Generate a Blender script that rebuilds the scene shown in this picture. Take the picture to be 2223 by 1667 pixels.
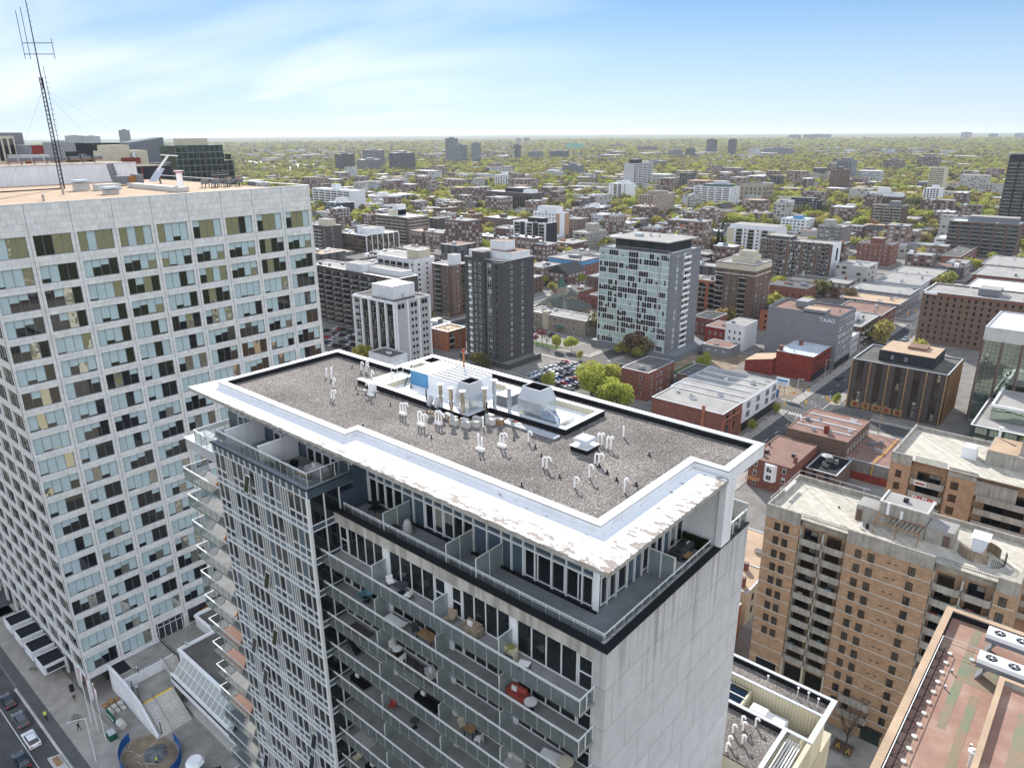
import bpy,math,random
from mathutils import Vector,Matrix
import numpy as np
sc=bpy.context.scene
for o in list(bpy.data.objects):bpy.data.objects.remove(o)
COL=sc.collection
CP=(0.0,0.0,97.0)
F,PITCH,ROLL,YAW=1578.4,0.3328,-0.0069,0.7142
def cam_matrix():
 p,r,y=PITCH,ROLL,YAW
 R=np.array([[1,0,0],[0,-math.sin(p),-math.cos(p)],[0,math.cos(p),-math.sin(p)]])
 Z=np.array([[math.cos(r),-math.sin(r),0],[math.sin(r),math.cos(r),0],[0,0,1]])
 W=np.array([[math.cos(y),math.sin(y),0],[-math.sin(y),math.cos(y),0],[0,0,1]])
 return Z @ R @ W
MC=cam_matrix()
cam=bpy.data.objects.new('camera',bpy.data.cameras.new('camera'))
COL.objects.link(cam)
cam.data.sensor_width=36.0
cam.data.lens=F/2223*36
cam.data.clip_start=0.5
cam.data.clip_end=60000
cam.matrix_world=Matrix(((MC[0][0],-MC[1][0],-MC[2][0],CP[0]),(MC[0][1],-MC[1][1],-MC[2][1],CP[1]),
                           (MC[0][2],-MC[1][2],-MC[2][2],CP[2]),(0,0,0,1)))
sc.camera=cam
def proj(x,y,z):
 q=MC @(np.array([x,y,z])-np.array(CP))
 return(1111.5+F*q[0]/q[2],833.5+F*q[1]/q[2])if q[2]>1 else(-9999,-9999)
EL=math.radians(30.0)
SUN_TO=Vector((-1.31,1.18,0)).normalized()
w=bpy.data.worlds.new("World"); sc.world=w; w.use_nodes=True
nt=w.node_tree; N=nt.nodes; L=nt.links
for n in list(N):N.remove(n)
sky=N.new('ShaderNodeTexSky'); sky.sky_type='NISHITA'; sky.sun_disc=False
sky.sun_elevation=EL; sky.sun_rotation=math.atan2(SUN_TO.x,SUN_TO.y)
sky.air_density=1.0; sky.dust_density=0.35; sky.ozone_density=2.5; sky.altitude=100
tc=N.new('ShaderNodeTexCoord'); sep=N.new('ShaderNodeSeparateXYZ'); L.new(tc.outputs['Generated'],sep.inputs[0])
mz=N.new('ShaderNodeMath'); mz.operation='MAXIMUM'; mz.inputs[1].default_value=0.0; L.new(sep.outputs['Z'],mz.inputs[0])
az=N.new('ShaderNodeMath'); az.operation='ADD'; az.inputs[1].default_value=0.10; L.new(mz.outputs[0],az.inputs[0])
dv=N.new('ShaderNodeVectorMath'); dv.operation='DIVIDE'; L.new(tc.outputs['Generated'],dv.inputs[0])
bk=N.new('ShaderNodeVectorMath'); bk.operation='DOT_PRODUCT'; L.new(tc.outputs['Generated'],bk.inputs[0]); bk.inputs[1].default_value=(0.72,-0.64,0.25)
br_=N.new('ShaderNodeMapRange'); br_.inputs['From Min'].default_value=-0.1; br_.inputs['From Max'].default_value=0.6; br_.inputs['To Min'].default_value=0.0; br_.inputs['To Max'].default_value=0.85; L.new(bk.outputs['Value'],br_.inputs[0])  # unseen bright sky behind the camera, added as fill for shaded facades
cb=N.new('ShaderNodeCombineXYZ')
for i in range(3):L.new(az.outputs[0],cb.inputs[i])
L.new(cb.outputs[0],dv.inputs[1])
mp=N.new('ShaderNodeMapping'); mp.inputs['Rotation'].default_value=(0,0,math.radians(68)); mp.inputs['Scale'].default_value=(0.42,1.05,0)
mp.inputs['Location'].default_value=(3.1,0.7,0)
L.new(dv.outputs[0],mp.inputs[0])
ns=N.new('ShaderNodeTexNoise'); ns.inputs['Scale'].default_value=0.75; ns.inputs['Detail'].default_value=7; ns.inputs['Roughness'].default_value=0.46
ns.inputs['Distortion'].default_value=0.7
L.new(mp.outputs[0],ns.inputs['Vector'])
cr=N.new('ShaderNodeValToRGB'); cr.color_ramp.elements[0].position=0.2; cr.color_ramp.elements[1].position=0.74
cr.color_ramp.elements[0].color=(0,0,0,1); cr.color_ramp.elements[1].color=(1,1,1,1)
L.new(ns.outputs['Fac'],cr.inputs[0])
dt=N.new('ShaderNodeVectorMath'); dt.operation='DOT_PRODUCT'; L.new(tc.outputs['Generated'],dt.inputs[0]); dt.inputs[1].default_value=(-0.93,0.36,0)
mr=N.new('ShaderNodeMapRange'); mr.inputs['From Min'].default_value=0.66; mr.inputs['From Max'].default_value=0.98
mr.inputs['To Min'].default_value=0.0; mr.inputs['To Max'].default_value=1.0; L.new(dt.outputs['Value'],mr.inputs[0])
mm=N.new('ShaderNodeMath'); mm.operation='MULTIPLY'; L.new(cr.outputs[0],mm.inputs[0]); L.new(mr.outputs[0],mm.inputs[1])
hz=N.new('ShaderNodeMapRange'); hz.inputs['From Min'].default_value=0.0; hz.inputs['From Max'].default_value=0.2
hz.inputs['To Min'].default_value=0.62; hz.inputs['To Max'].default_value=0.0; L.new(mz.outputs[0],hz.inputs[0])
hm=N.new('ShaderNodeMath'); hm.operation='MAXIMUM'; L.new(mm.outputs[0],hm.inputs[0]); L.new(hz.outputs[0],hm.inputs[1])
gm_=N.new('ShaderNodeGamma'); gm_.inputs['Gamma'].default_value=0.62; L.new(sky.outputs[0],gm_.inputs[0])
tn_=N.new('ShaderNodeMix'); tn_.data_type='RGBA'; tn_.blend_type='MULTIPLY'; tn_.inputs['Factor'].default_value=1; tn_.inputs['B'].default_value=(0.62,0.92,1.3,1); L.new(gm_.outputs[0],tn_.inputs['A'])
hs=N.new('ShaderNodeHueSaturation'); hs.inputs['Saturation'].default_value=1.22; hs.inputs['Value'].default_value=0.74
L.new(tn_.outputs['Result'],hs.inputs['Color'])
mx=N.new('ShaderNodeMix'); mx.data_type='RGBA'; L.new(hm.outputs[0],mx.inputs['Factor']); L.new(hs.outputs[0],mx.inputs['A'])
mx.inputs['B'].default_value=(4.6,5.0,5.6,1)
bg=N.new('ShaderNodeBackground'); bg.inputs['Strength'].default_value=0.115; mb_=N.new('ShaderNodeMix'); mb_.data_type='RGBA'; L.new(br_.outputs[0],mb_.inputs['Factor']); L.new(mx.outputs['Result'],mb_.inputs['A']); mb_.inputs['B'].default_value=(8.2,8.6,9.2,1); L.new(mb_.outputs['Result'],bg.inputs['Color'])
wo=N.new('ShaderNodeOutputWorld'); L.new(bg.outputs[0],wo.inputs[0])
sun=bpy.data.objects.new('sun',bpy.data.lights.new('sun','SUN')); COL.objects.link(sun)
sun.data.energy=4.2; sun.data.angle=math.radians(0.53); sun.data.color=(1.0,0.95,0.87)
sun.rotation_euler=(-(SUN_TO*math.cos(EL)+Vector((0,0,math.sin(EL))))).to_track_quat('-Z','Y').to_euler()
sun.location=(0,0,200)
sc.view_settings.view_transform='Standard'; sc.view_settings.look='None'
sc.view_settings.exposure=0.98; sc.view_settings.gamma=1.0
sc.render.engine='CYCLES'
sc.cycles.max_bounces=5; sc.cycles.diffuse_bounces=2; sc.cycles.glossy_bounces=3; sc.cycles.transmission_bounces=3
sc.cycles.transparent_max_bounces=10; sc.cycles.volume_bounces=0; sc.cycles.caustics_reflective=False
sc.cycles.use_denoising=True
MATS={}
def newmat(name):
 m=bpy.data.materials.new(name); m.use_nodes=True
 MATS[name]=m
 n=m.node_tree.nodes; return m,n,m.node_tree.links,n['Principled BSDF']
def mat(name,col,rough=0.9,var=0.12,scale=0.5,metal=0.0,spec=0.1,bump=0.0,col2=None,detail=4,sx=(1,1,1),streak=0.0,fine=0.0):
 m,n,l,b=newmat(name)
 g=n.new('ShaderNodeNewGeometry'); mp=n.new('ShaderNodeMapping'); mp.inputs['Scale'].default_value=sx
 l.new(g.outputs['Position'],mp.inputs[0])
 t=n.new('ShaderNodeTexNoise'); t.inputs['Scale'].default_value=scale; t.inputs['Detail'].default_value=detail
 l.new(mp.outputs[0],t.inputs['Vector'])
 r=n.new('ShaderNodeValToRGB'); l.new(t.outputs['Fac'],r.inputs[0])
 c2=col2 or tuple(c*(1+var)for c in col); c1=col if col2 else tuple(c*(1-var)for c in col)
 r.color_ramp.elements[0].position=0.32; r.color_ramp.elements[1].position=0.68
 r.color_ramp.elements[0].color=(*c1,1); r.color_ramp.elements[1].color=(*c2,1)
 out=r.outputs[0]
 if streak:
  mp2=n.new('ShaderNodeMapping'); mp2.inputs['Scale'].default_value=(1.3,1.3,0.09); l.new(g.outputs['Position'],mp2.inputs[0])
  t2=n.new('ShaderNodeTexNoise'); t2.inputs['Scale'].default_value=1.4; t2.inputs['Detail'].default_value=3; l.new(mp2.outputs[0],t2.inputs['Vector'])
  r2=n.new('ShaderNodeValToRGB'); r2.color_ramp.elements[0].position=0.35; r2.color_ramp.elements[1].position=0.55
  k=1-streak; r2.color_ramp.elements[0].color=(k,k,k*0.97,1); r2.color_ramp.elements[1].color=(1,1,1,1); l.new(t2.outputs['Fac'],r2.inputs[0])
  q=n.new('ShaderNodeMix'); q.data_type='RGBA'; q.blend_type='MULTIPLY'; q.inputs['Factor'].default_value=1
  l.new(out,q.inputs['A']); l.new(r2.outputs[0],q.inputs['B']); out=q.outputs['Result']
 if fine:
  t3=n.new('ShaderNodeTexNoise'); t3.inputs['Scale'].default_value=7; t3.inputs['Detail'].default_value=3; l.new(g.outputs['Position'],t3.inputs['Vector'])
  r3=n.new('ShaderNodeValToRGB'); r3.color_ramp.elements[0].position=0.3; r3.color_ramp.elements[1].position=0.7
  r3.color_ramp.elements[0].color=(1-fine,)*3+(1,); r3.color_ramp.elements[1].color=(1+fine*0.6,)*3+(1,); l.new(t3.outputs['Fac'],r3.inputs[0])
  q=n.new('ShaderNodeMix'); q.data_type='RGBA'; q.blend_type='MULTIPLY'; q.inputs['Factor'].default_value=1
  l.new(out,q.inputs['A']); l.new(r3.outputs[0],q.inputs['B']); out=q.outputs['Result']
 l.new(out,b.inputs['Base Color'])
 b.inputs['Roughness'].default_value=rough; b.inputs['Metallic'].default_value=metal; b.inputs['Specular IOR Level'].default_value=spec
 if bump:
  bp=n.new('ShaderNodeBump'); bp.inputs['Strength'].default_value=bump; bp.inputs['Distance'].default_value=0.05
  l.new(t.outputs['Fac'],bp.inputs['Height']); l.new(bp.outputs[0],b.inputs['Normal'])
 return m
def axes_uv(n,l,sx,sz):
 g=n.new('ShaderNodeNewGeometry'); s=n.new('ShaderNodeSeparateXYZ'); l.new(g.outputs['Position'],s.inputs[0])
 a=n.new('ShaderNodeMath'); l.new(s.outputs[0],a.inputs[0]); l.new(s.outputs[1],a.inputs[1])
 c=n.new('ShaderNodeCombineXYZ'); l.new(a.outputs[0],c.inputs[0]); l.new(s.outputs[2],c.inputs[1])
 return c.outputs[0],g
def panel(name,col,joint,bw,bh,mortar=0.02,off=0.5,rough=0.85,var=0.06,streak=0.0,spec=0.12,top=None,mixv=0.35):
 m,n,l,b=newmat(name)
 uv,g=axes_uv(n,l,1,1)
 br=n.new('ShaderNodeTexBrick'); br.offset=off; br.inputs['Scale'].default_value=1
 br.inputs['Brick Width'].default_value=bw; br.inputs['Row Height'].default_value=bh; br.inputs['Mortar Size'].default_value=mortar
 br.inputs['Color1'].default_value=tuple(c*(1-var)for c in col)+(1,); br.inputs['Color2'].default_value=tuple(c*(1+var)for c in col)+(1,)
 br.inputs['Mortar'].default_value=(*joint,1); l.new(uv,br.inputs['Vector'])
 t=n.new('ShaderNodeTexNoise'); t.inputs['Scale'].default_value=0.9; t.inputs['Detail'].default_value=8; t.inputs['Roughness'].default_value=0.65; l.new(g.outputs['Position'],t.inputs['Vector'])
 r=n.new('ShaderNodeValToRGB'); r.color_ramp.elements[0].color=(1-mixv,)*3+(1,); r.color_ramp.elements[1].color=(1+mixv*0.5,)*3+(1,)
 r.color_ramp.elements[0].position=0.3; r.color_ramp.elements[1].position=0.62
 l.new(t.outputs['Fac'],r.inputs[0])
 q=n.new('ShaderNodeMix'); q.data_type='RGBA'; q.blend_type='MULTIPLY'; q.inputs['Factor'].default_value=1
 l.new(br.outputs['Color'],q.inputs['A']); l.new(r.outputs[0],q.inputs['B']); out=q.outputs['Result']
 if streak:
  s=n.new('ShaderNodeSeparateXYZ'); l.new(g.outputs['Position'],s.inputs[0])
  mp2=n.new('ShaderNodeMapping'); mp2.inputs['Scale'].default_value=(1.5,1.5,0.045); l.new(g.outputs['Position'],mp2.inputs[0])
  t2=n.new('ShaderNodeTexNoise'); t2.inputs['Scale'].default_value=1.25; t2.inputs['Detail'].default_value=5; l.new(mp2.outputs[0],t2.inputs['Vector'])
  mr=n.new('ShaderNodeMapRange'); mr.inputs['From Min'].default_value=top-8; mr.inputs['From Max'].default_value=top; mr.inputs['To Min'].default_value=0.0; mr.inputs['To Max'].default_value=0.24
  l.new(s.outputs[2],mr.inputs[0])
  ad=n.new('ShaderNodeMath'); l.new(t2.outputs['Fac'],ad.inputs[0]); l.new(mr.outputs[0],ad.inputs[1])
  r2=n.new('ShaderNodeValToRGB'); r2.color_ramp.elements[0].position=0.66; r2.color_ramp.elements[1].position=0.86
  r2.color_ramp.elements[0].color=(1,1,1,1); k=1-streak; r2.color_ramp.elements[1].color=(k,k*0.95,k*0.9,1); l.new(ad.outputs[0],r2.inputs[0])
  q2=n.new('ShaderNodeMix'); q2.data_type='RGBA'; q2.blend_type='MULTIPLY'; q2.inputs['Factor'].default_value=1
  l.new(out,q2.inputs['A']); l.new(r2.outputs[0],q2.inputs['B']); out=q2.outputs['Result']
 l.new(out,b.inputs['Base Color']); b.inputs['Roughness'].default_value=rough; b.inputs['Specular IOR Level'].default_value=spec
 return m
def facade(name,wall,glass,bay,fl,fx=(0.22,0.8),fz=(0.3,0.85),rnd=0.6,lite=(0.35,0.38,0.4)):
 m,n,l,b=newmat(name)
 g=n.new('ShaderNodeNewGeometry'); s=n.new('ShaderNodeSeparateXYZ'); l.new(g.outputs['Position'],s.inputs[0])
 def mth(op,a,c=None):
  q=n.new('ShaderNodeMath'); q.operation=op
  for i,v in enumerate((a,c)):
   if v is None:continue
   if isinstance(v,(int,float)):q.inputs[i].default_value=v
   else:l.new(v,q.inputs[i])
  return q.outputs[0]
 u=mth('DIVIDE',mth('ADD',s.outputs[0],s.outputs[1]),bay); v=mth('DIVIDE',s.outputs[2],fl)
 fu,fv=mth('FRACT',u),mth('FRACT',v)
 a=mth('MULTIPLY',mth('GREATER_THAN',fu,fx[0]),mth('LESS_THAN',fu,fx[1]))
 c=mth('MULTIPLY',mth('GREATER_THAN',fv,fz[0]),mth('LESS_THAN',fv,fz[1]))
 sn=n.new('ShaderNodeSeparateXYZ'); l.new(g.outputs['Normal'],sn.inputs[0])
 side=mth('LESS_THAN',mth('ABSOLUTE',sn.outputs[2]),0.5)
 mask=mth('MULTIPLY',mth('MULTIPLY',a,c),side)
 wn=n.new('ShaderNodeTexWhiteNoise'); wn.noise_dimensions='2D'; cc=n.new('ShaderNodeCombineXYZ')
 l.new(mth('FLOOR',u),cc.inputs[0]); l.new(mth('FLOOR',v),cc.inputs[1]); l.new(cc.outputs[0],wn.inputs['Vector'])
 gm=n.new('ShaderNodeMix'); gm.data_type='RGBA'; l.new(mth('GREATER_THAN',wn.outputs['Value'],rnd),gm.inputs['Factor'])
 gm.inputs['A'].default_value=(*glass,1); gm.inputs['B'].default_value=(*lite,1)
 mx=n.new('ShaderNodeMix'); mx.data_type='RGBA'; l.new(mask,mx.inputs['Factor']); mx.inputs['A'].default_value=(*wall,1); l.new(gm.outputs['Result'],mx.inputs['B'])
 l.new(mx.outputs['Result'],b.inputs['Base Color']); b.inputs['Roughness'].default_value=0.7
 return m
def glass(name,col,rough=0.04,metal=0.0,wob=0.0,spec=0.8,wscale=0.5):
 m,n,l,b=newmat(name)
 b.inputs['Base Color'].default_value=(*col,1); b.inputs['Roughness'].default_value=rough; b.inputs['Metallic'].default_value=metal
 b.inputs['Specular IOR Level'].default_value=spec
 if wob:
  g=n.new('ShaderNodeNewGeometry'); t=n.new('ShaderNodeTexNoise'); t.inputs['Scale'].default_value=wscale; t.inputs['Detail'].default_value=1.5
  l.new(g.outputs['Position'],t.inputs['Vector']); bp=n.new('ShaderNodeBump'); bp.inputs['Strength'].default_value=wob; bp.inputs['Distance'].default_value=0.12
  l.new(t.outputs['Fac'],bp.inputs['Height']); l.new(bp.outputs[0],b.inputs['Normal'])
 return m
def clearglass(name,col,transp,rough=0.05):
 m,n,l,b=newmat(name)
 b.inputs['Base Color'].default_value=(*col,1); b.inputs['Roughness'].default_value=rough; b.inputs['Specular IOR Level'].default_value=0.7
 tr=n.new('ShaderNodeBsdfTransparent'); tr.inputs[0].default_value=(0.88,0.91,0.91,1)
 mx=n.new('ShaderNodeMixShader'); mx.inputs[0].default_value=transp
 l.new(b.outputs[0],mx.inputs[1]); l.new(tr.outputs[0],mx.inputs[2]); l.new(mx.outputs[0],n['Material Output'].inputs[0])
 return m
mat('concrete',(0.36,0.34,0.31),var=0.15,scale=0.6,streak=0.25,fine=0.12)
mat('concrete_light',(0.52,0.51,0.49),var=0.08,scale=0.5,streak=0.12,fine=0.06)
mat('concrete_dark',(0.2,0.19,0.18),var=0.2,scale=0.8,streak=0.2)
mat('white_paint',(0.74,0.75,0.77),var=0.05,scale=0.4)
mat('white_wall',(0.66,0.67,0.7),var=0.06,scale=0.4,streak=0.08)
mat('grey_wall',(0.19,0.195,0.21),var=0.06,scale=0.5)
mat('light_grey_wall',(0.4,0.4,0.41),var=0.06,scale=0.5)
mat('black_wall',(0.035,0.037,0.042),var=0.2,scale=0.4)
def brick(name,c,var=0.22):
 return panel(name,c,tuple(0.55*x+0.12 for x in c),0.6,0.2,0.012,0.5,0.9,var,mixv=0.22)
brick('brown_brick',(0.13,0.085,0.066)); brick('dark_brown_brick',(0.075,0.062,0.06)); brick('red_brick',(0.19,0.075,0.055))
brick('orange_brick',(0.38,0.245,0.155),.13); brick('tan_brick',(0.33,0.26,0.19)); brick('hotel_brick',(0.155,0.1,0.075)); brick('charcoal_brick',(0.06,0.06,0.064))
brick('orange_red_brick',(0.33,0.12,0.06))
mat('red_paint',(0.2,0.045,0.035),var=0.2,scale=0.5)
mat('stone_wall',(0.3,0.26,0.21),var=0.3,scale=1.6)
mat('beige_cladding',(0.5,0.46,0.36),var=0.06,scale=0.5)
panel('ribbed_cladding',(0.62,0.57,0.43),(0.4,0.37,0.28),0.32,50,0.025,0.0,0.6,0.02,mixv=0.06)
panel('marble',(0.61,0.61,0.6),(0.36,0.36,0.38),1.24,0.96,0.022,0.5,0.5,0.05,mixv=0.13)
panel('end_wall',(0.47,0.47,0.48),(0.27,0.27,0.28),3.3,2.9,0.028,0.5,0.8,0.03,streak=0.34,top=69.4,mixv=0.1)
mat('fascia',(0.42,0.4,0.37),var=0.12,scale=1.2,streak=0.35)
mat('metal_coping',(0.5,0.52,0.55),rough=0.5,var=0.05,scale=1,metal=0.2)
mat('aluminium',(0.72,0.73,0.74),rough=0.4,var=0.03,scale=1,metal=0.2)
mat('galvanised',(0.52,0.57,0.62),rough=0.32,var=0.14,scale=1.5,metal=0.75)
mat('flue_steel',(0.55,0.48,0.38),rough=0.25,var=0.3,scale=2.0,metal=0.85,sx=(1,1,0.6))
mat('dark_metal',(0.03,0.031,0.034),rough=0.5,var=0.1,scale=1)
mat('steel_grey',(0.17,0.18,0.2),rough=0.5,var=0.1,scale=1)
mat('black_membrane',(0.012,0.013,0.016),rough=0.7,var=0.2,scale=2,spec=0.2)
mat('spandrel',(0.06,0.085,0.115),rough=0.25,var=0.08,scale=0.3,spec=0.5)
mat('spandrel_light',(0.11,0.135,0.165),rough=0.3,var=0.08,scale=0.3,spec=0.5)
mat('plastic_white',(0.83,0.81,0.79),rough=0.4,var=0.02,scale=1)
mat('blue_paint',(0.1,0.27,0.47),rough=0.5,var=0.12,scale=0.8)
mat('wood',(0.3,0.19,0.1),var=0.2,scale=2); mat('grey_wood',(0.26,0.21,0.16),var=0.25,scale=2.5)
mat('fabric_grey',(0.42,0.41,0.41),var=0.08,scale=3); mat('fabric_dark',(0.06,0.062,0.068),var=0.15,scale=3)
mat('fabric_white',(0.72,0.72,0.72),var=0.04,scale=3); mat('fabric_red',(0.33,0.07,0.06),var=0.1,scale=3)
mat('fabric_black',(0.012,0.012,0.013),var=0.2,scale=3); mat('fabric_orange',(0.36,0.17,0.08),var=0.2,scale=3); mat('fabric_teal',(0.12,0.25,0.3),var=0.1,scale=3)
mat('skin',(0.5,0.33,0.25),var=0.05); mat('navy',(0.02,0.025,0.05)); mat('hi_vis',(0.55,0.75,0.1),var=0.05); mat('rust_trousers',(0.3,0.14,0.06))
mat('yellow_paint',(0.75,0.47,0.03),var=0.1,scale=1); mat('signal_yellow',(0.85,0.42,0.02),var=0.03); mat('flag_red',(0.6,0.03,0.03),var=0.03)
mat('green_tarp',(0.02,0.09,0.06),var=0.2,scale=1); mat('blue_hoarding',(0.02,0.1,0.3),var=0.15,scale=0.6)
mat('tyre',(0.02,0.02,0.02)); mat('bark',(0.09,0.07,0.055),var=0.2,scale=2)
mat('tar_roof',(0.12,0.115,0.11),var=0.2,scale=0.25,fine=0.1); mat('grey_roof',(0.3,0.29,0.28),var=0.12,scale=0.2,fine=0.08)
mat('brown_roof',(0.22,0.14,0.115),var=0.12,scale=0.3,fine=0.06); mat('white_roof',(0.6,0.61,0.62),var=0.1,scale=0.2,fine=0.05); mat('tan_roof',(0.42,0.31,0.22),var=0.12,scale=0.35,fine=0.1)
mat('shingle_roof',(0.05,0.052,0.055),var=0.25,scale=0.6,fine=0.2); mat('green_roof',(0.07,0.14,0.12),var=0.2,scale=0.6); mat('silver_roof',(0.42,0.47,0.52),var=0.08,scale=0.4)
mat('church_roof',(0.11,0.12,0.11),var=0.15,scale=0.7,fine=0.1)
panel('paver_roof',(0.45,0.42,0.36),(0.3,0.28,0.24),0.9,0.9,0.02,0,0.9,0.12,mixv=0.2)
mat('deck_paver',(0.2,0.215,0.235),var=0.12,scale=0.8,fine=0.05); mat('balcony_floor',(0.25,0.25,0.25),var=0.14,scale=0.9,fine=0.08)
glass('glass_dark',(0.008,0.011,0.014),0.03); glass('glass_brown',(0.05,0.035,0.025),0.05,0.25,0.5); glass('glass_mirror',(0.42,0.5,0.42),0.02,0.95,0.35,wscale=0.35)
glass('glass_wavy',(0.42,0.42,0.36),0.03,0.8,0.9,wscale=0.4); glass('glass_green',(0.03,0.05,0.045),0.05,0.35,0.4)
mat('blind',(0.37,0.475,0.5),rough=0.25,var=0.07,scale=0.5,spec=0.6); mat('blind_pale',(0.33,0.43,0.4),rough=0.12,var=0.18,scale=0.35,spec=0.8); mat('curtain',(0.2,0.19,0.17),rough=0.5,var=0.15,scale=2)
clearglass('railing_glass',(0.17,0.18,0.18),0.8); clearglass('frosted_glass',(0.3,0.35,0.35),0.45,0.35); clearglass('atrium_glass',(0.5,0.52,0.5),0.4)
mat('asphalt',(0.088,0.088,0.09),var=0.18,scale=0.35,rough=0.8,fine=0.12); mat('bike_lane',(0.11,0.112,0.115),var=0.12,scale=0.5,rough=0.8,fine=0.1)
mat('sidewalk',(0.32,0.3,0.275),var=0.14,scale=0.5,fine=0.1); mat('plaza',(0.26,0.25,0.235),var=0.2,scale=0.4,fine=0.12); mat('lot',(0.19,0.18,0.17),var=0.2,scale=0.2)
mat('dirt',(0.22,0.175,0.13),var=0.3,scale=0.3); mat('line_white',(0.6,0.6,0.58)); mat('gravel_pile',(0.13,0.14,0.15),var=0.3,scale=1.5)
mat('lawn',(0.055,0.095,0.02),var=0.35,scale=0.3)
def gravel():
 m,n,l,b=newmat('gravel')
 g=n.new('ShaderNodeNewGeometry')
 v=n.new('ShaderNodeTexVoronoi'); v.inputs['Scale'].default_value=17; l.new(g.outputs['Position'],v.inputs['Vector'])
 s=n.new('ShaderNodeSeparateXYZ'); l.new(v.outputs['Color'],s.inputs[0])
 r=n.new('ShaderNodeValToRGB'); cr=r.color_ramp; cr.elements[0].position=0; cr.elements[0].color=(0.06,0.057,0.057,1); cr.elements[1].position=1; cr.elements[1].color=(0.44,0.42,0.4,1)
 for p,c in((0.35,(0.15,0.143,0.143)),(0.6,(0.2,0.188,0.18)),(0.8,(0.25,0.24,0.236))):
  e=cr.elements.new(p); e.color=(*c,1)
 l.new(s.outputs[0],r.inputs[0])
 t=n.new('ShaderNodeTexNoise'); t.inputs['Scale'].default_value=0.22; t.inputs['Detail'].default_value=6; l.new(g.outputs['Position'],t.inputs['Vector'])
 r2=n.new('ShaderNodeValToRGB'); r2.color_ramp.elements[0].position=0.35; r2.color_ramp.elements[1].position=0.65; r2.color_ramp.elements[0].color=(0.74,0.71,0.68,1); r2.color_ramp.elements[1].color=(1.1,1.04,0.98,1); l.new(t.outputs['Fac'],r2.inputs[0])
 q=n.new('ShaderNodeMix'); q.data_type='RGBA'; q.blend_type='MULTIPLY'; q.inputs['Factor'].default_value=1; l.new(r.outputs[0],q.inputs['A']); l.new(r2.outputs[0],q.inputs['B'])
 l.new(q.outputs['Result'],b.inputs['Base Color']); b.inputs['Roughness'].default_value=0.95; b.inputs['Specular IOR Level'].default_value=0.1
 bp=n.new('ShaderNodeBump'); bp.inputs['Strength'].default_value=0.5; bp.inputs['Distance'].default_value=0.04; l.new(s.outputs[1],bp.inputs['Height']); l.new(bp.outputs[0],b.inputs['Normal'])
gravel()
def peeling():
 m,n,l,b=newmat('peeling_coating')
 g=n.new('ShaderNodeNewGeometry'); s=n.new('ShaderNodeSeparateXYZ'); l.new(g.outputs['Position'],s.inputs[0])
 mp=n.new('ShaderNodeMapping'); mp.inputs['Scale'].default_value=(0.75,1.8,1); l.new(g.outputs['Position'],mp.inputs[0])
 t=n.new('ShaderNodeTexNoise'); t.inputs['Scale'].default_value=1.35; t.inputs['Detail'].default_value=8; t.inputs['Roughness'].default_value=0.62; l.new(mp.outputs[0],t.inputs['Vector'])
 e1=n.new('ShaderNodeMapRange'); e1.inputs['From Min'].default_value=30.6; e1.inputs['From Max'].default_value=28.5; e1.inputs['To Min'].default_value=0; e1.inputs['To Max'].default_value=0.16; l.new(s.outputs[1],e1.inputs[0])
 e2=n.new('ShaderNodeMapRange'); e2.inputs['From Min'].default_value=-20.2; e2.inputs['From Max'].default_value=-18.0; e2.inputs['To Min'].default_value=0; e2.inputs['To Max'].default_value=0.14; l.new(s.outputs[0],e2.inputs[0])
 e3=n.new('ShaderNodeMapRange'); e3.inputs['From Min'].default_value=-60; e3.inputs['From Max'].default_value=-28; e3.inputs['To Min'].default_value=-0.06; e3.inputs['To Max'].default_value=0.03; l.new(s.outputs[0],e3.inputs[0])
 a=n.new('ShaderNodeMath'); a.operation='MAXIMUM'; l.new(e1.outputs[0],a.inputs[0]); l.new(e2.outputs[0],a.inputs[1])
 a2=n.new('ShaderNodeMath'); l.new(a.outputs[0],a2.inputs[0]); l.new(e3.outputs[0],a2.inputs[1])
 a3=n.new('ShaderNodeMath'); l.new(a2.outputs[0],a3.inputs[0]); l.new(t.outputs['Fac'],a3.inputs[1])
 r=n.new('ShaderNodeValToRGB'); r.color_ramp.elements[0].position=0.655; r.color_ramp.elements[1].position=0.675
 r.color_ramp.elements[0].color=(0.76,0.77,0.78,1); r.color_ramp.elements[1].color=(0.24,0.205,0.18,1); l.new(a3.outputs[0],r.inputs[0])
 l.new(r.outputs[0],b.inputs['Base Color']); b.inputs['Roughness'].default_value=0.8
peeling()
def redroof():
 m,n,l,b=newmat('red_membrane')
 g=n.new('ShaderNodeNewGeometry')
 t=n.new('ShaderNodeTexNoise'); t.inputs['Scale'].default_value=0.35; t.inputs['Detail'].default_value=7; t.inputs['Roughness'].default_value=0.6; l.new(g.outputs['Position'],t.inputs['Vector'])
 r=n.new('ShaderNodeValToRGB'); cr=r.color_ramp; cr.elements[0].position=0.3; cr.elements[0].color=(0.22,0.12,0.085,1); cr.elements[1].position=0.75; cr.elements[1].color=(0.36,0.25,0.19,1)
 e=cr.elements.new(0.5); e.color=(0.27,0.155,0.115,1); l.new(t.outputs['Fac'],r.inputs[0]); l.new(r.outputs[0],b.inputs['Base Color']); b.inputs['Roughness'].default_value=0.7
redroof()
mat('green_membrane',(0.17,0.205,0.14),col2=(0.27,0.185,0.135),scale=0.55,fine=0.1,detail=8)
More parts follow.
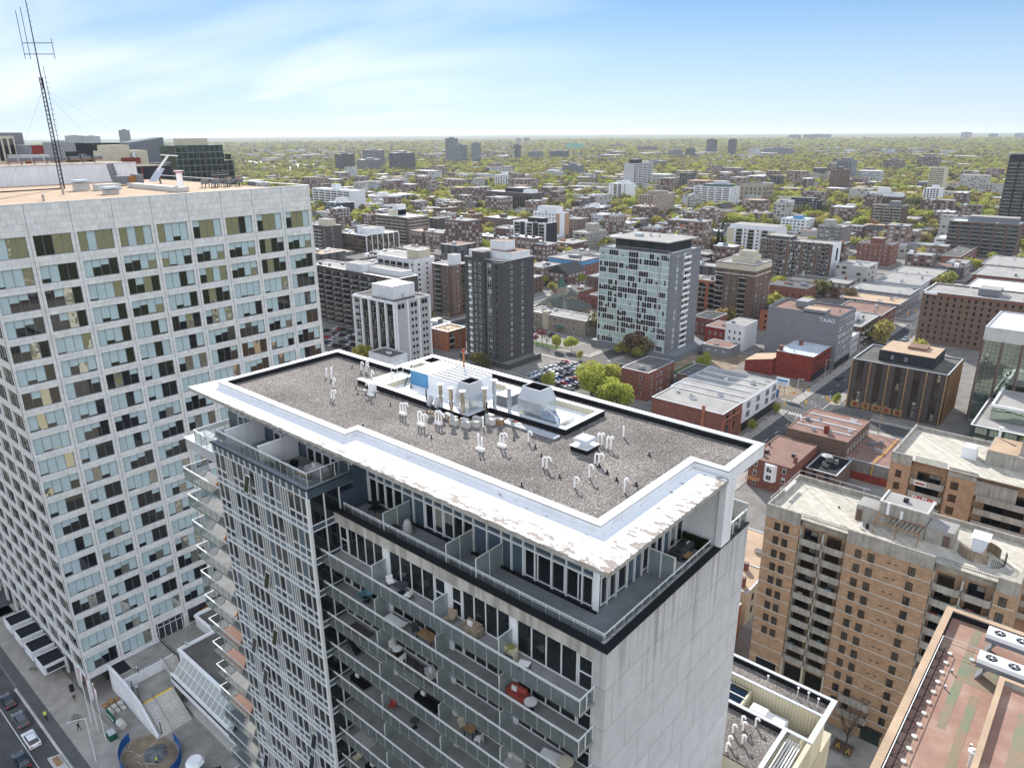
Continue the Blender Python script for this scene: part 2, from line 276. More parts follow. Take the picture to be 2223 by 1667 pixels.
def groundmat():
 m,n,l,b=newmat('far_ground')
 g=n.new('ShaderNodeNewGeometry')
 t=n.new('ShaderNodeTexNoise'); t.inputs['Scale'].default_value=0.006; t.inputs['Detail'].default_value=9; t.inputs['Roughness'].default_value=0.68; l.new(g.outputs['Position'],t.inputs['Vector'])
 r=n.new('ShaderNodeValToRGB'); cr=r.color_ramp; cr.elements[0].position=0.3; cr.elements[0].color=(0.07,0.085,0.03,1); cr.elements[1].position=0.72; cr.elements[1].color=(0.22,0.2,0.15,1)
 for p,c in((0.45,(0.13,0.14,0.05)),(0.56,(0.16,0.145,0.08))):
  e=cr.elements.new(p); e.color=(*c,1)
 l.new(t.outputs['Fac'],r.inputs[0]); l.new(r.outputs[0],b.inputs['Base Color']); b.inputs['Roughness'].default_value=1; b.inputs['Specular IOR Level'].default_value=0
groundmat()
def leafmat(name,cols):
 m,n,l,b=newmat(name)
 oi=n.new('ShaderNodeObjectInfo'); g=n.new('ShaderNodeNewGeometry')
 t=n.new('ShaderNodeTexNoise'); t.inputs['Scale'].default_value=0.45; t.inputs['Detail'].default_value=2; l.new(g.outputs['Position'],t.inputs['Vector'])
 mr=n.new('ShaderNodeMapRange'); mr.inputs['To Min'].default_value=-0.22; mr.inputs['To Max'].default_value=0.22; l.new(t.outputs['Fac'],mr.inputs[0])
 a=n.new('ShaderNodeMath'); l.new(oi.outputs['Random'],a.inputs[0]); l.new(mr.outputs[0],a.inputs[1]); a.use_clamp=True
 r=n.new('ShaderNodeValToRGB'); cr=r.color_ramp
 cr.elements[0].position=0; cr.elements[0].color=(*cols[0],1); cr.elements[1].position=1; cr.elements[1].color=(*cols[-1],1)
 for i,c in enumerate(cols[1:-1]):
  e=cr.elements.new((i+1)/(len(cols)-1)); e.color=(*c,1)
 l.new(a.outputs[0],r.inputs[0])
 d=n.new('ShaderNodeBsdfDiffuse'); tr=n.new('ShaderNodeBsdfTranslucent'); l.new(r.outputs[0],d.inputs[0]); l.new(r.outputs[0],tr.inputs[0])
 mx=n.new('ShaderNodeMixShader'); mx.inputs[0].default_value=0.45; l.new(d.outputs[0],mx.inputs[1]); l.new(tr.outputs[0],mx.inputs[2]); l.new(mx.outputs[0],n['Material Output'].inputs[0])
leafmat('leaves',[(0.2,0.14,0.095),(0.26,0.22,0.11),(0.36,0.32,0.1),(0.28,0.3,0.1),(0.45,0.4,0.1),(0.23,0.21,0.11),(0.11,0.125,0.07),(0.33,0.25,0.1)])
leafmat('bright_leaves',[(0.36,0.4,0.09),(0.45,0.44,0.12),(0.31,0.38,0.07),(0.43,0.39,0.13)])
leafmat('dark_leaves',[(0.03,0.05,0.02),(0.05,0.08,0.03)])
class MB:
 def __init__(s):s.v=[]; s.f=[]; s.m=[]; s.mats=[]
 def mi(s,m):
  if m not in s.mats:s.mats.append(m)
  return s.mats.index(m)
 def add(s,m,vs,fs):
  b=len(s.v); s.v+=[tuple(v)for v in vs]; k=s.mi(m)
  for f in fs:s.f.append(tuple(b+i for i in f)); s.m.append(k)
  return s
 def box(s,m,x0,x1,y0,y1,z0,z1):
  return s.add(m,[(x0,y0,z0),(x1,y0,z0),(x1,y1,z0),(x0,y1,z0),(x0,y0,z1),(x1,y0,z1),(x1,y1,z1),(x0,y1,z1)],
                     [(0,3,2,1),(4,5,6,7),(0,1,5,4),(1,2,6,5),(2,3,7,6),(3,0,4,7)])
 def quad(s,m,a,b,c,d):return s.add(m,[a,b,c,d],[(0,1,2,3)])
 def prism(s,m,pts,z0,z1,cap=True):
  n=len(pts); fs=[(i,(i+1)%n,n+(i+1)%n,n+i)for i in range(n)]
  if cap:fs+=[tuple(range(n,2*n)),tuple(range(n-1,-1,-1))]
  return s.add(m,[(x,y,z0)for x,y in pts]+[(x,y,z1)for x,y in pts],fs)
 def frustum(s,m,cx,cy,z0,z1,w0,d0,w1,d1,top=True):
  vs=[(cx+a*w/2,cy+c*d/2,z)for z,w,d in((z0,w0,d0),(z1,w1,d1))for a,c in((-1,-1),(1,-1),(1,1),(-1,1))]
  fs=[(0,1,5,4),(1,2,6,5),(2,3,7,6),(3,0,4,7),(3,2,1,0)]+([(4,5,6,7)]if top else[])
  return s.add(m,vs,fs)
 def tube(s,m,pts,r,n=8,r2=None):
  P=[Vector(p)for p in pts]; rings=[]; prev=None
  for i,p in enumerate(P):
   d=(P[min(i+1,len(P)-1)]-P[max(i-1,0)]).normalized()
   a=prev if prev is not None and abs(prev.dot(d))<0.95 else(Vector((0,0,1))if abs(d.z)<0.9 else Vector((1,0,0)))
   u=(a-d*a.dot(d)).normalized(); v=d.cross(u); prev=u
   rr=r if r2 is None else r+(r2-r)*i/(len(P)-1)
   rings.append([p+(u*math.cos(t)+v*math.sin(t))*rr for t in[2*math.pi*k/n for k in range(n)]])
  vs=[q for ring in rings for q in ring]; fs=[]
  for i in range(len(P)-1):
   for k in range(n):a=i*n+k; b=i*n+(k+1)%n; fs.append((a,b,b+n,a+n))
  fs+=[tuple(range(n-1,-1,-1)),tuple((len(P)-1)*n+k for k in range(n))]
  return s.add(m,vs,fs)
 def cyl(s,m,x,y,z0,z1,r,n=12,r2=None):return s.tube(m,[(x,y,z0),(x,y,z1)],r,n,r2)
 def obj(s,name,parent=None,label=None,kind=None,loc=None,mesh_only=False):
  me=bpy.data.meshes.new(name)
  off=Vector(parent.location)if parent is not None and loc is None else(Vector(loc)if loc else Vector((0,0,0)))
  if mesh_only:off=Vector((0,0,0))
  me.from_pydata([(v[0]-off.x,v[1]-off.y,v[2]-off.z)for v in s.v],[],s.f)
  for m in s.mats:me.materials.append(MATS[m])
  me.polygons.foreach_set('material_index',s.m); me.update()
  if mesh_only:return me
  o=bpy.data.objects.new(name,me); COL.objects.link(o)
  if parent is not None:o.parent=parent
  elif loc:o.location=loc
  if label:o['label']=label
  if kind:o['kind']=kind
  return o
def root(name,label,cat,loc=(0,0,0),group=None,rz=0):
 o=bpy.data.objects.new(name,None); COL.objects.link(o); o.location=loc; o.rotation_euler=(0,0,rz); o.empty_display_size=0.1
 o['label']=label; o['category']=cat
 if group:o['group']=group
 return o
def tag(o,label,cat,group=None):
 o['label']=label; o['category']=cat
 if group:o['group']=group
 return o
def struct(name,mb):return mb.obj(name,kind='structure')
def inst(name,me,parent,loc,rz=0):
 o=bpy.data.objects.new(name,me); COL.objects.link(o); o.parent=parent; o.location=loc; o.rotation_euler=(0,0,rz); return o
def copy_tree(o,loc,rz=None,label=None,group=None):
 c=o.copy(); COL.objects.link(c); c.location=loc
 if rz is not None:c.rotation_euler=(0,0,rz)
 if label:c['label']=label
 if group:c['group']=group
 for ch in list(o.children):
  d=ch.copy(); COL.objects.link(d); d.parent=c
  for g in list(ch.children):e=g.copy(); COL.objects.link(e); e.parent=d
 return c
ST={
 'home':('aluminium',[('glass_dark',0),('glass_dark','curtain'),('glass_dark','blind')],(5,3,2)),
 'office':('steel_grey',[('glass_dark',0),('glass_dark','blind'),('glass_wavy',0),('glass_wavy','blind'),('blind',0)],(4,7,2,2,6)),
 'top':('steel_grey',[('glass_wavy',0),('blind',0),('glass_dark','blind'),('glass_dark',0)],(6,6,2,2)),
 'white':('white_paint',[('glass_dark',0),('glass_dark','curtain'),('glass_dark','blind')],(6,2,2)),
 'dark':('dark_metal',[('glass_dark',0),('glass_brown',0),('glass_dark','curtain')],(6,4,2)),
 'bronze':('dark_metal',[('glass_brown',0),('glass_wavy',0)],(5,2)),
 'tinted':('dark_metal',[('glass_green',0),('glass_dark',0)],(5,2)),
 'pale':('white_paint',[('glass_dark',0),('glass_dark','blind_pale'),('blind_pale',0)],(5,3,8)),
 'door':('aluminium',[('glass_dark',0),('glass_dark','curtain')],(7,1)),
 'black':('black_membrane',[('glass_dark',0)],(1,)),
 'mirror':('dark_metal',[('glass_mirror',0)],(1,)),
}
WC={}
def win_mb(w,h,nx,ny,style,seed,fr=0.07,y=0.0):
 rng=random.Random(seed*7919+int(w*10)+nx); fm,opts,wt=ST[style]
 mb=MB(); d=0.07
 for i in range(nx+1):
  x=fr/2+(w-fr)*i/nx; mb.box(fm,x-fr/2,x+fr/2,y-d,y,0,h)
 for j in range(ny+1):
  z=fr/2+(h-fr)*j/ny
  for i in range(nx):
   mb.box(fm,fr+(w-fr)*i/nx,(w-fr)*(i+1)/nx,y-d+0.003,y,z-fr/2,z+fr/2)
 if style=='pale':wt=(12,3,1)if rng.random()<.5 else(1,2,12)
 for i in range(nx):
  o=rng.choices(opts,wt)[0]; x0=fr/2+(w-fr)*i/nx; x1=fr/2+(w-fr)*(i+1)/nx; yy=y-0.025
  if isinstance(o[1],str):
   t=rng.choice((1.0,0.75,0.45,0.35,0.9)); zc=h*(1-t)
   if zc>0.02:mb.quad(o[0],(x0,yy,0),(x1,yy,0),(x1,yy,zc),(x0,yy,zc))
   mb.quad(o[1],(x0,yy,zc),(x1,yy,zc),(x1,yy,h),(x0,yy,h))
  else:mb.quad(o[0],(x0,yy,0),(x1,yy,0),(x1,yy,h),(x0,yy,h))
 return mb
def win_mesh(w,h,nx,ny,style,seed,fr=0.07):
 k=(round(w,2),round(h,2),nx,ny,style,seed,fr)
 if k not in WC:WC[k]=(win_mb(w,h,nx,ny,style,seed,fr).obj('window',mesh_only=True),win_mb(w,h,nx,ny,style,seed,fr))
 return WC[k]
BC={}
def balc_mb(w,d,typ):
 mb=MB()
 mb.box('concrete_light' if typ !='solid' else 'concrete',0,w,-d,-0.002,-0.18,0)
 if typ=='solid':
  mb.box('concrete',0,w,-d-0.12,-d,-0.25,0.95); mb.box('concrete',0,0.12,-d,-0.003,0.0,0.95); mb.box('concrete',w-0.12,w,-d,-0.003,0.0,0.95)
 elif typ=='white':
  mb.box('white_paint',0,w,-d-0.06,-d,-0.1,0.95)
 elif typ=='rail':
  mb.box('dark_metal',0,w,-d-0.03,-d+0.02,0.98,1.05)
  n=max(3,int(w/0.3))
  for i in range(n+1):x=0.02+(w-0.04)*i/n; mb.box('dark_metal',x-0.02,x+0.02,-d-0.02,-d+0.015,0,0.98)
 else:
  mb.box('aluminium',0,w,-d-0.03,-d+0.03,1.0,1.06); mb.box('railing_glass',0.02,w-0.02,-d-0.01,-d+0.01,0.05,1.0)
  for sx in(0.0,w-0.05):mb.box('aluminium',sx,sx+0.05,-d,-0.01,1.0,1.05); mb.box('railing_glass',sx+0.015,sx+0.03,-d+0.03,-0.02,0.05,1.0)
 return mb
def balc_mesh(w,d,typ):
 k=(round(w,2),d,typ)
 if k not in BC:BC[k]=(balc_mb(w,d,typ).obj('balcony',mesh_only=True),balc_mb(w,d,typ))
 return BC[k]
LAND = []   # (label short, x, y, h) landmarks
OCC = []    # occupied rectangles
class Bld:
 def __init__(s,name,label,cat,x0,x1,y0,y1,h,short=None,group=None):
  s.r=root(name,label,cat,((x0+x1)/2,(y0+y1)/2,0),group)
  s.d=(x0,x1,y0,y1,h); s.cnt={}; s.ex={}; s.rng=random.Random(label)
  OCC.append((x0-1.5,x1+1.5,y0-1.5,y1+1.5))
  if short:LAND.append((short,(x0+x1)/2,(y0+y1)/2,h))
 def put(s,name,meshes,wx,wy,wz,rz=0,cap=98):
  c=s.cnt.get(name,0); s.cnt[name]=c+1
  if c<cap:
   return inst(name,meshes[0],s.r,(wx-s.r.location.x,wy-s.r.location.y,wz-s.r.location.z),rz)
  e=s.ex.setdefault(name,MB()); src=meshes[1]; cz,sz=math.cos(rz),math.sin(rz)
  b=len(e.v); e.v+=[(wx+v[0]*cz-v[1]*sz,wy+v[0]*sz+v[1]*cz,wz+v[2])for v in src.v]
  for f,m in zip(src.f,src.m):e.f.append(tuple(b+i for i in f)); e.m.append(e.mi(src.mats[m]))
 def win(s,face,u,z,w,h,nx=2,ny=1,style='home',off=0.0,fr=0.07,var=5,name='window'):
  x0,x1,y0,y1,_=s.d; m=win_mesh(w,h,nx,ny,style,s.rng.randrange(var),fr)
  if face=='S':s.put(name,m,x0+u-w/2,y0-off,z)
  else:s.put(name,m,x1+off,y0+u-w/2,z,math.pi/2)
 def balc(s,face,u,z,w,d,typ):
  x0,x1,y0,y1,_=s.d; m=balc_mesh(w,d,typ)
  if face=='S':s.put('balcony',m,x0+u-w/2,y0,z)
  else:s.put('balcony',m,x1,y0+u-w/2,z,math.pi/2)
 def done(s):
  for k,e in s.ex.items():e.obj(k,s.r,kind='stuff')
def shell(b,wall,roof,par=0.5,z0=0.0,coping='metal_coping',pt=0.3):
 x0,x1,y0,y1,h=b.d; m=MB(); m.box(wall,x0,x1,y0,y1,z0,h-par)
 for a in((x0,x1,y0,y0+pt),(x0,x1,y1-pt,y1),(x0,x0+pt,y0+pt,y1-pt),(x1-pt,x1,y0+pt,y1-pt)):m.box(wall,*a,h-par,h-0.06)
 m.obj('wall',b.r)
 m=MB()
 for a in((x0-.05,x1+.05,y0-.05,y0+pt+.05),(x0-.05,x1+.05,y1-pt-.05,y1+.05),(x0-.05,x0+pt+.05,y0+pt+.05,y1-pt-.05),(x1-pt-.05,x1+.05,y0+pt+.05,y1-pt-.05)):m.box(coping,*a,h-0.06,h+0.03)
 m.obj('coping',b.r)
 m=MB(); m.box(roof,x0+pt,x1-pt,y0+pt,y1-pt,h-par+0.004,h-par+0.06); m.obj('roof',b.r)
def pent(b,fx0,fx1,fy0,fy1,ph,wall='white_wall',roof='grey_roof',vents=2,zb=None):
 x0,x1,y0,y1,h=b.d; W,D=x1-x0,y1-y0; zb=h-0.5 if zb is None else zb
 a,c,e,f=x0+fx0*W,x0+fx1*W,y0+fy0*D,y0+fy1*D
 m=MB(); m.box(wall,a,c,e,f,zb,h+ph); m.box(roof,a+.2,c-.2,e+.2,f-.2,h+ph,h+ph+.05); m.box('metal_coping',a-.06,c+.06,e-.06,e+.14,h+ph-.02,h+ph+.1); m.box('metal_coping',c-.14,c+.06,e+.14,f+.06,h+ph-.02,h+ph+.1)
 m.obj('penthouse',b.r)
def vents(b,n,mats=('galvanised','white_paint','steel_grey')):
 x0,x1,y0,y1,h=b.d; r=b.rng
 for i in range(n):
  W=r.uniform(.6,2.2); D=r.uniform(.6,1.6); H=r.uniform(.5,1.4); x=r.uniform(x0+1,max(x0+1.1,x1-1-W)); y=r.uniform(y0+1,max(y0+1.1,y1-1-D))
  m=MB(); k=r.choice(mats)
  if r.random()<.35:m.cyl(k,x,y,h-.45,h+H,.25,8); m.cyl(k,x,y,h+H,h+H+.15,.4,8)
  else:m.box(k,x,x+W,y,y+D,h-.25,h+H-.2); m.box('steel_grey',x+.1,x+W-.1,y+.1,y+D-.1,h+H-.2,h+H-.12); m.box('dark_metal',x+.1,x+.25,y+.1,y+D-.1,h-.45,h-.25)
  m.obj('roof_vent',b.r)
def grid(b,face,n,fh,z0,cols,top_down=True):
 for k in range(n-1,-1,-1):
  z=z0+k*fh
  for c in cols:
   if c[0]=='b':
    _,u,w,d,typ,st=c
    b.win(face,u,z+0.05,w*0.92,fh*0.76,max(2,int(w/1.3)),1,st,name='balcony_door')
    b.balc(face,u,z,w,d,typ)
   else:
    u,w,h,nx,st=c[:5]; b.win(face,u,z+(c[5]if len(c)>5 else 0.85),w,h,nx,1,st)
def ev(n,W,w,h,nx,st,m=1.0,sill=0.85):
 return[(m+(W-2*m)*(i+0.5)/n,w,h,nx,st,sill)for i in range(n)]
def generic(name,label,cat,rect,wall,roof,short,S=None,E=None,pents=(),nv=2,par=0.5,group=None,coping='metal_coping'):
 b=Bld(name,label,cat,*rect,short=short,group=group); shell(b,wall,roof,par,coping=coping)
 for face,sp in(('S',S),('E',E)):
  if sp:grid(b,face,*sp)
 for p in pents:pent(b,*p)
 vents(b,nv); b.done(); return b
# ================================================================ mid-ground buildings
def W_(r):return r[1]-r[0]
def D_(r):return r[3]-r[2]
def bal(us,w,d,typ,st='door'):return[('b',u,w,d,typ,st)for u in us]
r=(-263.1,-234.6,195.6,215.4,29.5)
b=Bld('office_block','white office block with black glazed strips on its left face and white penthouse','office building',*r,short='white and black office block')
shell(b,'light_grey_wall','tar_roof',0.7,coping='white_paint'); pent(b,.3,.78,.2,.85,5.2,'white_wall','white_roof')
for i in range(5):
 u=3.2+i*5.55
 for k in range(9):b.win('S',u,1.2+k*3.1,4.4,2.95,5 if i else 2,2,'dark' if i else 'home',fr=.09)
m=MB()
for i in range(6):m.box('white_paint',-263.1+i*5.57-(.3 if i else .0),-263.1+i*5.57+.3,194.9,195.59,0,29.2)
for i in range(4):m.box('white_paint',-234.59,-234.1,195.6+i*6.4,196.2+i*6.4,0,29.2)
m.box('white_paint',-263.4,-234.0,194.85,195.59,28.6,29.2)
m.obj('pier',b.r)
for k in range(9):
 for u in(9.3,11.3,15.6,17.4):b.win('E',u,1.5+k*3.05+(0 if u<14 else .5),1.1 if k<8 else 1.5,1.2 if k<8 else 2.0,1,1,'black')
for u in(2.2,4.2):b.win('E',u,26.2,1.5,2.0,1,1,'black')
vents(b,3); b.done()
r=(-223.8,-200.4,227.1,246.3,46.2)
b=Bld('apartment_tower','tall charcoal brick apartment tower with pale rooftop boxes, left of the church','apartment building',*r,short='charcoal brick tower')
shell(b,'charcoal_brick','grey_roof',0.6,coping='white_roof')
m=MB(); m.box('charcoal_brick',-218.5,-211.5,226.1,227.09,0,46.0); m.box('charcoal_brick',-206.5,-200.4,225.6,227.09,0,45.6); m.box('charcoal_brick',-218.5,-212,226.3,231,46.24,49); m.obj('wall_bay',b.r)
pent(b,.0,.25,.15,.6,2.6,'blue_white' if False else 'white_wall'); pent(b,.3,.98,.3,.9,2.8,'white_wall','brown_roof'); pent(b,.32,.68,.45,.8,6.6,'white_wall','brown_roof')
for k in range(15):
 z=3.2+k*2.78
 b.win('S',3.4,z+.2,1.7,2.0,2,1,'white'); b.balc('S',3.4,z+.1,1.9,.25,'white')
 b.win('S',7.2,z+.8,.9,1.5,1,1,'white',1.0); b.win('S',9.8,z+.8,.9,1.5,1,1,'white',1.0)
 b.win('S',14.6,z+.2,2.2,2.1,2,1,'white'); b.win('S',19.9,z+.8,.8,1.5,1,1,'dark',1.5)
 for u in(4.2,11.5):b.win('E',u,z+.8,1.0,1.5,1,1,'white')
m=MB(); m.box('charcoal_brick',-226,-196.5,224.5,247,0,2.6); m.obj('wall_base',b.r); vents(b,4); b.done()
generic('walkup_building','orange brick walk-up between the white office block and the charcoal tower','apartment building',(-247.9,-237.2,228.1,240,9.6),'orange_red_brick','tan_roof','orange brick walk-up',S=(3,2.9,0.6,[(2.2,.9,1.6,1,'white'),(5.2,.9,1.6,1,'white')]),E=(3,2.9,.6,bal((2.5,),3,1.2,'rail','dark')+[(8,1,1.5,1,'white')]))
r=(-298.6,-283.8,277,290,28.6)
b=generic('apartment_tower','brown brick tower with rounded teal glass balconies, behind the white office block','apartment building',r,'brown_brick','grey_roof','tower with teal balconies',S=(10,2.75,1,bal((4.6,),4.6,1.6,'glass','tinted')+[(9,1.2,1.5,1,'white'),(11.8,1.2,1.5,1,'white')]),E=(10,2.75,1,[(2.5,1.2,1.5,1,'white'),(5.3,1.0,1.5,1,'white'),(9.5,2.6,2.2,2,'tinted',.2)]),pents=[(.5,.85,.4,.8,5.0)])
r=(-336.1,-304.4,269,284.5,31)
generic('apartment_block','white end-walled block with rows of black balconies, behind the long dark slab','apartment building',r,'white_wall','grey_roof','white block with black balconies',S=(10,2.8,1,bal((3,8.5,14,19.5,25),4.6,1.3,'rail','dark')+[(30,1.2,1.5,1,'dark')]),E=(10,2.8,1,[(3.5,1.5,1.2,1,'dark'),(9.5,1.1,1.3,1,'dark')]),pents=[(.66,.97,.3,.85,4.2,'beige_cladding')])
r=(-345,-270.4,227.1,241,30.4)
generic('apartment_block','long dark brick slab with stacked dark balconies, directly right of the white marble tower','apartment building',r,'dark_brown_brick','grey_roof','long dark slab',S=(10,2.8,1,bal([4+i*7.6 for i in range(10)],5.2,1.3,'rail','dark')+[(8+i*7.6,1.0,1.4,1,'home')for i in range(9)]),E=(10,2.8,1,[(4,1.4,1.4,2,'white'),(9,1.4,1.4,2,'white')]),pents=[(.42,.6,.2,.8,3.4),(.6,.95,.5,.98,2.2)],nv=7)
r=(-189.8,-152.5,281.3,308,47.3)
b=Bld('apartment_tower','glass fronted grey tower with a black penthouse under a broad white roof','apartment building',*r,short='glass fronted tower')
shell(b,'steel_grey','white_roof',0.5,coping='steel_grey')
m=MB(); m.box('black_wall',-183,-156.5,284,306,46.8,51.4); m.obj('penthouse',b.r)
m=MB(); m.prism('grey_roof',[(-186,282.5),(-155,282.2),(-153.5,307),(-186,307.5)],51.42,51.8); m.obj('penthouse_roof',b.r)
m=MB(); m.box('railing_glass',-189.5,-152.8,281.5,281.55,47.35,48.3); m.box('aluminium',-189.5,-152.8,281.48,281.56,48.3,48.36); m.obj('railing',b.r)
for i in range(7):
 for k in range(16):
  b.win('S',2.9+i*5.25-1.0*(i%2)*.3,3.2+k*2.72,4.9 if i<6 else 3.9,2.5,4,1,'pale',.25,fr=.07,var=14)
m=MB()
for k in range(17):m.box('white_paint',-189.7,-153.2,281.12,281.3,2.98+k*2.72,3.18+k*2.72)
for i in range(8):m.box('white_paint',-189.6+i*5.25-.1,-189.6+i*5.25+.1,281.1,281.3,3.0,46.7)if i<7 else None
m.obj('facade_grid',b.r)
for k in range(16):
 b.win('E',5.5,3.6+k*2.72,1.3,1.7,1,1,'pale'); b.win('E',13.5,3.4+k*2.72,5.8,2.2,3,1,'white'); b.balc('E',13.5,3.3+k*2.72,6.6,.7,'white')
m=MB(); m.box('steel_grey',-192,-147,279.5,310,0,3); m.obj('wall_base',b.r)
for x in(-181.5,-176,-166):m=MB(); m.box('glass_green',x,x+3.2,283.94,283.99,48,51); m.obj('penthouse_window',b.r)
m=MB(); vents(b,2)
m=MB(); m.cyl('galvanised',-172,296,51.8,53.6,.5,10); m.cyl('galvanised',-168,297,51.8,53.2,.4,10); m.box('galvanised',-178,-175,292,295,51.85,53); m.obj('roof_vent',b.r); b.done()
generic('apartment_block','red-brown brick block with dark railed balconies, right of the glass fronted tower','apartment building',(-184.7,-170,371.9,387,19.1),'orange_red_brick','grey_roof','red-brown block',S=(6,2.9,.8,bal((3,9),4.2,1.3,'rail','dark')),E=(6,2.9,.8,bal((11,),4.2,1.3,'rail','dark')+[(3.5,1.3,1.5,1,'home')]))
r=(-172.5,-150.6,368,388.3,31)
b=generic('apartment_tower','brown brick apartment tower with a cream stepped crown and black balconies at each corner','apartment building',r,'brown_brick','grey_roof','tower with the cream crown',S=(9,2.8,1.5,bal((2.5,15.5),4.2,1.4,'rail','dark')+[(7,1.2,1.4,1,'home'),(11,1.2,1.4,1,'home')]),E=(9,2.8,1.5,[(4,1.2,1.4,1,'home'),(9,1.2,1.4,1,'home'),(15,1.2,1.4,1,'home')]),pents=[(.28,.8,.25,.8,3.2,'beige_cladding'),(.4,.75,.35,.7,5.6,'beige_cladding')],coping='white_paint')
m=MB(); m.box('beige_cladding',-172.8,-150.3,367.7,367.99,27.6,30.4); m.box('beige_cladding',-150.59,-150.3,367.99,388.5,27.6,30.4); m.box('beige_cladding',-172.9,-150.2,367.6,367.99,25.0,25.5); m.box('beige_cladding',-150.59,-150.2,367.99,388.5,25.0,25.5); m.obj('wall_band',b.r)
generic('brick_building','three storey dark red brick building beside the big yellow green trees','apartment building',(-142.7,-130.9,229.1,249,11.4),'red_brick','tar_roof','three storey dark red building',S=(3,3.2,.8,[(8.6,.9,1.6,1,'home')]),E=(3,3.2,.8,[(3,.9,1.6,1,'home'),(7,.9,1.6,1,'home'),(10,1.4,1.6,2,'white'),(16,.9,1.6,1,'home')]),nv=3,par=.3)
r=(-120.7,-90.1,313.5,335,23.6)
b=Bld('office_block','blank grey office wall with white letters near its top corner and ribbon windows','office building',*r,short='grey office with the white letters')
shell(b,'grey_wall','brown_roof',1.0,coping='steel_grey'); pent(b,.28,.45,.4,.8,2.2,'grey_wall'); pent(b,.5,.8,.0,.3,1.2,'grey_wall','tan_roof')
for k in range(6):
 for i in range(7):b.win('E',2.2+i*2.9,3.6+k*3.25,2.6,1.5,2,1,'white')
m=MB(); m.box('black_wall',-90.09,-89.95,314,334.5,0,3); m.obj('shopfront',b.r); vents(b,1); b.done()
def text3(s,size,mat_,parent,loc,rot,name='lettering',ext=0.06):
 cu=bpy.data.curves.new('t','FONT'); cu.body=s; cu.size=size; cu.extrude=ext
 t=bpy.data.objects.new('t',cu); COL.objects.link(t); dg=bpy.context.evaluated_depsgraph_get(); me=bpy.data.meshes.new_from_object(t.evaluated_get(dg)); bpy.data.objects.remove(t)
 me.materials.clear(); me.materials.append(MATS[mat_])
 o=bpy.data.objects.new(name,me); COL.objects.link(o); o.rotation_euler=rot
 if parent:o.parent=parent; o.location=Vector(loc)-Vector(parent.location)
 else:o.location=loc
 return o
text3('TAAG',2.4,'white_paint',b.r,(-98.2,313.3,20.2),(math.pi/2,0,0))
r=(-106.9,-91.7,291.7,312.6,10.6)
b=generic('brick_building','red painted brick building with a silver metal roof and two chimneys','shop building',r,'red_paint','silver_roof','red building with the silver roof',E=(2,3.4,3.6,ev(7,20.9,1.0,1.6,1,'dark')),nv=1,par=.25)
m=MB(); m.box('red_brick',-106.6,-105.2,293,294.4,10.3,12.6); m.box('red_brick',-103,-101.6,306,307.4,10.3,12.6); m.obj('chimney',b.r)
m=MB(); m.box('dark_metal',-91.69,-91.5,292,312.4,.2,3.2); m.obj('shopfront',b.r)
b=Bld('shed_building','low red lean-to wing with a pale sloping roof','shop building',-119,-107.1,289.5,301,5.5); m=MB(); m.add('red_paint',[(-119,289.5,0),(-107.1,289.5,0),(-107.1,289.5,7.2),(-119,289.5,4.6),(-119,301,0),(-107.1,301,0),(-107.1,301,7.2),(-119,301,4.6)],[(0,1,2,3),(5,4,7,6),(1,5,6,2),(4,0,3,7)]); m.obj('wall',b.r); m=MB(); m.add('tan_roof',[(-119.2,289.3,4.6),(-107.1,289.3,7.25),(-107.1,301.2,7.25),(-119.2,301.2,4.6),(-119.2,289.3,4.8),(-107.1,289.3,7.45),(-107.1,301.2,7.45),(-119.2,301.2,4.8)],[(0,3,2,1),(4,5,6,7),(0,1,5,4),(1,2,6,5),(2,3,7,6),(3,0,4,7)]); m.obj('roof',b.r)
r=(-71.7,-41,272.1,296.1,18.7)
b=Bld('office_block','dark brick office with copper coloured fins and a broad dark penthouse','office building',*r,short='dark office with the copper fins')
shell(b,'dark_brown_brick','tar_roof',0.5)
m=MB(); m.box('black_wall',-64.5,-46.5,277,293,18.2,22.2); m.obj('penthouse',b.r)
m=MB(); m.box('tan_roof',-64.3,-46.7,277.2,292.8,22.2,22.3); m.box('brown_roof',-57,-51,284,290,22.3,23.3); m.obj('penthouse_roof',b.r)
m=MB()
for x in(-60,-55.5):m.cyl('steel_grey',x,276.7,19.6,20.9,.6,10)
m.obj('roof_vent',b.r)
for i in range(5):
 for k in range(6):b.win('S',3.1+i*6.14,1.2+k*2.85,2.2,2.75,2,2,'bronze',fr=.08)
for i in range(8):
 for k in range(6):b.win('E',1.6+i*3.0,1.2+k*2.85,2.0,2.75,2,2,'bronze',fr=.08)
for i in range(6):
 m=MB(); x=-71.7+i*6.06; m.box('wood',x,x+.38,271.3,272.09,0,18.4); m.obj('fin',b.r)
for i in range(1,9):
 m=MB(); y=272.1+i*2.95; m.box('wood',-40.99,-40.65,y-.17,y+.17,0,18.4); m.obj('fin',b.r)
for i in range(5):
 m=MB(); x=-70.2+i*3.6; m.box('wood',x,x+3.0,271.98,272.09,.6,3.0); m.cyl('red_paint',0,0,0,0.001,.001,3); m.box('red_paint',x+.8,x+2.2,271.9,271.97,1.2,2.4); m.obj('shopfront',b.r)
vents(b,2); b.done()
r=(-75,-5,385.4,410.4,24.8)
b=Bld('hotel_building','huge brown brick hotel with a regular grid of small single windows','hotel',*r,short='big brown hotel'); shell(b,'hotel_brick','grey_roof',0.8,coping='white_paint')
for k in range(8):
 for i in range(24):b.win('S',2.2+i*2.85+(k%2)*.0,2.2+k*2.75,.95,1.5,1,1,'dark',fr=.05)
m=MB(); m.box('red_brick',-75.1,-5,385.2,385.39,23.2,24.0); m.obj('wall_band',b.r)
m=MB(); m.box('white_paint',-74.4,-69,385.1,385.19,23.6,24.8); m.obj('sign_panel',b.r)
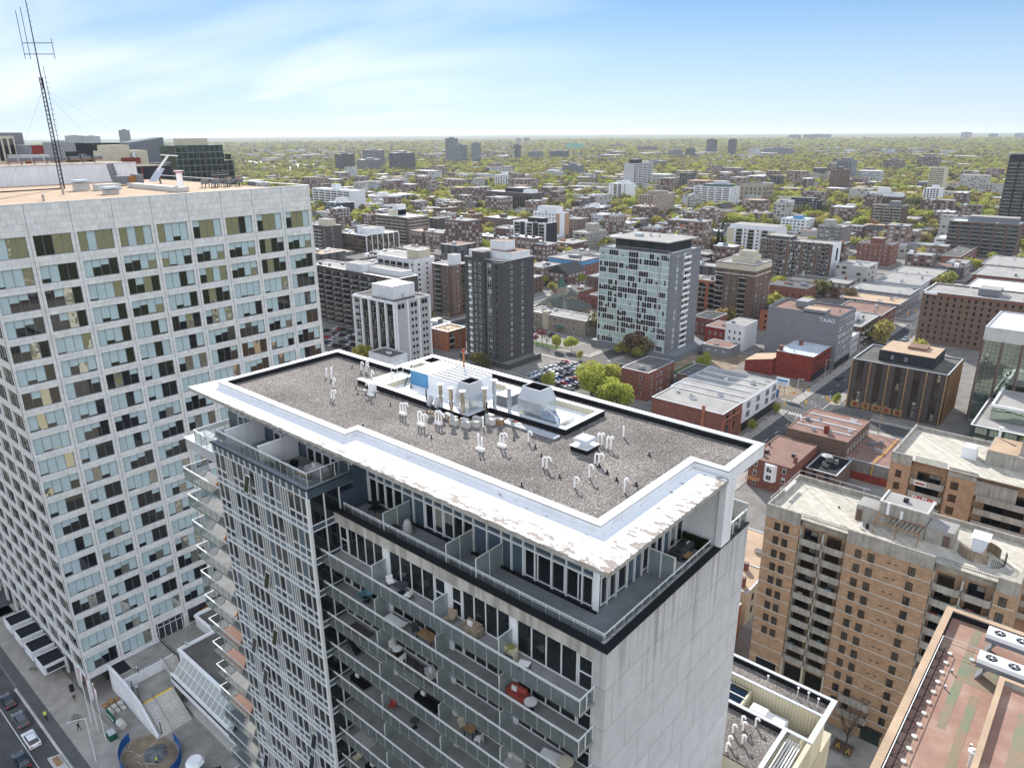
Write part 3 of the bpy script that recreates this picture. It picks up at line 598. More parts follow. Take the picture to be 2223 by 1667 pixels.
pent(b,.3,.42,.3,.7,2.6,'steel_grey'); pent(b,.55,.8,.3,.7,2.2,'white_wall'); vents(b,5); b.done()
r=(-35.1,4.9,285.7,315.7,33.8)
b=Bld('office_block','mirror glass building with brown piers at the right edge of the view','office building',*r,short='mirror glass building')
shell(b,'concrete_light','white_roof',.5)
for i in range(7):
 for k in range(7):b.win('S',3.1+i*5.7,.6+k*4.1,4.9,4.0,4,3,'mirror',fr=.05)
m=MB()
for i in range(8):m.box('brown_brick',-35.1+i*5.7-.05,-35.1+i*5.7+.5,285.1,285.69,0,29.4)
m.obj('pier',b.r); b.done()
b=Bld('commercial_building','low building with gravel roof terraces edged in white, in front of the mirror glass building','shop building',-29.4,12,252,283,10.2,short='low white-trimmed building')
shell(b,'glass_green','grey_roof',.6,coping='white_paint');
m=MB(); m.box('glass_mirror',-26,6,262,283,9.6,14.2); m.obj('upper_storey',b.r)
m=MB(); m.box('grey_roof',-25.7,5.7,262.3,282.7,14.2,14.3)
for a in((-26.3,6.3,261.7,262.3),(-26.3,-25.7,262.3,283),(5.7,6.3,262.3,283)):m.box('white_paint',*a,14.0,14.9)
m.obj('upper_roof',b.r); grid(b,'S',3,3.2,.4,ev(10,41,3.2,2.2,3,'mirror')); b.done()
b=generic('shop_row','white painted shop row with groups of narrow windows, along the left side of the street','shop building',(-118,-90.9,222.8,252.5,11),'white_wall','grey_roof','white shop row',E=(2,3.2,4.2,[(u+d,.55,2.2,1,'black',.4)for u in(4,12,20)for d in(0,1.0,2.0)]+[(26+d,.6,2.4,1,'black',.3)for d in(0,1.2,2.4)]),S=(2,3.2,2.0,[(8,1,1.5,1,'dark')]),nv=4,par=.3)
m=MB(); m.box('dark_metal',-90.89,-90.75,223,252.3,.3,3.4); m.obj('shopfront',b.r)
m=MB()
for y in(228,234,240,246):m.box('white_roof',-117,-93,y,y+.35,10.7,11.2)
m.obj('roof_ridge',b.r)
b=generic('brick_building','red-brown brick corner building with a tall chimney, half hidden behind the main roof edge','shop building',(-117,-90.95,208,222.5,11.2),'red_brick','grey_roof','red-brown corner building',E=(2,3.6,3.6,[(3.5,1.8,2.6,2,'dark',.3),(8.5,1.8,2.6,2,'dark',.3)]),S=(1,3,3,[(16,3.0,1.8,1,'dark')]),nv=3,par=.3)
m=MB(); m.box('orange_red_brick',-98,-97.1,207.3,207.99,3,12.8); m.obj('chimney',b.r)
m=MB(); m.box('orange_red_brick',-90.94,-90.7,208,222.5,8.2,8.8); m.box('orange_red_brick',-90.94,-90.7,208,208.8,0,8.2); m.box('orange_red_brick',-90.94,-90.7,221.7,222.5,0,8.2); m.box('orange_red_brick',-90.94,-90.7,214.6,215.4,0,8.2); m.obj('brick_pier',b.r)
generic('brick_building','two storey brown brick building with a grey roof, behind the white shop row','shop building',(-128,-118.6,246,262,8),'brown_brick','tar_roof','two storey brown building',S=(2,3,1,[(3,1,1.4,1,'home')]),nv=1)
b=Bld('corner_building','red brick corner house with white bay windows and an orange shop awning','shop building',-73.2,-61.2,188.3,209,8.7,short='red brick corner house')
shell(b,'red_brick','brown_roof',.25,coping='brown_roof')
for k in range(3):b.win('S',2.0,.6+k*2.9,1.0,1.7,1,1,'white'); b.win('S',10.2,.6+k*2.9,1.0,1.7,1,1,'white')
m=MB(); m.prism('white_paint',[(-68.6,188.29),(-67.9,187.2),(-65.7,187.2),(-65.0,188.29)],3.2,8.3); m.obj('bay_window',b.r)
for k in range(2):b.win('S',6.4,3.7+k*2.4,1.5,1.6,2,1,'white',1.12)
m=MB(); m.add('fabric_orange',[(-72.8,188.25,2.9),(-69.4,188.25,2.9),(-69.4,187.3,2.3),(-72.8,187.3,2.3),(-72.8,188.25,3.0),(-69.4,188.25,3.0),(-69.4,187.3,2.4),(-72.8,187.3,2.4)],[(0,1,2,3),(4,7,6,5),(3,2,6,7),(0,3,7,4),(2,1,5,6)]); m.obj('awning',b.r)
m=MB()
for x,y in((-71.5,192),(-62.2,192.4)):m.box('red_brick',x,x+.9,y,y+.9,8.4,10.3)
m.obj('chimney',b.r); vents(b,3,('dark_metal',)); b.done()
b=Bld('row_building','brown roofed brick row stepping back in three roof levels, above the red brick corner house','shop building',-71.5,-53.6,211,233,11,short='brown roofed row')
shell(b,'brown_brick','brown_roof',.2,coping='brown_roof')
for k in range(2):
 for i in range(7):b.win('E',1.8+i*3.0,3.6+k*3.3,.9,1.6,1,1,'white')
m=MB()
for y in(216.5,222,227.5):m.box('white_roof',-70.5,-54.5,y,y+.35,10.8,11.25)
m.obj('roof_ridge',b.r); m=MB(); m.box('red_paint',-61.5,-60.3,214,215.2,10.7,13.2); m.obj('chimney',b.r); vents(b,7); b.done()
b=generic('rear_extension','low brick rear extension with a black terrace behind the red corner house','shop building',(-60,-51.5,197,210.5,6.2),'brown_brick','black_membrane','rear extension with the terrace',S=(2,2.8,.6,[(2.5,1.2,1.6,1,'dark'),(6,1.2,1.6,1,'dark')]),nv=3)
p=root('parasol','grey and white parasol standing open on the black rear terrace','parasol',(-57,205,6.0)); m=MB(); m.cyl('aluminium',-57,205,6.0,8.3,.04,6); m.obj('pole',p); m=MB(); m.add('fabric_grey',[(-57,205,8.5)]+[(-57+1.6*math.cos(a*math.pi/4),205+1.6*math.sin(a*math.pi/4),7.9)for a in range(8)],[(0,1+i,1+(i+1)%8)for i in range(8)]); m.obj('canopy',p)
b=generic('commercial_building','single storey building with a red-brown flat roof and a yellow gas pipe','shop building',(-57.5,-41.5,212,236,6),'concrete_dark','brown_roof','building with the yellow pipe',nv=6,par=.15)
p=MB(); p.tube('signal_yellow',[(-45.5,236,6.3),(-45.6,222,6.3),(-46.2,212,6.3),(-46.2,211.8,.2)],.1,6); p.obj('gas_pipe',b.r)
m=MB(); m.box('red_paint',-52,-41.6,211.7,211.98,0,2.4); m.obj('painted_wall',b.r)
def hip(name,label,x0,x1,y0,y1,hw,hr,wall,roof,short=None):
 b=Bld(name,label,'house',x0,x1,y0,y1,hr,short=short); m=MB(); m.box(wall,x0,x1,y0,y1,0,hw); m.obj('wall',b.r)
 m=MB(); e=.4; W=x1-x0; D=y1-y0; k=min(W,D)/2; a=(x0+k,x1-k)if W>D else((x0+x1)/2,)*2; c=((y0+y1)/2,)*2 if W>D else(y0+k,y1-k)
 m.add(roof,[(x0-e,y0-e,hw),(x1+e,y0-e,hw),(x1+e,y1+e,hw),(x0-e,y1+e,hw),(a[0]-.01,c[0]-.01,hr),(a[1]+.01,c[1]+.01,hr)],[(0,1,5,4)if W>D else(0,1,4),(1,2,5)if W>D else(1,2,5,4),(2,3,4,5)if W>D else(2,3,5),(3,0,4)if W>D else(3,0,4,5),(3,2,1,0)]); m.obj('roof',b.r); return b
b=hip('corner_building','dark hip roofed corner building across from the dark office with the copper fins',-71.5,-58,238,252,6.5,9.6,'brown_brick','shingle_roof','hip roofed corner building')
for i in range(4):b.win('E',2+i*3.2,2.8,1.2,1.6,1,1,'dark')
b.done()
b=Bld('church','stone church with a steep dark roof, a low octagonal lantern and a green domed turret','church',-249,-226,305,330,14,short='stone church')
m=MB(); m.box('stone_wall',-249,-226,308,328,0,5.5)
for s in((-249,-226,313,323,'x'),):pass
m.obj('wall',b.r)
m=MB(); m.add('church_roof',[(-250,307,5.3),(-225,307,5.3),(-225,329,5.3),(-250,329,5.3),(-244,318,12.2),(-231,318,12.2)],[(0,1,5,4),(1,2,5),(2,3,4,5),(3,0,4)])
m.add('church_roof',[(-243,305,6.0),(-232,305,6.0),(-237.5,305,11.5),(-237.5,317,11.5),(-243,317,6.0),(-232,317,6.0)],[(0,2,3,4),(1,5,3,2)]); m.obj('roof',b.r)
m=MB(); m.add('stone_wall',[(-242.6,305.1,0),(-232.4,305.1,0),(-232.4,305.1,6),(-237.5,305.1,11.2),(-242.6,305.1,6)],[(0,1,2,3,4)]); m.box('stone_wall',-242.6,-232.4,305.1,308,0,6); m.obj('gable',b.r)
m=MB(); m.add('white_paint',[(-240.3,304.9,4.2),(-234.7,304.9,4.2),(-237.5,304.9,8.0)],[(0,1,2)]); m.add('black_wall',[(-239.4,304.85,4.3),(-235.6,304.85,4.3),(-237.5,304.85,6.8)],[(0,1,2)]); m.obj('window',b.r)
m=MB(); m.cyl('stone_wall',-233,319,10.5,13.0,3.6,8); m.cyl('church_roof',-233,319,13.0,16.2,4.4,8,.05); m.obj('lantern',b.r)
m=MB(); m.box('stone_wall',-248.5,-244.5,326,330,0,14); m.cyl('green_roof',-246.5,328,14,17.5,2.4,8,1.3); m.cyl('green_roof',-246.5,328,17.5,19.5,1.3,8,.05); m.obj('turret',b.r)
b=generic('school_building','two storey buff stone building with a square chimney tower, before the church','school',(-241,-203.1,290.5,303.5,7.9),'stone_wall','grey_roof','buff stone building',S=(2,3.2,1,ev(9,37.9,1.4,1.6,2,'white')),E=(2,3.2,1,ev(3,13,1.5,1.6,2,'white')),nv=6)
m=MB(); m.box('beige_cladding',-229,-226,288.6,290.49,0,9.6); m.obj('chimney_tower',b.r); m=MB(); m.add('green_roof',[(-221,288,2.6),(-216,288,2.6),(-216,290.4,2.6),(-221,290.4,2.6),(-218.5,289.6,4)],[(0,1,4),(1,2,4),(3,0,4)]); m.obj('porch_roof',b.r)
b=generic('apartment_building','brick building with a blue-grey top storey and pale flat roof, behind the stone church','apartment building',(-321,-291.9,411.2,431.8,13),'red_brick','grey_roof','blue topped brick building',S=(3,2.9,.6,ev(6,29,1.4,1.4,1,'white')),E=(4,2.9,.6,ev(4,20,1.3,1.4,1,'white')),nv=3,pents=[(.4,.65,.4,.7,1.6,'steel_grey')])
m=MB(); m.box('blue_paint',-321.1,-291.8,411.0,411.19,9.6,12.2); m.box('blue_paint',-291.89,-291.7,411.19,431.9,9.6,12.2); m.obj('wall_band',b.r)
generic('apartment_block','wide white striped slab of long balconies with a blank white end wall','apartment building',(-844,-755.4,575.3,592.5,30),'white_wall','white_roof','white striped slab',S=(9,3.0,1.5,[('b',7+i*13.0,11.5,1.2,'white','dark')for i in range(6)]),pents=[(.4,.5,.3,.8,6)])
generic('apartment_block','small block with a black and white dotted facade and blank pale end','apartment building',(-734.7,-704.6,515.7,535.5,22.2),'black_wall','white_roof','dotted block',S=(7,2.9,1,ev(8,30,2.0,1.7,1,'pale')),pents=[(.45,.85,.3,.8,5)])
generic('apartment_block','dark brown brick block with a grey balcony strip, right beside the marble tower','apartment building',(-528.7,-495.8,348.2,362.3,27.4),'dark_brown_brick','grey_roof','dark brown block',S=(9,2.8,1,bal((17,23),4.6,1.2,'solid','dark')+[(29,1,1.4,1,'home')]),E=(9,2.8,1,[(5,1,1.4,1,'home')]),pents=[(.5,.9,.3,.8,4.6,'beige_cladding')])
b=generic('office_block','bronze glass office with white fins and a white roof, left of the grey banded apartments','office building',(-511.9,-478.7,372.8,407.4,18.8),'brown_brick','white_roof','bronze glass office',S=(5,3.4,.8,ev(6,33,5.0,2.2,4,'bronze')),E=(5,3.4,.8,ev(6,34.6,5.2,2.4,4,'bronze')),pents=[(.35,.85,.25,.7,4.4),(.15,.3,.3,.6,5,'grey_wall')])
m=MB()
for i in range(7):m.box('white_paint',-478.69,-478.0,372.8+i*5.7,373.3+i*5.7,0,18.4)
m.obj('fin',b.r)
b=generic('apartment_block','grey-brown apartment block with white floor bands on its end wall, behind the bronze glass office','apartment building',(-553.3,-508.2,444.3,469.3,25.1),'brown_brick','white_roof','white banded brown block',S=(8,2.9,1,bal((4,11,18,25,32,39),5.5,1.3,'solid','dark')),E=(8,2.9,1,[(9,1.5,1.6,1,'white'),(15,1.5,1.6,1,'white')]),pents=[(.2,.45,.3,.8,4.5,'beige_cladding'),(.3,.45,.4,.8,9)])
m=MB()
for k in range(8):m.box('white_paint',-508.19,-508.0,444.3,469.3,3.6+k*2.9,3.9+k*2.9);
m.obj('wall_band',b.r)
generic('apartment_block','lower brown brick wing at the right end of the white banded block','apartment building',(-508.0,-498,471,488,22.7),'dark_brown_brick','tar_roof','lower brown wing',S=(7,2.9,1,[(5,1.3,1.3,1,'home')]),nv=1)
generic('apartment_block','long low block of black balconies with a white roof, right of the white striped slab','apartment building',(-820.2,-794.2,650.7,710.7,16.2),'light_grey_wall','white_roof','block of black balconies',E=(5,2.9,1,bal([5+i*8.3 for i in range(7)],6.5,1.2,'rail','dark')),S=(5,2.9,1,[(5,1.3,1.3,1,'home')]),pents=[(.3,.7,.1,.3,4)])
generic('apartment_block','brown brick block with a pinkish blank end wall, left of the arcaded dark block','apartment building',(-599.8,-583.3,561.3,582.7,19.9),'brown_brick','grey_roof','pinkish ended block',S=(6,2.9,1,bal((5,12),5,1.2,'solid','dark')),pents=[(.3,.7,.3,.6,3,'brown_brick')])
generic('brick_building','square dark red brick building with a small rooftop hut, right of the pinkish ended block','apartment building',(-579.4,-559.9,583,598.3,13),'red_brick','tar_roof','square dark red building',S=(4,2.9,1,ev(4,19,1.2,1.5,1,'home')),E=(4,2.9,1,ev(4,15,1.2,1.5,1,'home')),pents=[(.4,.7,.3,.6,3,'red_brick')])
r=(-631.6,-558.8,682.9,702,29.1)
b=generic('office_block','wide chocolate brown block of tall arched window bays under a brown roof','office building',r,'dark_brown_brick','white_roof','arcaded chocolate block',pents=[(.35,.7,.3,.8,4.5,'black_wall'),(.75,.95,.3,.8,3.4)])
for i in range(19):b.win('S',4+i*3.65,2,1.9,23,1,8,'black',fr=.12)
b.done()
generic('apartment_building','mid-rise red brick block with white windows, left of the black and white balcony tower','apartment building',(-529.5,-495.5,567.9,588.1,14),'brown_brick','white_roof','mid-rise red brick block',S=(4,2.9,1,ev(9,34,1.2,1.5,1,'white')),E=(4,2.9,1,ev(5,20,1.2,1.5,1,'white')),pents=[(.5,.65,.3,.6,3.4,'dark_brown_brick')])
b=generic('apartment_tower','black and white tower with columns of dark balconies and a blank black end wall','apartment building',(-399.5,-364.6,463.7,477.4,28.3),'white_wall','grey_roof','black and white tower',S=(10,2.7,.8,bal((4.5,17.5,30),6,1.3,'rail','dark')),pents=[(.35,.8,.3,.8,3.2,'black_wall')],nv=4)
m=MB(); m.box('black_wall',-364.59,-364.3,463.5,477.5,0,28.25); m.box('black_wall',-391,-387,462.6,463.69,0,28.2); m.box('black_wall',-377.5,-373,462.6,463.69,0,28.2); m.obj('wall_strip',b.r)
b=generic('apartment_tower','white tower with a peach brick edge, behind the black and white balcony tower','apartment building',(-440.9,-409.6,540.7,555,27),'white_wall','white_roof','white and peach tower',S=(9,2.8,1,ev(7,31,1.8,1.6,2,'home')),pents=[(.1,.8,.2,.9,5)])
m=MB(); m.box('orange_brick',-414,-409.7,540.3,540.69,0,26.5); m.box('orange_brick',-409.59,-409.4,548,554.9,0,26.5); m.obj('wall_strip',b.r)
generic('apartment_building','narrow brown brick block with pale windows, right of the white and peach tower','apartment building',(-425,-408.5,569,586,19.4),'brown_brick','grey_roof','narrow brown block',S=(6,2.9,1,ev(4,16,1.2,1.5,1,'white')),E=(6,2.9,1,ev(4,17,1.2,1.5,1,'white')))
generic('apartment_building','weathered grey concrete block with stepped balconies and a boxy rooftop shed','apartment building',(-385,-369.4,527.3,557.1,14.1),'concrete','grey_roof','weathered grey block',S=(4,2.9,1,bal((5,11),4.5,1.2,'solid','dark')),E=(4,2.9,1,ev(7,29,2.4,1.5,2,'home')),pents=[(.2,.8,.5,.8,6,'concrete')])
generic('apartment_building','grey and white block with dark balcony panels, behind the weathered grey block','apartment building',(-495.7,-469.7,689.4,712.7,16.6),'brown_brick','white_roof','grey and white block',S=(5,2.9,1,ev(5,26,2.2,1.5,2,'white')),E=(5,2.9,1,bal((4,11,18),5,1.2,'white','dark')),pents=[(.4,.7,.3,.7,4)])
generic('office_block','small pale concrete office with a flat white roof among trees','office building',(-624,-601.7,889.7,904.5,12),'white_wall','white_roof','small pale concrete office',S=(3,3.2,1,ev(4,22,3.2,1.5,2,'dark')))
b=generic('apartment_tower','tall tower of white balcony bands with a pale blank end wall and dark roof box','apartment building',(-704.3,-684.6,1110.7,1172.2,46),'light_grey_wall','tar_roof','tall white banded tower',E=(15,2.85,1.5,[('b',8+i*15,13.5,1.4,'white','dark')for i in range(4)]),pents=[(.2,.8,.15,.5,6,'black_wall')])
b=generic('apartment_block','white apartment block with brown balcony stripes and a flat white crown','apartment building',(-606,-574.8,916.5,938.3,27),'white_wall','white_roof','white block with brown stripes',S=(9,2.8,1,bal((11,18.5),5,1.2,'solid','bronze')+[(4,1.6,1.4,1,'dark'),(27,1.6,1.4,1,'dark')]),pents=[(.4,.8,.2,.8,3.4)])
generic('apartment_block','long buff brown apartment block with a stepped roofline','apartment building',(-449.6,-429.8,741.3,789.1,29),'tan_brick','tar_roof','buff brown block',S=(10,2.75,1,ev(5,20,1.5,1.4,1,'dark')),E=(10,2.75,1,ev(10,48,2.2,1.5,2,'home')),pents=[(.2,.9,.25,.45,4,'tan_brick'),(.2,.9,.6,.75,3,'tan_brick')])
generic('apartment_block','white block striped with maroon window columns, far beyond the arcaded chocolate block','apartment building',(-919.4,-885.8,1016.1,1028.8,25.2),'white_wall','white_roof','maroon striped block',S=(8,2.85,1,ev(5,33,2.6,2.2,1,'bronze')),pents=[(.4,.7,.3,.8,5)])
generic('apartment_block','plain tan and grey block, right of the maroon striped block','apartment building',(-911.2,-885.9,1058.4,1085,22.3),'tan_brick','grey_roof','tan and grey block',E=(7,2.85,1,ev(4,26,2,1.3,1,'home')))
generic('apartment_block','blue-white balcony block with a green rooftop drum, beside the stone museum','apartment building',(-462.2,-411.1,899,925.5,29.8),'white_wall','tar_roof','blue-white balcony block',S=(10,2.8,1,[('b',5+i*10,8.4,1.2,'white','bronze')for i in range(5)]),E=(10,2.8,1,ev(3,26,4,1.5,2,'home')),pents=[(.2,.9,.2,.8,2.6,'green_roof'),(.45,.8,.3,.7,6,'silver_roof')])
generic('museum_building','buff stone palace-like block with tall arched windows, beside the blue-white balcony block','museum',(-435.4,-402.6,979.6,1016.2,28.5),'stone_wall','shingle_roof','buff stone palace',S=(4,6,2,ev(5,33,2.6,4.0,2,'dark')),E=(4,6,2,ev(6,36,2.6,4.0,2,'dark')))
generic('apartment_block','grey-brown concrete block, in front of the blue-white balcony block','apartment building',(-378.3,-342.6,745.1,770.2,16.5),'tan_brick','tar_roof','grey-brown block',S=(5,2.9,1,ev(9,35,1.5,1.5,1,'home')),E=(5,2.9,1,ev(5,25,1.5,1.5,1,'home')),pents=[(.1,.5,.2,.6,2.5,'tan_brick')])
b=generic('apartment_block','black modern block with a white framed corner, in front of the tall narrow brick tower','apartment building',(-351.2,-302.4,904.7,917.5,18.3),'black_wall','grey_roof','black modern block',S=(5,3.1,1,ev(12,48.8,2.2,2.0,2,'home')),pents=[(.3,.9,.2,.8,2.4,'black_wall')])
m=MB(); m.box('white_paint',-351.3,-331,904.3,904.69,15,18); m.box('white_paint',-332,-331,904.3,904.69,0,15); m.box('white_paint',-351.3,-350.3,904.3,904.69,0,15); m.obj('wall_frame',b.r)
generic('office_block','brown building with a white colonnaded top storey and white roof boxes','office building',(-284.4,-240.3,1016.6,1040,18.2),'brown_brick','white_roof','white topped brown building',S=(5,3,1,ev(10,44,2.2,1.8,1,'dark')),pents=[(.05,.95,.1,.9,3.8),(.3,.6,.3,.7,9)])
generic('apartment_block','brown block with pale balcony bands and a blank white end','apartment building',(-215.7,-187.3,803.8,826.3,25.8),'brown_brick','tar_roof','pale banded brown block',S=(9,2.8,1,bal((5.5,14.5,23.5),7.6,1.3,'solid','dark')),pents=[(.5,.8,.3,.7,4,'grey_wall')])
generic('apartment_tower','tall narrow dark brown brick tower rising above the tree line','apartment building',(-388,-371.3,1196.8,1237.5,40),'brown_brick','tar_roof','tall narrow brick tower',E=(13,2.9,1,ev(6,40,1.8,1.5,1,'dark')),S=(13,2.9,1,ev(3,16,1.2,1.2,1,'home')),pents=[(.3,.7,.2,.6,4,'brown_brick')])
generic('apartment_tower','dark blue-grey tower directly behind the tall narrow brick tower','apartment building',(-452,-425,1420,1450,46),'steel_grey','tar_roof','blue-grey tower',S=(14,2.9,2,ev(5,27,3,1.5,2,'tinted')),pents=[(.2,.8,.2,.8,4,'steel_grey')])
generic('office_tower','pale concrete tower with a fine window grid and a blank side','office building',(-267.9,-247.8,1270.6,1295,43.4),'beige_cladding','grey_roof','pale gridded tower',S=(13,3.1,2,ev(9,20,1.3,1.9,1,'dark',.5)),E=None)
generic('apartment_block','small white block with black window columns, in front of the pale gridded tower','apartment building',(-240.2,-220.4,1121.3,1144.8,22.9),'white_wall','white_roof','small white block',S=(8,2.7,1,ev(5,20,2.0,1.7,1,'black')),pents=[(.4,.8,.3,.7,4)])
generic('apartment_block','broad block of grey glass bays and brown brick at the right edge','apartment building',(-124.5,-76,688.8,712,27),'brown_brick','silver_roof','broad modern block',S=(8,3.1,1.5,[('b',4+i*8.1,6.6,1.3,'glass','tinted')for i in range(6)]),pents=[(.25,.95,.2,.8,4,'steel_grey')])
generic('apartment_tower','dark glass tower rising at the right edge of the view above the broad modern block','apartment building',(-106,-76,792.8,815,76),'black_wall','tar_roof','dark glass tower at the edge',S=(22,3.05,4,[('b',4+i*8,6.6,1.3,'glass','tinted')for i in range(4)]))
b=generic('apartment_block','white roofed block with pinkish side bays and black balcony columns, behind the long brown slab','apartment building',(-260.3,-220.9,570.2,594.8,22.9),'white_wall','white_roof','white roofed pink block',S=(8,2.75,1,bal((10,20,31),5.2,1.3,'rail','dark')+[(3.5,1.4,1.4,1,'dark'),(15,1.4,1.4,1,'dark'),(25.5,1.4,1.4,1,'dark'),(36,1.4,1.4,1,'dark')]),pents=[(.02,.98,.1,.9,2.4)])
m=MB(); m.box('beige_cladding',-260.4,-255,569.85,570.19,0,22.4); m.box('beige_cladding',-226.5,-220.8,569.85,570.19,0,22.4); m.obj('wall_strip',b.r)
b=generic('apartment_block','long brown slab of recessed windows with a blank white end wall carrying a dark banner','apartment building',(-200,-152,492.2,508.3,27.5),'brown_brick','grey_roof','long brown slab',S=(10,2.7,.8,[(2.5+i*4.7,2.6,1.8,2,'home')for i in range(10)]+bal([4.9+i*9.4 for i in range(5)],1.9,.6,'rail','dark')),pents=[(.05,.4,.2,.9,2,'dark_brown_brick')])
m=MB(); m.box('white_wall',-151.99,-151.8,492.1,508.4,0,27.4); m.box('black_wall',-151.79,-151.7,499.5,503,16,24); m.obj('end_panel',b.r)
generic('office_block','beige and black banded block with a white blank end, behind the long brown slab','office building',(-209.9,-189.3,633.7,655.7,22.1),'concrete_dark','grey_roof','white ended banded block',S=(7,3,1,ev(4,20,4.4,1.3,3,'curt' if False else 'home')),pents=[(.1,.45,.3,.8,4,'concrete')])
generic('apartment_building','square red brick block with a raised central hut, right of the long brown slab','apartment building',(-166.5,-143,597.4,620,15.7),'red_brick','tar_roof','square red brick block',S=(5,2.9,.8,ev(6,23,1.1,1.5,1,'white')),E=(5,2.9,.8,ev(4,22,1.1,1.5,1,'white')),pents=[(.35,.7,.1,.5,4,'red_brick')])
generic('office_block','low white modern office with two ribbon window bands, near the far end of the street','office building',(-133.5,-103.1,692.3,717.7,12.1),'white_wall','white_roof','low white modern office',S=(3,3.7,1.2,ev(5,30,5.2,1.2,4,'dark')),E=(3,3.7,1.2,ev(4,25,5.2,1.2,4,'dark')),pents=[(.3,.7,.3,.7,2.4,'silver_roof')])
generic('office_block','pale office with a blue rooftop box, behind the white roofed pink block','office building',(-282.9,-257.3,742.1,765,13.9),'white_wall','silver_roof','blue boxed office',S=(4,3,1,ev(6,25,2.6,1.7,2,'home')),E=(4,3,1,ev(4,22,2.6,1.7,2,'home')),pents=[(.4,.7,.2,.6,3,'blue_paint')])
b=generic('shop_row','curved-fronted row with black balconies and pointed blue skylights, right behind the grey office','shop building',(-112,-91.5,352,384,11),'brown_brick','grey_roof','row with the blue skylights',E=(3,3.2,1.2,bal([4+i*5.4 for i in range(5)],3.4,1.1,'rail','dark')),pents=[(.15,.7,.3,.6,2.6)],nv=5)
b=generic('shop_row','low pale grey two storey shop between the grey office and the balcony row','shop building',(-108,-91.2,337,350.5,9),'light_grey_wall','white_roof','pale grey shop',E=(2,3.2,1.4,ev(5,13.5,2.0,1.5,2,'home')),nv=1)
for i,(x0,x1,y0,y1,h,wl,rf,lb)in enumerate([(-116,-92.5,388,416,9,'red_brick','brown_roof','red brick store with a brown roof at the corner beyond the balcony row'),(-126,-94.5,432,452,7,'concrete_dark','tan_roof','low dark store with a tan roof across the far intersection'),(-128,-95,454,478,8.5,'grey_wall','grey_roof','flat grey store, second building past the far intersection'),(-122,-96,482,520,9.5,'light_grey_wall','grey_roof','wide pale grey store with a ribbed roof edge along the far street'),
  (-124,-97,524,560,8,'brown_brick','grey_roof','long low brown brick store with rooftop boxes along the far street'),(-70,-40,430,452,9,'red_brick','grey_roof','brick store with a grey roof opposite the far intersection, right side'),(-74,-30,456,490,8,'orange_red_brick','tan_roof','orange brick store with a tan roof on the right side of the far street'),(-76,-28,495,540,8,'brown_brick','white_roof','wide store with a white roof on the right side of the far street'),(-80,-40,546,590,9,'red_brick','grey_roof','long red brick store at the right edge beyond the white roofed store'),(-112,-100,615,680,9,'red_brick','tar_roof','long red brick row in front of the low white modern office'),
  (-84,-50,600,650,8,'brown_brick','grey_roof','brown flat roofed store at the right edge, far along the street')]):
 generic('store_building',lb,'shop building',(x0,x1,y0,y1,h),wl,rf,None,E=(2,3.2,1.2,ev(max(3,int((y1-y0)/4.5)),y1-y0,1.6,1.6,1,'home')),S=(2,3.2,1.2,ev(max(3,int((x1-x0)/5)),x1-x0,1.5,1.6,1,'home')),nv=4)
for x0,x1,y0,y1,h,wl,rf,lb in[(-141,-131.5,316,330,12.2,'white_wall','grey_roof','narrow house with a tall white side wall and red front, behind the vacant lot'),(-152,-141.5,318,332,8.5,'red_paint','brown_roof','red brick house left of the tall white side wall'),(-144,-131,300,311,5,'grey_wall','brown_roof','low garage with a brown roof at the edge of the vacant lot'),(-165,-154,330,346,9,'red_brick','shingle_roof','dark red house with a shingle roof behind the glass fronted tower')]:
 generic('house',lb,'house',(x0,x1,y0,y1,h),wl,rf,None,S=(max(1,int(h/3.4)),3,.8,ev(3,x1-x0,1,1.5,1,'white')),nv=1,par=.2)
generic('roof_hut','low white stucco annex with two flat roof sections, in front of the white office block','shop building',(-240,-225.5,184,193,9.8),'white_wall','tar_roof','white stucco annex',S=(1,3,5.4,ev(5,14,.5,.6,1,'black')),nv=2)
b=Bld('apartment_tower','dark green glass tower with a beige roof box, rising behind the marble tower roof','apartment building',-384,-367,174,206,85,short='dark green glass tower')
m=MB(); m.box('glass_green',-384,-367,174,204,0,84.3); m.obj('wall',b.r); m=MB(); m.box('glass_green',-384,-367,174.5,199,84.301,92.0); m.obj('upper_storeys',b.r); m=MB()
for k in range(10):m.box('steel_grey',-366.99,-366.8,174,204 if k<8 else 199,60.6+k*3.1,60.9+k*3.1)
for k in range(11):m.box('steel_grey',-366.99,-366.85,174.2+k*2.9,174.4+k*2.9,60,92 if k<9 else 84.3)
m.obj('facade_grid',b.r); m=MB(); m.box('beige_cladding',-386,-376,183,196,92,95.2); m.obj('penthouse',b.r)
for k in range(9):
 z=60+k*3.1
 for u in ev(8,30,3.0,2.6,3,'tinted'):b.win('E',u[0]-1.5 if False else u[0],z,3.2,2.7,3,1,'tinted')
for k in range(6):b.balc('E',21,62+k*3.1,9,1.1,'glass')
b.done()
b=Bld('building_block','low black building with red stripes and a railed roof terrace, behind the marble tower roof','apartment building',-320,-300,117,140,85.6,short='black building with red stripes')
m=MB(); m.box('black_wall',-320,-300,117,140,0,85.5); m.obj('wall',b.r); m=MB()
for y in(121,128,134.5):m.box('red_paint',-299.99,-299.9,y,y+.5,76,85.3)
m.obj('wall_stripe',b.r); m=MB(); m.box('railing_glass',-299.9,-299.85,118,139.8,85.5,86.6); m.box('white_paint',-300,-299.85,118,139.8,86.6,86.7); m.obj('railing',b.r)
m=MB(); m.box('tan_roof',-319.5,-300.2,117.4,139.8,85.5,85.6); m.obj('roof',b.r)
b=Bld('building_block','beige concrete core with stepped blank walls, above the black building with red stripes','apartment building',-345,-333,128,146,93,short='beige concrete core')
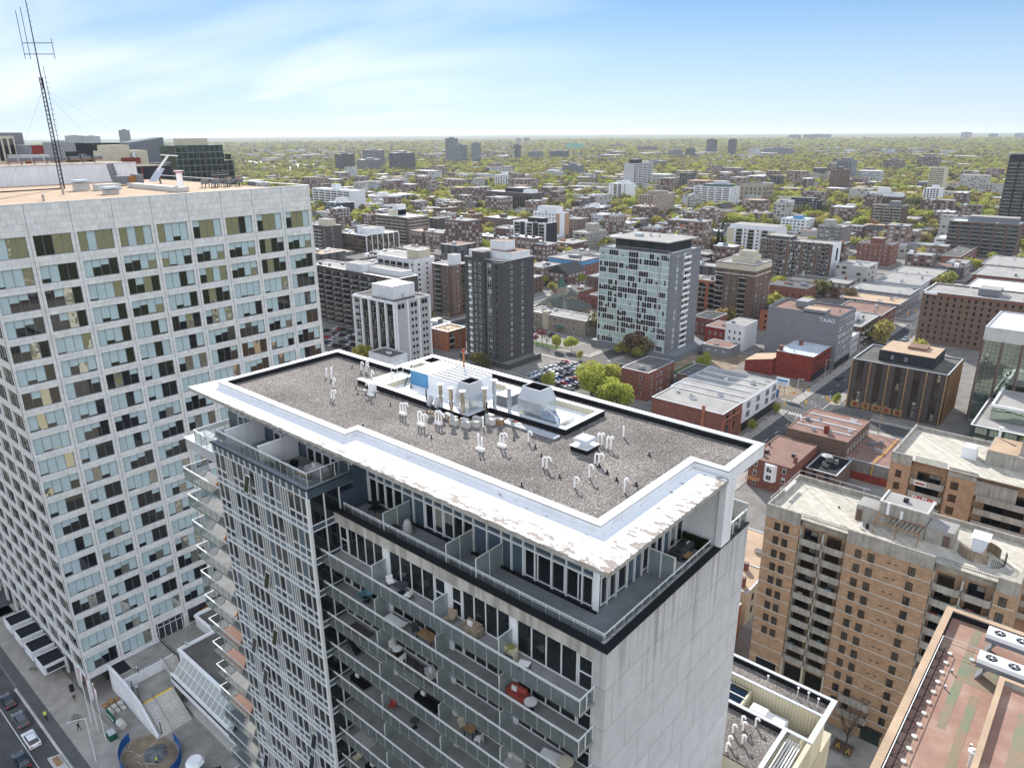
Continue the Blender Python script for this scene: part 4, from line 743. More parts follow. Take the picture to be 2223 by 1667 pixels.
m=MB(); m.box('beige_cladding',-345,-333,130.5,138.6,0,93.1); m.box('beige_cladding',-345,-333.5,128.5,130.5,0,90.8); m.box('beige_cladding',-345,-333.5,138.6,146,0,90.8); m.obj('wall',b.r); m=MB(); m.cyl('galvanised',-331.5,139.5,88,90.2,.8,12); m.obj('roof_vent',b.r); m=MB(); m.box('red_paint',-332.9,-329.5,134.5,141,80,88); m.obj('red_wall',b.r)
b=Bld('building_block','black stepped building with tall narrow windows, left of the beige concrete core','apartment building',-390,-372,133,152,93,short='black stepped building')
m=MB(); m.box('black_wall',-390,-377,133,139,0,90.0); m.box('black_wall',-390,-375,138,152,0,93.6); m.obj('wall',b.r)
for k in range(3):b.win('E',3,80.5+k*3.0,3.8,2.4,4,1,'home',-5.0)
b.done()
b=Bld('building_block','blue-grey metal clad hall with a sloping roofline, behind the beige concrete core','hall',-425,-412,172,192,95,short='blue-grey metal hall')
m=MB(); m.add('steel_grey',[(-425,172,0),(-412,172,0),(-412,190,0),(-425,190,0),(-425,172,93.3),(-412,172,93.3),(-412,190,95.8),(-425,190,95.8)],[(0,1,5,4),(1,2,6,5),(2,3,7,6),(3,0,4,7),(4,5,6,7)]); m.obj('wall',b.r)
b=Bld('building_block','grey and cream building with red panels at the left edge of the view','apartment building',-300,-289,70,87,98,short='cream building at the left edge')
m=MB(); m.box('grey_wall',-300,-289,70,86.8,0,98.0); m.box('beige_cladding',-289,-280,70,81.5,0,97.0); m.box('light_grey_wall',-280,-266.5,78.5,86.3,0,91.4); m.box('grey_wall',-289,-272,81.5,86.8,0,94.2); m.obj('wall',b.r)
m=MB()
for y in(76.5,78.2,79.9):m.box('glass_dark',-279.99,-279.9,y,y+1.1,89.5,96.2)
for y in(71,73.3):m.box('glass_dark',-279.99,-279.9,y,y+1.1,89.5,96.2)
m.obj('window',b.r); m=MB(); m.box('red_paint',-271.99,-271.9,83.4,86.7,91.4,94.1); m.box('red_paint',-266.49,-266.4,79.2,80.9,86,90.6); m.obj('red_panel',b.r)
facade('far_grey',(0.17,0.175,0.18),(0.05,0.055,0.06),6.0,3.0,(.35,.7),(.02,.99),.9,(.12,.12,.13)); facade('far_brown',(0.13,0.09,0.07),(0.02,0.02,0.02),3.6,3.0); facade('far_white',(0.45,0.46,0.47),(0.05,0.05,0.06),4.2,3.0,(0.15,.85)); facade('far_dark',(0.085,0.085,0.09),(0.03,0.03,0.035),7.0,3.1,(.3,.7),(.02,.99),.8,(.14,.14,.15)); facade('far_green',(0.12,0.35,0.27),(0.1,0.3,0.22),6,3.5)
facade('far_house',(0.2,0.13,0.1),(0.03,0.03,0.03),4.5,3.1,rnd=.5); facade('far_pale',(0.38,0.36,0.33),(0.04,0.04,0.04),4.5,3.2,rnd=.5); facade('far_redbrick',(0.15,0.085,0.07),(0.03,0.03,0.03),4.0,3.1,rnd=.5)
FARR=[
 ((-1660.4,-1636.3,1210.2,1256.5,46.7),'far_dark','dark brown slab tower, leftmost of the cluster beyond the highway'),((-1597,-1570.5,1233.1,1294.6,32.7),'far_grey','lower grey slab, second of the cluster beyond the highway'),
 ((-1736.3,-1689.7,1361.6,1403.5,53.2),'far_grey','taller slab standing behind the lower grey slab of the highway cluster'),((-1559.1,-1519.5,1308.1,1365.6,48.7),'far_dark','dark slab with pale stripes, rightmost of the cluster beyond the highway'),
 ((-1928.6,-1888.2,1876.5,1899.4,79.2),'far_grey','tallest grey tower of the riverside group, left of centre on the horizon'),((-1866.4,-1827.2,1853.9,1882.2,58.7),'far_grey','middle grey slab of the riverside group'),((-1790.7,-1770.1,1865.1,1889.2,64.4),'far_grey','right hand grey slab of the riverside group'),
 ((-1832.8,-1815.9,2136.3,2154.2,54.3),'far_dark','single slim dark tower right of the riverside group'),((-1809.3,-1774.7,2187.4,2230.9,30.4),'far_grey','low wide slab among trees right of the slim dark tower'),((-1763.8,-1721.6,2259.4,2324.6,31.1),'far_dark','second low wide slab among trees, left of the green wrapped building'),
 ((-2550.9,-2506.8,3421.6,3515.4,36.8),'far_green','building wrapped in green netting on the horizon'),((-2527.1,-2482.1,3835.7,3912,26.3),'far_grey','broad grey building right of the green wrapped one'),((-1922.5,-1871.7,3143.6,3240.5,30.4),'far_brown','broad brown building in the distant trees right of centre'),
 ((-1451.4,-1411.8,2593.1,2634,29.5),'far_grey','squat grey block left of the two slim twin towers'),((-1403.7,-1379.2,2641.1,2673.8,34.7),'far_dark','squat dark block beside the left twin tower'),
 ((-1458,-1428,2918.5,2955.4,64.2),'far_dark','left of the two slim twin towers on the skyline'),((-1379.5,-1360,2954.9,2994.7,64.4),'far_dark','right of the two slim twin towers on the skyline'),((-1260.9,-1234.4,2893.3,2933.6,29.9),'far_white','small pale block right of the twin towers'),((-1226,-1131.3,2949.5,3014.8,32.4),'far_grey','very wide grey slab right of the twin towers'),
 ((-4742.3,-4694.4,5548.8,5577.9,44),'far_grey','left of two tiny towers on the horizon line'),((-4469.3,-4421.2,5340.1,5368.2,50),'far_grey','right of two tiny towers on the horizon line'),((-2901.1,-2823.4,7560.1,7688.6,55),'far_brown','left of two distant brown slabs touching the horizon'),((-2765.6,-2588.6,7596,7862.3,58),'far_brown','long distant brown slab touching the horizon'),
 ((-1824.1,-1757.7,9831.4,10082.4,65.3),'far_brown','distant tower on the horizon at the right'),((-1417.4,-1376,8960.4,9234.7,52.8),'far_grey','smaller distant tower on the horizon, second from the right edge'),((-1271.8,-1221.5,9525.3,9840.6,53.5),'far_grey','distant tower on the horizon at the right edge'),
 ((-906.2,-861.4,3378.5,3420,21.7),'far_white','white institutional block in the woods at the right'),((-1063,-1013.1,1409.1,1425.1,25.6),'far_grey','pale grey block with a dark side above the middle trees'),((-1113.6,-1083.9,1830.7,1933.4,18.5),'far_grey','low grey complex behind the tall white banded tower'),
 ((-5700,-5560,1960,2030,96),'far_grey','left of the pair of hazy towers at the far left horizon'),((-5560,-5420,2020,2080,92),'far_grey','right of the pair of hazy towers at the far left horizon'),((-3260,-3227,1325,1356,116),'far_grey','single tall hazy tower standing above the horizon at the left'),((-2950,-2800,940,1010,76),'far_grey','long hazy flat roofed block behind the antenna mast'),
 ((-529.3,-491.9,2010.1,2051.1,27.4),'far_brown','dark brown stepped block in the trees left of the square brown block'),((-488.5,-441.9,2157.8,2203.9,31),'far_brown','square brown block in the trees at the right')]
for i,(r,mt,lb)in enumerate(FARR):
 b=Bld('distant_tower',lb,'apartment building',*r); m=MB(); x0,x1,y0,y1,h=r; m.box(mt,x0,x1,y0,y1,0,h); m.obj('wall',b.r)
 m=MB(); m.box('steel_grey',x0+.3*(x1-x0),x0+.7*(x1-x0),y0+.3*(y1-y0),y0+.7*(y1-y0),h,h+4); m.obj('penthouse',b.r)
# ================================================================ main building (foreground)
MBR=root('apartment_tower','foreground apartment tower with a gravel roof, broad white peeling canopy and long glass railed balconies','apartment building',(-40,38,0))
OCC.append((-68,-16,26,50)); LAND.append(('foreground apartment tower',-40,38,75))
m=MB()
m.box('end_wall', -43.38, -18.06, 29.12, 47.7, 0, 68.4)            # body behind the balconies
m.box('end_wall', -19.0, -18.06, 28.79, 29.12, 0, 68.4)           # end column
m.box('end_wall',-18.9,-18.065,28.8,47.69,68.4,69.3)
m.box('spandrel',-62.6,-43.38,29.5,44.0,0,70.6)
m.obj('wall',MBR)
m=MB(); m.box('fascia',-43.37,-18.9,28.78,29.1,68.42,69.35); m.obj('fascia',MBR)
m=MB(); m.box('deck_paver',-43.4,-18.3,29.1,47.4,68.42,68.72); m.obj('terrace_floor',MBR)
m=MB(); m.box('black_membrane',-43.4,-18.0,28.72,29.3,69.352,69.44); m.box('black_membrane',-18.55,-18.0,29.3,47.75,69.352,69.44); m.box('black_membrane',-43.4,-18.4,29.12,29.26,68.73,69.35); m.box('black_membrane',-18.54,-18.4,29.27,47.6,68.73,69.35); m.box('black_membrane',-18.54,-24,47.5,47.75,69.0,69.4); m.obj('terrace_coping',MBR)
m=MB(); m.box('spandrel',-43.4,-21.15,32.3,43.3,68.72,74.5); m.box('spandrel',-62.4,-43.4,30.9,43.9,70.6,74.5); m.obj('penthouse_wall',MBR)
m=MB(); m.box('white_wall',-21.1,-18.51,43.2,43.9,68.73,74.49); m.box('white_wall',-18.5,-18.03,42.98,44.4,69.45,74.49); m.obj('end_screen_wall',MBR)
def main_win(name,x,y,z,w,h,nx,ny,st,face='S',seed=0,fr=.09):
 me=win_mesh(w,h,nx,ny,st,seed,fr)[0]
 return inst(name,me,MBR,(x-MBR.location.x,y-MBR.location.y,z),0 if face=='S' else math.pi/2)
px=[-43.23,-39.12,-36.67,-31.59,-28.97,-27.9,-21.2]
def pent_bay(x0,x1,solid=False,face='S'):
 w=x1-x0; n=max(1,round(w/1.03)); L0=(lambda u:(u,32.3))if face=='S' else None
 st='solid' if solid else 'black'
 if face=='S':
  if not solid:main_win('window',x0,32.29,68.95,w,2.1,n,1,'door')
  main_win('window',x0,32.29,71.85,w,1.0,n,1,'black')
  main_win('window',x0,32.29,73.0,w,1.4,n,1,'black')
 else:
  if not solid:main_win('window',-21.14,x0,68.95,w,2.1,n,1,'door','E')
  main_win('window',-21.14,x0,71.85,w,1.0,n,1,'black','E'); main_win('window',-21.14,x0,73.0,w,1.4,n,1,'black','E')
for a,c,s in((-43.2,-39.12,0),(-39.0,-36.7,1),(-36.6,-31.6,0),(-31.5,-27.0,1),(-26.95,-21.4,0)):pent_bay(a,c,s)
for a,c,s in((32.6,35.6,0),(35.7,37.4,1),(37.5,40.2,0),(40.3,41.1,1),(41.2,43.1,0)):pent_bay(a,c,s,'E')
m=MB()
for x in[-43.3,-42.17,-41.21,-40.19,-39.12,-37.9,-36.67,-35.66,-34.68,-33.58,-32.6,-31.59,-30.3,-28.97,-28.07,-27.03,-26.02,-24.62,-23.46,-22.21]:m.box('aluminium',x-.05,x+.05,32.14,32.29,68.75,74.4)
for z in(71.0,71.55,72.9):m.box('aluminium',-43.3,-21.3,32.16,32.289,z,z+.13)
m.box('white_paint',-21.35,-21.05,32.1,32.4,68.73,74.48)
for y in[33.3,34.3,35.6,36.5,37.45,38.4,39.3,40.25,41.15,42.1,43.1]:m.box('aluminium',-21.14,-21.0,y-.05,y+.05,68.75,74.4)
for z in(71.0,71.55,72.9):m.box('aluminium',-21.139,-21.02,32.5,43.2,z,z+.13)
m.box('black_membrane',-43.35,-21.0,32.0,32.13,68.721,68.9)
m.obj('mullion',MBR)
for i in range(18):main_win('window',-62.2+i*1.05,30.89,72.5,1.0,1.9,1,1,'door',seed=i%4)
for i,x in enumerate((-60.5,-54.5,-53.4,-49.5,-48.4,-47.3,-46.2)):main_win('window',x,30.89,70.7,1.05,1.7,1,1,'door',seed=i%4)
m=MB(); sl=[(-64.9,28.6),(-17.95,28.45),(-17.95,43.0),(-20.7,43.0),(-20.7,49.0),(-53.4,49.0),(-53.4,44.1),(-62.9,44.1)]
m.prism('concrete',sl,74.5,74.74); m.prism('peeling_coating',[(x+(.02 if x<-60 else-.02),y+.03)for x,y in sl],74.742,74.78); m.obj('canopy',MBR)
PO=[(-62.7,30.4),(-43.35,30.4),(-43.35,31.55),(-20.6,31.55),(-20.6,43.1),(-18.06,43.1),(-18.06,49.2),(-53.5,49.25),(-53.5,44.15),(-62.7,44.15)]
def inset(P,d):
 n=len(P); out=[]
 for i in range(n):
  a,b,c=P[i-1],P[i],P[(i+1)%n]
  def nrm(p,q):
   l=math.hypot(q[0]-p[0],q[1]-p[1]); return(-(q[1]-p[1])/l,(q[0]-p[0])/l)
  n1,n2=nrm(a,b),nrm(b,c); out.append((b[0]+d*(n1[0]+n2[0]),b[1]+d*(n1[1]+n2[1])))
 return out
def ring(mb,mt,A,B,z0,z1,top=True):
 n=len(A)
 for i in range(n):
  j=(i+1)%n
  mb.quad(mt,(*A[i],z0),(*A[j],z0),(*A[j],z1),(*A[i],z1)); mb.quad(mt,(*B[j],z0),(*B[i],z0),(*B[i],z1),(*B[j],z1))
  if top:mb.quad(mt,(*A[i],z1),(*A[j],z1),(*B[j],z1),(*B[i],z1)); mb.quad(mt,(*A[j],z0),(*A[i],z0),(*B[i],z0),(*B[j],z0))
m=MB(); ring(m,'white_wall',inset(PO,.03),inset(PO,.55),74.3,75.22); m.obj('parapet',MBR)
m=MB(); ring(m,'metal_coping',PO,inset(PO,.6),75.26,75.31); ring(m,'dark_metal',inset(PO,.012),inset(PO,.56),75.21,75.255); m.obj('coping',MBR)
m=MB(); ring(m,'black_membrane',inset(PO,.56),inset(PO,.64),74.75,75.2); m.obj('parapet_lining',MBR)
WO=[(-50.4,39.35),(-38.65,39.1),(-38.65,41.75),(-30.87,41.9),(-30.87,47.2),(-52.9,47.1),(-52.9,44.3),(-50.4,44.3)]
WI=inset(WO,.45)
m=MB()
for a in((-62.15,-53,31.0,43.6),(-53,-50.4,31.0,44.3),(-53.0,-52.9,44.3,48.7),(-50.4,-43.9,31.0,39.25),(-43.9,-38.65,32.1,39.15),(-38.65,-30.85,32.1,41.8),(-30.85,-21.15,32.1,48.7),(-52.9,-30.85,47.12,48.7),(-21.15,-18.6,43.65,48.7)):m.add('gravel',[(a[0],a[2],74.83),(a[1],a[2],74.83),(a[1],a[3],74.83),(a[0],a[3],74.83)],[(0,1,2,3)])
m.obj('roof',MBR)
m=MB(); ring(m,'metal_coping',WO,WI,75.26,75.31); m.obj('well_coping',MBR)
m=MB(); ring(m,'black_membrane',inset(WO,-.03),inset(WO,.06),74.75,75.255); m.obj('well_lining',MBR)
m=MB(); ring(m,'ribbed_cladding',inset(WO,.3),inset(WO,.42),72.2,75.255,False); m.obj('well_wall',MBR)
m=MB(); m.prism('concrete',inset(WO,.2),72.0,72.3); m.obj('well_floor',MBR)
m=MB(); m.box('concrete_light',-53.2,-50.6,39.9,44.2,74.84,74.95); m.obj('roof_pad',MBR)
m=MB(); m.box('metal_coping',-53.3,-50.45,39.3,39.8,75.2,75.28); m.box('black_membrane',-53.28,-50.46,39.32,39.78,74.85,75.19); m.obj('roof_kerb',MBR)
def long_balcony():
 m=MB(); x0,x1,y0,y1=-43.45,-18.75,27.3,29.11
 m.box('balcony_floor',x0,x1,y0+.05,y1,-.2,0); return m
def rail_mb(x0,x1,y0,right_to=None,left_to=None,n=24,lite='railing_glass'):
 m=MB(); m.box('aluminium',x0,x1,y0-.03,y0+.04,1.03,1.09); m.box('aluminium',x0,x1,y0,y0+.03,.92,.95)
 m.box(lite,x0+.02,x1-.02,y0-.012,y0,-.22,.9)
 for i in range(n+1):
  x=x0+.03+(x1-x0-.06)*i/n; m.box('aluminium',x-.022,x+.022,y0+.002,y0+.045,-.1,1.03)
 for xe,yt in((x1,right_to),(x0,left_to)):
  if yt is None:continue
  k=-1 if xe==x1 else 1; a,c=sorted((xe,xe+k*.07))
  m.box('aluminium',a,c,y0+.04,yt,1.03,1.09); m.box(lite,a+.02,a+.033,y0+.05,yt,-.22,.98)
  for j in range(1,max(2,int((yt-y0)/1.0))+1):y=y0+(yt-y0)*j/max(2,int((yt-y0)/1.0)); m.box('aluminium',a,c,y-.06,y-.01,-.1,1.03)
 return m
lb_me=long_balcony(); rm=rail_mb(-43.45,-18.75,27.3,28.78)
o0=root; off=MBR.location
def shift(mb,dx,dy,dz):q=MB(); q.v=[(a+dx,b_+dy,c+dz)for a,b_,c in mb.v]; q.f=mb.f; q.m=mb.m; q.mats=mb.mats; return q
fl_mesh=shift(lb_me,40,-38,0).obj('balcony_floor',mesh_only=True); rl_mesh=shift(rm,40,-38,0).obj('railing',mesh_only=True)
scr=MB(); scr.box('frosted_glass',-.02,.0,0,1.35,.05,1.75); scr.box('aluminium',-.03,.02,-.04,.02,0,1.8); scr.box('aluminium',-.03,.02,0.02,1.33,1.74,1.79); scr.box('aluminium',-.03,.02,1.33,1.38,0,1.8); scr_me=scr.obj('privacy_screen',mesh_only=True)
for k in range(12):
 z=65.65-2.9*k
 inst('balcony_floor',fl_mesh,MBR,(0,0,z)); inst('railing',rl_mesh,MBR,(0,0,z))
 for x in(-37.6,-31.1,-25.25):inst('privacy_screen',scr_me,MBR,(x+40,27.7-38,z))
 rw=random.Random(k)
 for x0,x1 in((-43.2,-37.86),(-37.25,-31.34),(-30.75,-25.42),(-24.93,-19.1)):
  w=(x1-x0)
  flip=(x0<-40)or(x0>-31)
  n=4; wl=w*.18; wr=w*.82
  if x0 in(-43.2,-30.75):main_win('window',x0,29.11,z+.12,w*.18,2.35,1,2,'door',seed=rw.randrange(6)); main_win('window',x0+w*.19,29.11,z+.12,w*.8,2.55,4,1,'door',seed=rw.randrange(9))
  else:main_win('window',x1-w*.18,29.11,z+.12,w*.18,2.35,1,2,'door',seed=rw.randrange(6)); main_win('window',x0,29.11,z+.12,w*.81,2.55,4,1,'door',seed=rw.randrange(9))
 m=MB()
 for x0,x1 in((-37.86,-37.25),(-31.34,-30.75),(-25.42,-24.93)):m.box('white_wall',x0,x1,29.0,29.118,z,z+2.72)
 m.obj('wall_pier',MBR)
m=MB(); m.box('spandrel',-57.25,-43.39,26.72,29.49,0,71.0); m.obj('bay_wall',MBR)
m=MB(); m.box('deck_paver',-57.2,-43.5,26.8,30.88,71.002,71.2); m.obj('bay_terrace_floor',MBR)
m=MB(); m.box('dark_metal',-57.4,-43.2,26.42,26.52,71.98,72.06); m.box('deck_paver',-57.38,-43.3,26.521,27.1,71.98,72.04); m.box('dark_metal',-43.28,-43.2,26.53,30.6,71.98,72.06); m.box('deck_paver',-43.6,-43.29,27.1,30.6,71.98,72.04); m.box('spandrel',-57.3,-43.3,26.6,26.8,71.25,71.97); m.box('spandrel',-43.42,-43.3,26.8,30.5,71.2,71.97)
for i in range(17):x=-57.25+i*.87; m.box('aluminium',x-.035,x+.035,26.5,26.599,71.25,71.97)
m.obj('bay_coping',MBR)
R_=random.Random(5)
def bay_storey(seed):
 r=random.Random(seed); m=MB(); z0=0.0
 xs=[-57.2]; widths=[]
 pat=[.85,.95,.35,.35,.35,.9,.95,.9,.95,.35,.35,.35,.95,.9,.95,.35,.35,.35,.9,.95,.85]
 s=13.75/sum(pat)
 for p_ in pat:xs.append(xs[-1]+p_*s)
 sh=r.choice((0,0,1))
 for i in range(len(pat)):
  a,c=xs[i],xs[i+1]; narrow=pat[i]<.5
  cl=r.random()
  g='glass_dark' if(not narrow and cl<.8)else('glass_dark' if(narrow and cl<.6)else 'spandrel')
  if not narrow and cl>.93:g='steel_grey'
  m.quad('spandrel_light',(a,26.66,0),(c,26.66,0),(c,26.66,.55),(a,26.66,.55))
  m.quad(g,(a,26.67,.55),(c,26.67,.55),(c,26.67,1.25),(a,26.67,1.25)); m.quad(g,(a,26.67,1.25),(c,26.67,1.25),(c,26.67,2.9),(a,26.67,2.9))
  m.box('aluminium',a-.027,a+.027,26.58,26.68,0,2.9)
  if not narrow:m.box('aluminium',a+.04,c-.04,26.55,26.675,1.22,1.29)
 for z in(0,.52,2.84):m.box('aluminium',-57.2,-43.45,26.54,26.678,z,z+.07)
 for i,(a,c)in enumerate(((26.75,28.0),(28.0,29.4))):
  m.quad('glass_dark' if i<5 else 'spandrel',(-43.375,a,.55),(-43.375,c,.55),(-43.375,c,2.9),(-43.375,a,2.9)); m.box('aluminium',-43.37,-43.28,c-.04,c+.04,0,2.9)
 for z in(0,.52):m.box('aluminium',-43.37,-43.29,26.75,29.4,z,z+.07)
 m.box('aluminium',-43.5,-43.25,26.5,26.74,0,2.9)
 return m
bays=[shift(bay_storey(s),40,-38,0).obj('bay_glazing',mesh_only=True)for s in range(6)]
for k in range(24):
 z=68.35-2.9*k
 if z<0:break
 inst('bay_glazing',bays[R_.randrange(6)],MBR,(0,0,z))
 if R_.random()<.45:
  x=-56+R_.random()*11; w_=MB(); w_.add('aluminium',[(x,26.5,z+.7),(x+.75,26.5,z+.7),(x+.75,26.15,z+2.2-1.4),(x,26.15,z+.8),(x,26.5,z+2.3),(x+.75,26.5,z+2.3)],[(3,2,5,4)]);
  w_.add('glass_dark',[(x+.06,26.14,z+.87),(x+.69,26.14,z+.87),(x+.69,26.46,z+2.2),(x+.06,26.46,z+2.2)],[(0,1,2,3)]); w_.obj('open_window',MBR)
m=rail_mb(-57.0,-43.7,26.95,30.8,None,15); shift(m,0,0,72.07).obj('bay_railing',MBR)
for x in(-55.95,-50.7):
 m=MB(); m.box('white_wall',x-.04,x+.04,27.2,30.8,71.2,73.2); m.box('white_paint',x-.08,x+.08,27.15,30.8,73.2,73.28); m.obj('privacy_screen',MBR)
for x,y0,y1 in((-38.3,29.6,32.2),(-31.7,29.6,32.2),(-28.9,29.6,32.2)):
 m=MB(); m.box('frosted_glass',x-.015,x+.015,y0,y1,68.8,70.6); m.box('aluminium',x-.03,x+.03,y0-.05,y0+.02,68.72,70.65); m.box('aluminium',x-.03,x+.03,(y0+y1)/2-.03,(y0+y1)/2+.03,68.72,70.65); m.box('aluminium',x-.03,x+.03,y0,y1,70.6,70.66); m.obj('privacy_screen',MBR)
m=MB(); m.box('frosted_glass',-21.0,-19.0,38.09,38.12,68.85,70.6)
for x in(-20.95,-20.0,-19.0):m.box('aluminium',x-.05,x+.05,38.06,38.16,68.72,70.65)
m.box('aluminium',-20.95,-19.0,38.07,38.14,70.6,70.66); m.obj('privacy_screen',MBR)
m=MB()
m.box('aluminium',-43.2,-18.75,29.6,29.67,69.76,69.83); m.box('aluminium',-18.82,-18.75,29.67,43.0,69.76,69.83); m.box('aluminium',-43.2,-18.75,29.62,29.65,69.62,69.65)
m.box('railing_glass',-43.2,-18.8,29.62,29.632,68.75,69.6); m.box('railing_glass',-18.8,-18.788,29.7,43.0,68.75,69.6)
for i in range(24):x=-43.15+i*1.055; m.box('aluminium',x-.025,x+.025,29.635,29.68,68.72,69.76)
for i in range(14):y=29.75+i*1.02; m.box('aluminium',-18.86,-18.81,y-.025,y+.025,68.72,69.76)
m.obj('railing',MBR)
m=MB(); m.box('aluminium',-18.3,-18.2,44.4,47.6,70.45,70.55); m.box('railing_glass',-18.26,-18.24,44.4,47.6,69.4,70.45); m.box('aluminium',-24,-18.2,47.55,47.63,70.9,71.0); m.box('railing_glass',-24,-18.2,47.58,47.6,69.4,70.9)
for y in(45.3,46.4,47.55):m.box('aluminium',-18.3,-18.22,y-.03,y+.03,69.44,70.45)
m.obj('railing',MBR)
lf=MB(); lf.box('balcony_floor',-65.9,-57.3,27.45,29.49,-.2,0); lr=rail_mb(-65.9,-57.3,27.4,None,29.9,8)
lf.box('concrete_light',-65.9,-57.3,27.42,27.449,-.22,0)
lfm=shift(lf,40,-38,0).obj('balcony_floor',mesh_only=True); lrm=shift(lr,40,-38,0).obj('railing',mesh_only=True)
for k in range(22):
 z=65.65-2.9*k
 inst('balcony_floor',lfm,MBR,(0,0,z)); inst('railing',lrm,MBR,(0,0,z))
 if k<12:main_win('window',-62.5,29.48,z+.1,5.0,2.5,5,1,'door',seed=k%7)
m=MB(); m.box('light_grey_wall',-64.3,-57.3,27.35,29.49,69.2,70.2); m.box('metal_coping',-64.4,-57.3,27.25,29.5,70.2,70.28); m.box('light_grey_wall',-64.3,-62.4,29.49,36,69.2,70.2); m.obj('wall',MBR)
shift(rail_mb(-62.6,-57.1,27.5,None,32.5,5),0,0,70.35).obj('railing',MBR)
def gooseneck(m,x,y,z,h,dx,dy,r=.07):
 R=.17; pts=[(x,y,z),(x,y,z+h-R)]
 for i in range(1,6):
  a=math.pi*i/5; pts.append((x+dx*R*(1-math.cos(a)),y+dy*R*(1-math.cos(a)),z+h-R+R*math.sin(a)))
 pts.append((pts[-1][0],pts[-1][1],pts[-1][2]-.08)); m.tube('plastic_white',pts,r,10)
def at_roof(px_,py_,z=74.83):
 q=MC.T @ np.array([(px_-1111.5)/F,(py_-833.5)/F,1.0]); t=(z-97)/q[2]; return q[0]*t,q[1]*t
ZR=74.83
PIPES=[(-55.77,42.06,3,0,(1,0),'nearest the far roof corner'),(-56.7,38.6,3,0,(-.7,.7),'the left staggered trio'),(-54.2,37.3,1,0,(1,0),'just below the left trio'),
         (-53.4,41.1,1,0,(1,0),'left of the concrete roof pad'),(-51.6,42.1,1,0,(1,0),'closest to the concrete roof pad'),(-51.6,35.3,2,0,(1,0),'left middle of the gravel roof'),(-49.7,38.0,2,1,(0,0),'with arms bent apart like a Y'),
         (-43.85,36.7,3,1,(1,0),'left of the two satellite dishes'),(-40.9,36.05,3,1,(.8,.3),'in front of the satellite dishes'),(-40.1,37.2,3,1,(1,0),'right of the satellite dishes'),
         (-34.0,35.6,2,1,(-.6,.6),'below the stack of concrete blocks, left'),(-33.2,37.1,2,1,(1,0),'below the stack of concrete blocks, right'),(-36.9,39.0,1,0,(0,0),'standing straight among the concrete blocks'),(-32.3,39.1,1,0,(1,0),'in the middle below the channel strips'),
         (-28.55,36.35,2,0,(1,.2),'pair left of the hooded vent'),(-26.1,39.2,2,0,(1,.2),'pair before the hooded vent'),(-27.9,42.2,2,0,(0,1),'pair behind the hooded vent'),(-26.9,41.9,2,0,(0,1),'pair right of the hooded vent'),(-27.3,44.5,1,0,(0,0),'straight, by the corner of the mechanical well'),
         (-25.3,37.1,1,0,(1,0),'upper one at the open right part'),(-25.2,35.3,1,0,(1,0),'lower one at the open right part'),(-22.3,36.8,1,0,(.3,.8),'nearest the front right parapet')]
for x,y,n,base,(dx,dy),where in PIPES:
 t=root('vent_pipe','white curved vent pipe%s on the gravel roof, %s'%(' cluster' if n>1 else '',where),'vent pipe',(x,y,ZR),'white vent pipes on the gravel roof')
 if base:m=MB(); m.box('plastic_white',x-.33,x+.33,y-.17,y+.17,ZR,ZR+.2); m.obj('base',t)
 for i in range(n):
  u=(i-(n-1)/2)*.34; ox,oy=(u,0)if not(n==3 and not base)else(u*1.2,.3 if i==1 else 0)
  h=.78+.1*((i*7+int(x*10))%3); ddx,ddy=dx,dy
  if where.endswith('like a Y'):ddx=-1 if i==0 else 1
  m=MB()
  if ddx==0 and ddy==0:m.cyl('plastic_white',x+ox,y+oy,ZR+(.2 if base else 0),ZR+.9,.075,10)
  else:gooseneck(m,x+ox,y+oy,ZR+(.2 if base else 0),h,ddx,ddy)
  m.obj('pipe',t)
for i,(x,y)in enumerate([(-52.2,38.3),(-51.0,37.6),(-55.1,44.0-1.2),(-48.6,41.8),(-46.4,37.5),(-38.5,34.9),(-33.4,38.7),(-31.2,38.6),(-29.9,37.7),(-26.8,35.8),(-25.7,38.9),(-24.7,38.4),(-23.6,37.9),(-22.2,38.1),(-24.0,42.8),(-44.3,32.9),(-57.6,42.0),(-28.0,33.2)]):
 m=MB(); m.cyl('dark_metal',x,y,ZR,ZR+.28,.06,8); m.cyl('dark_metal',x,y,ZR,ZR+.05,.16,8)
 tag(m.obj('roof_drain',loc=(x,y,ZR)),'small black drain stub in the gravel roof','drain','black drain stubs scattered over the gravel roof')
t=root('hooded_vent','square metal hooded vent on a black curb, right part of the gravel roof','roof vent',(-28.2,40.6,ZR)); m=MB(); m.box('black_membrane',-28.95,-27.45,39.9,41.4,ZR,ZR+.38); m.box('aluminium',-29.0,-27.4,39.85,41.45,ZR+.38,ZR+.43); m.obj('curb',t)
m=MB(); m.cyl('aluminium',-28.2,40.65,ZR+.43,ZR+.8,.42,12); m.obj('neck',t); m=MB(); m.frustum('metal_coping',-28.2,40.65,ZR+.8,ZR+1.0,1.35,1.35,1.1,1.1); m.obj('hood',t)
for i,(x,y,h,st)in enumerate([(-42.4,39.7,1.9,'flue_steel'),(-40.75,39.3,2.05,'flue_steel'),(-39.45,39.35,2.05,'flue_steel'),(-38.75,41.25,1.95,'flue_steel'),(-38.45,42.1,2.5,'galvanised'),(-36.8,42.1,2.2,'galvanised')]):
 t=root('exhaust_flue','%s round exhaust flue, number %s from the left along the mechanical well'%('rusty' if st=='flue_steel' else 'shiny',('one','two','three','four','five','six')[i]),'flue',(x,y,74.9),'exhaust flues beside the mechanical well')
 m=MB(); m.cyl(st,x,y,74.6,75.1+h,.17,14); m.cyl('galvanised',x,y,75.0+h*.5,75.06+h*.5,.185,14); m.obj('pipe',t); m=MB(); m.cyl('metal_coping',x,y,75.1+h,75.1+h+.08,.28,14); m.obj('cap',t)
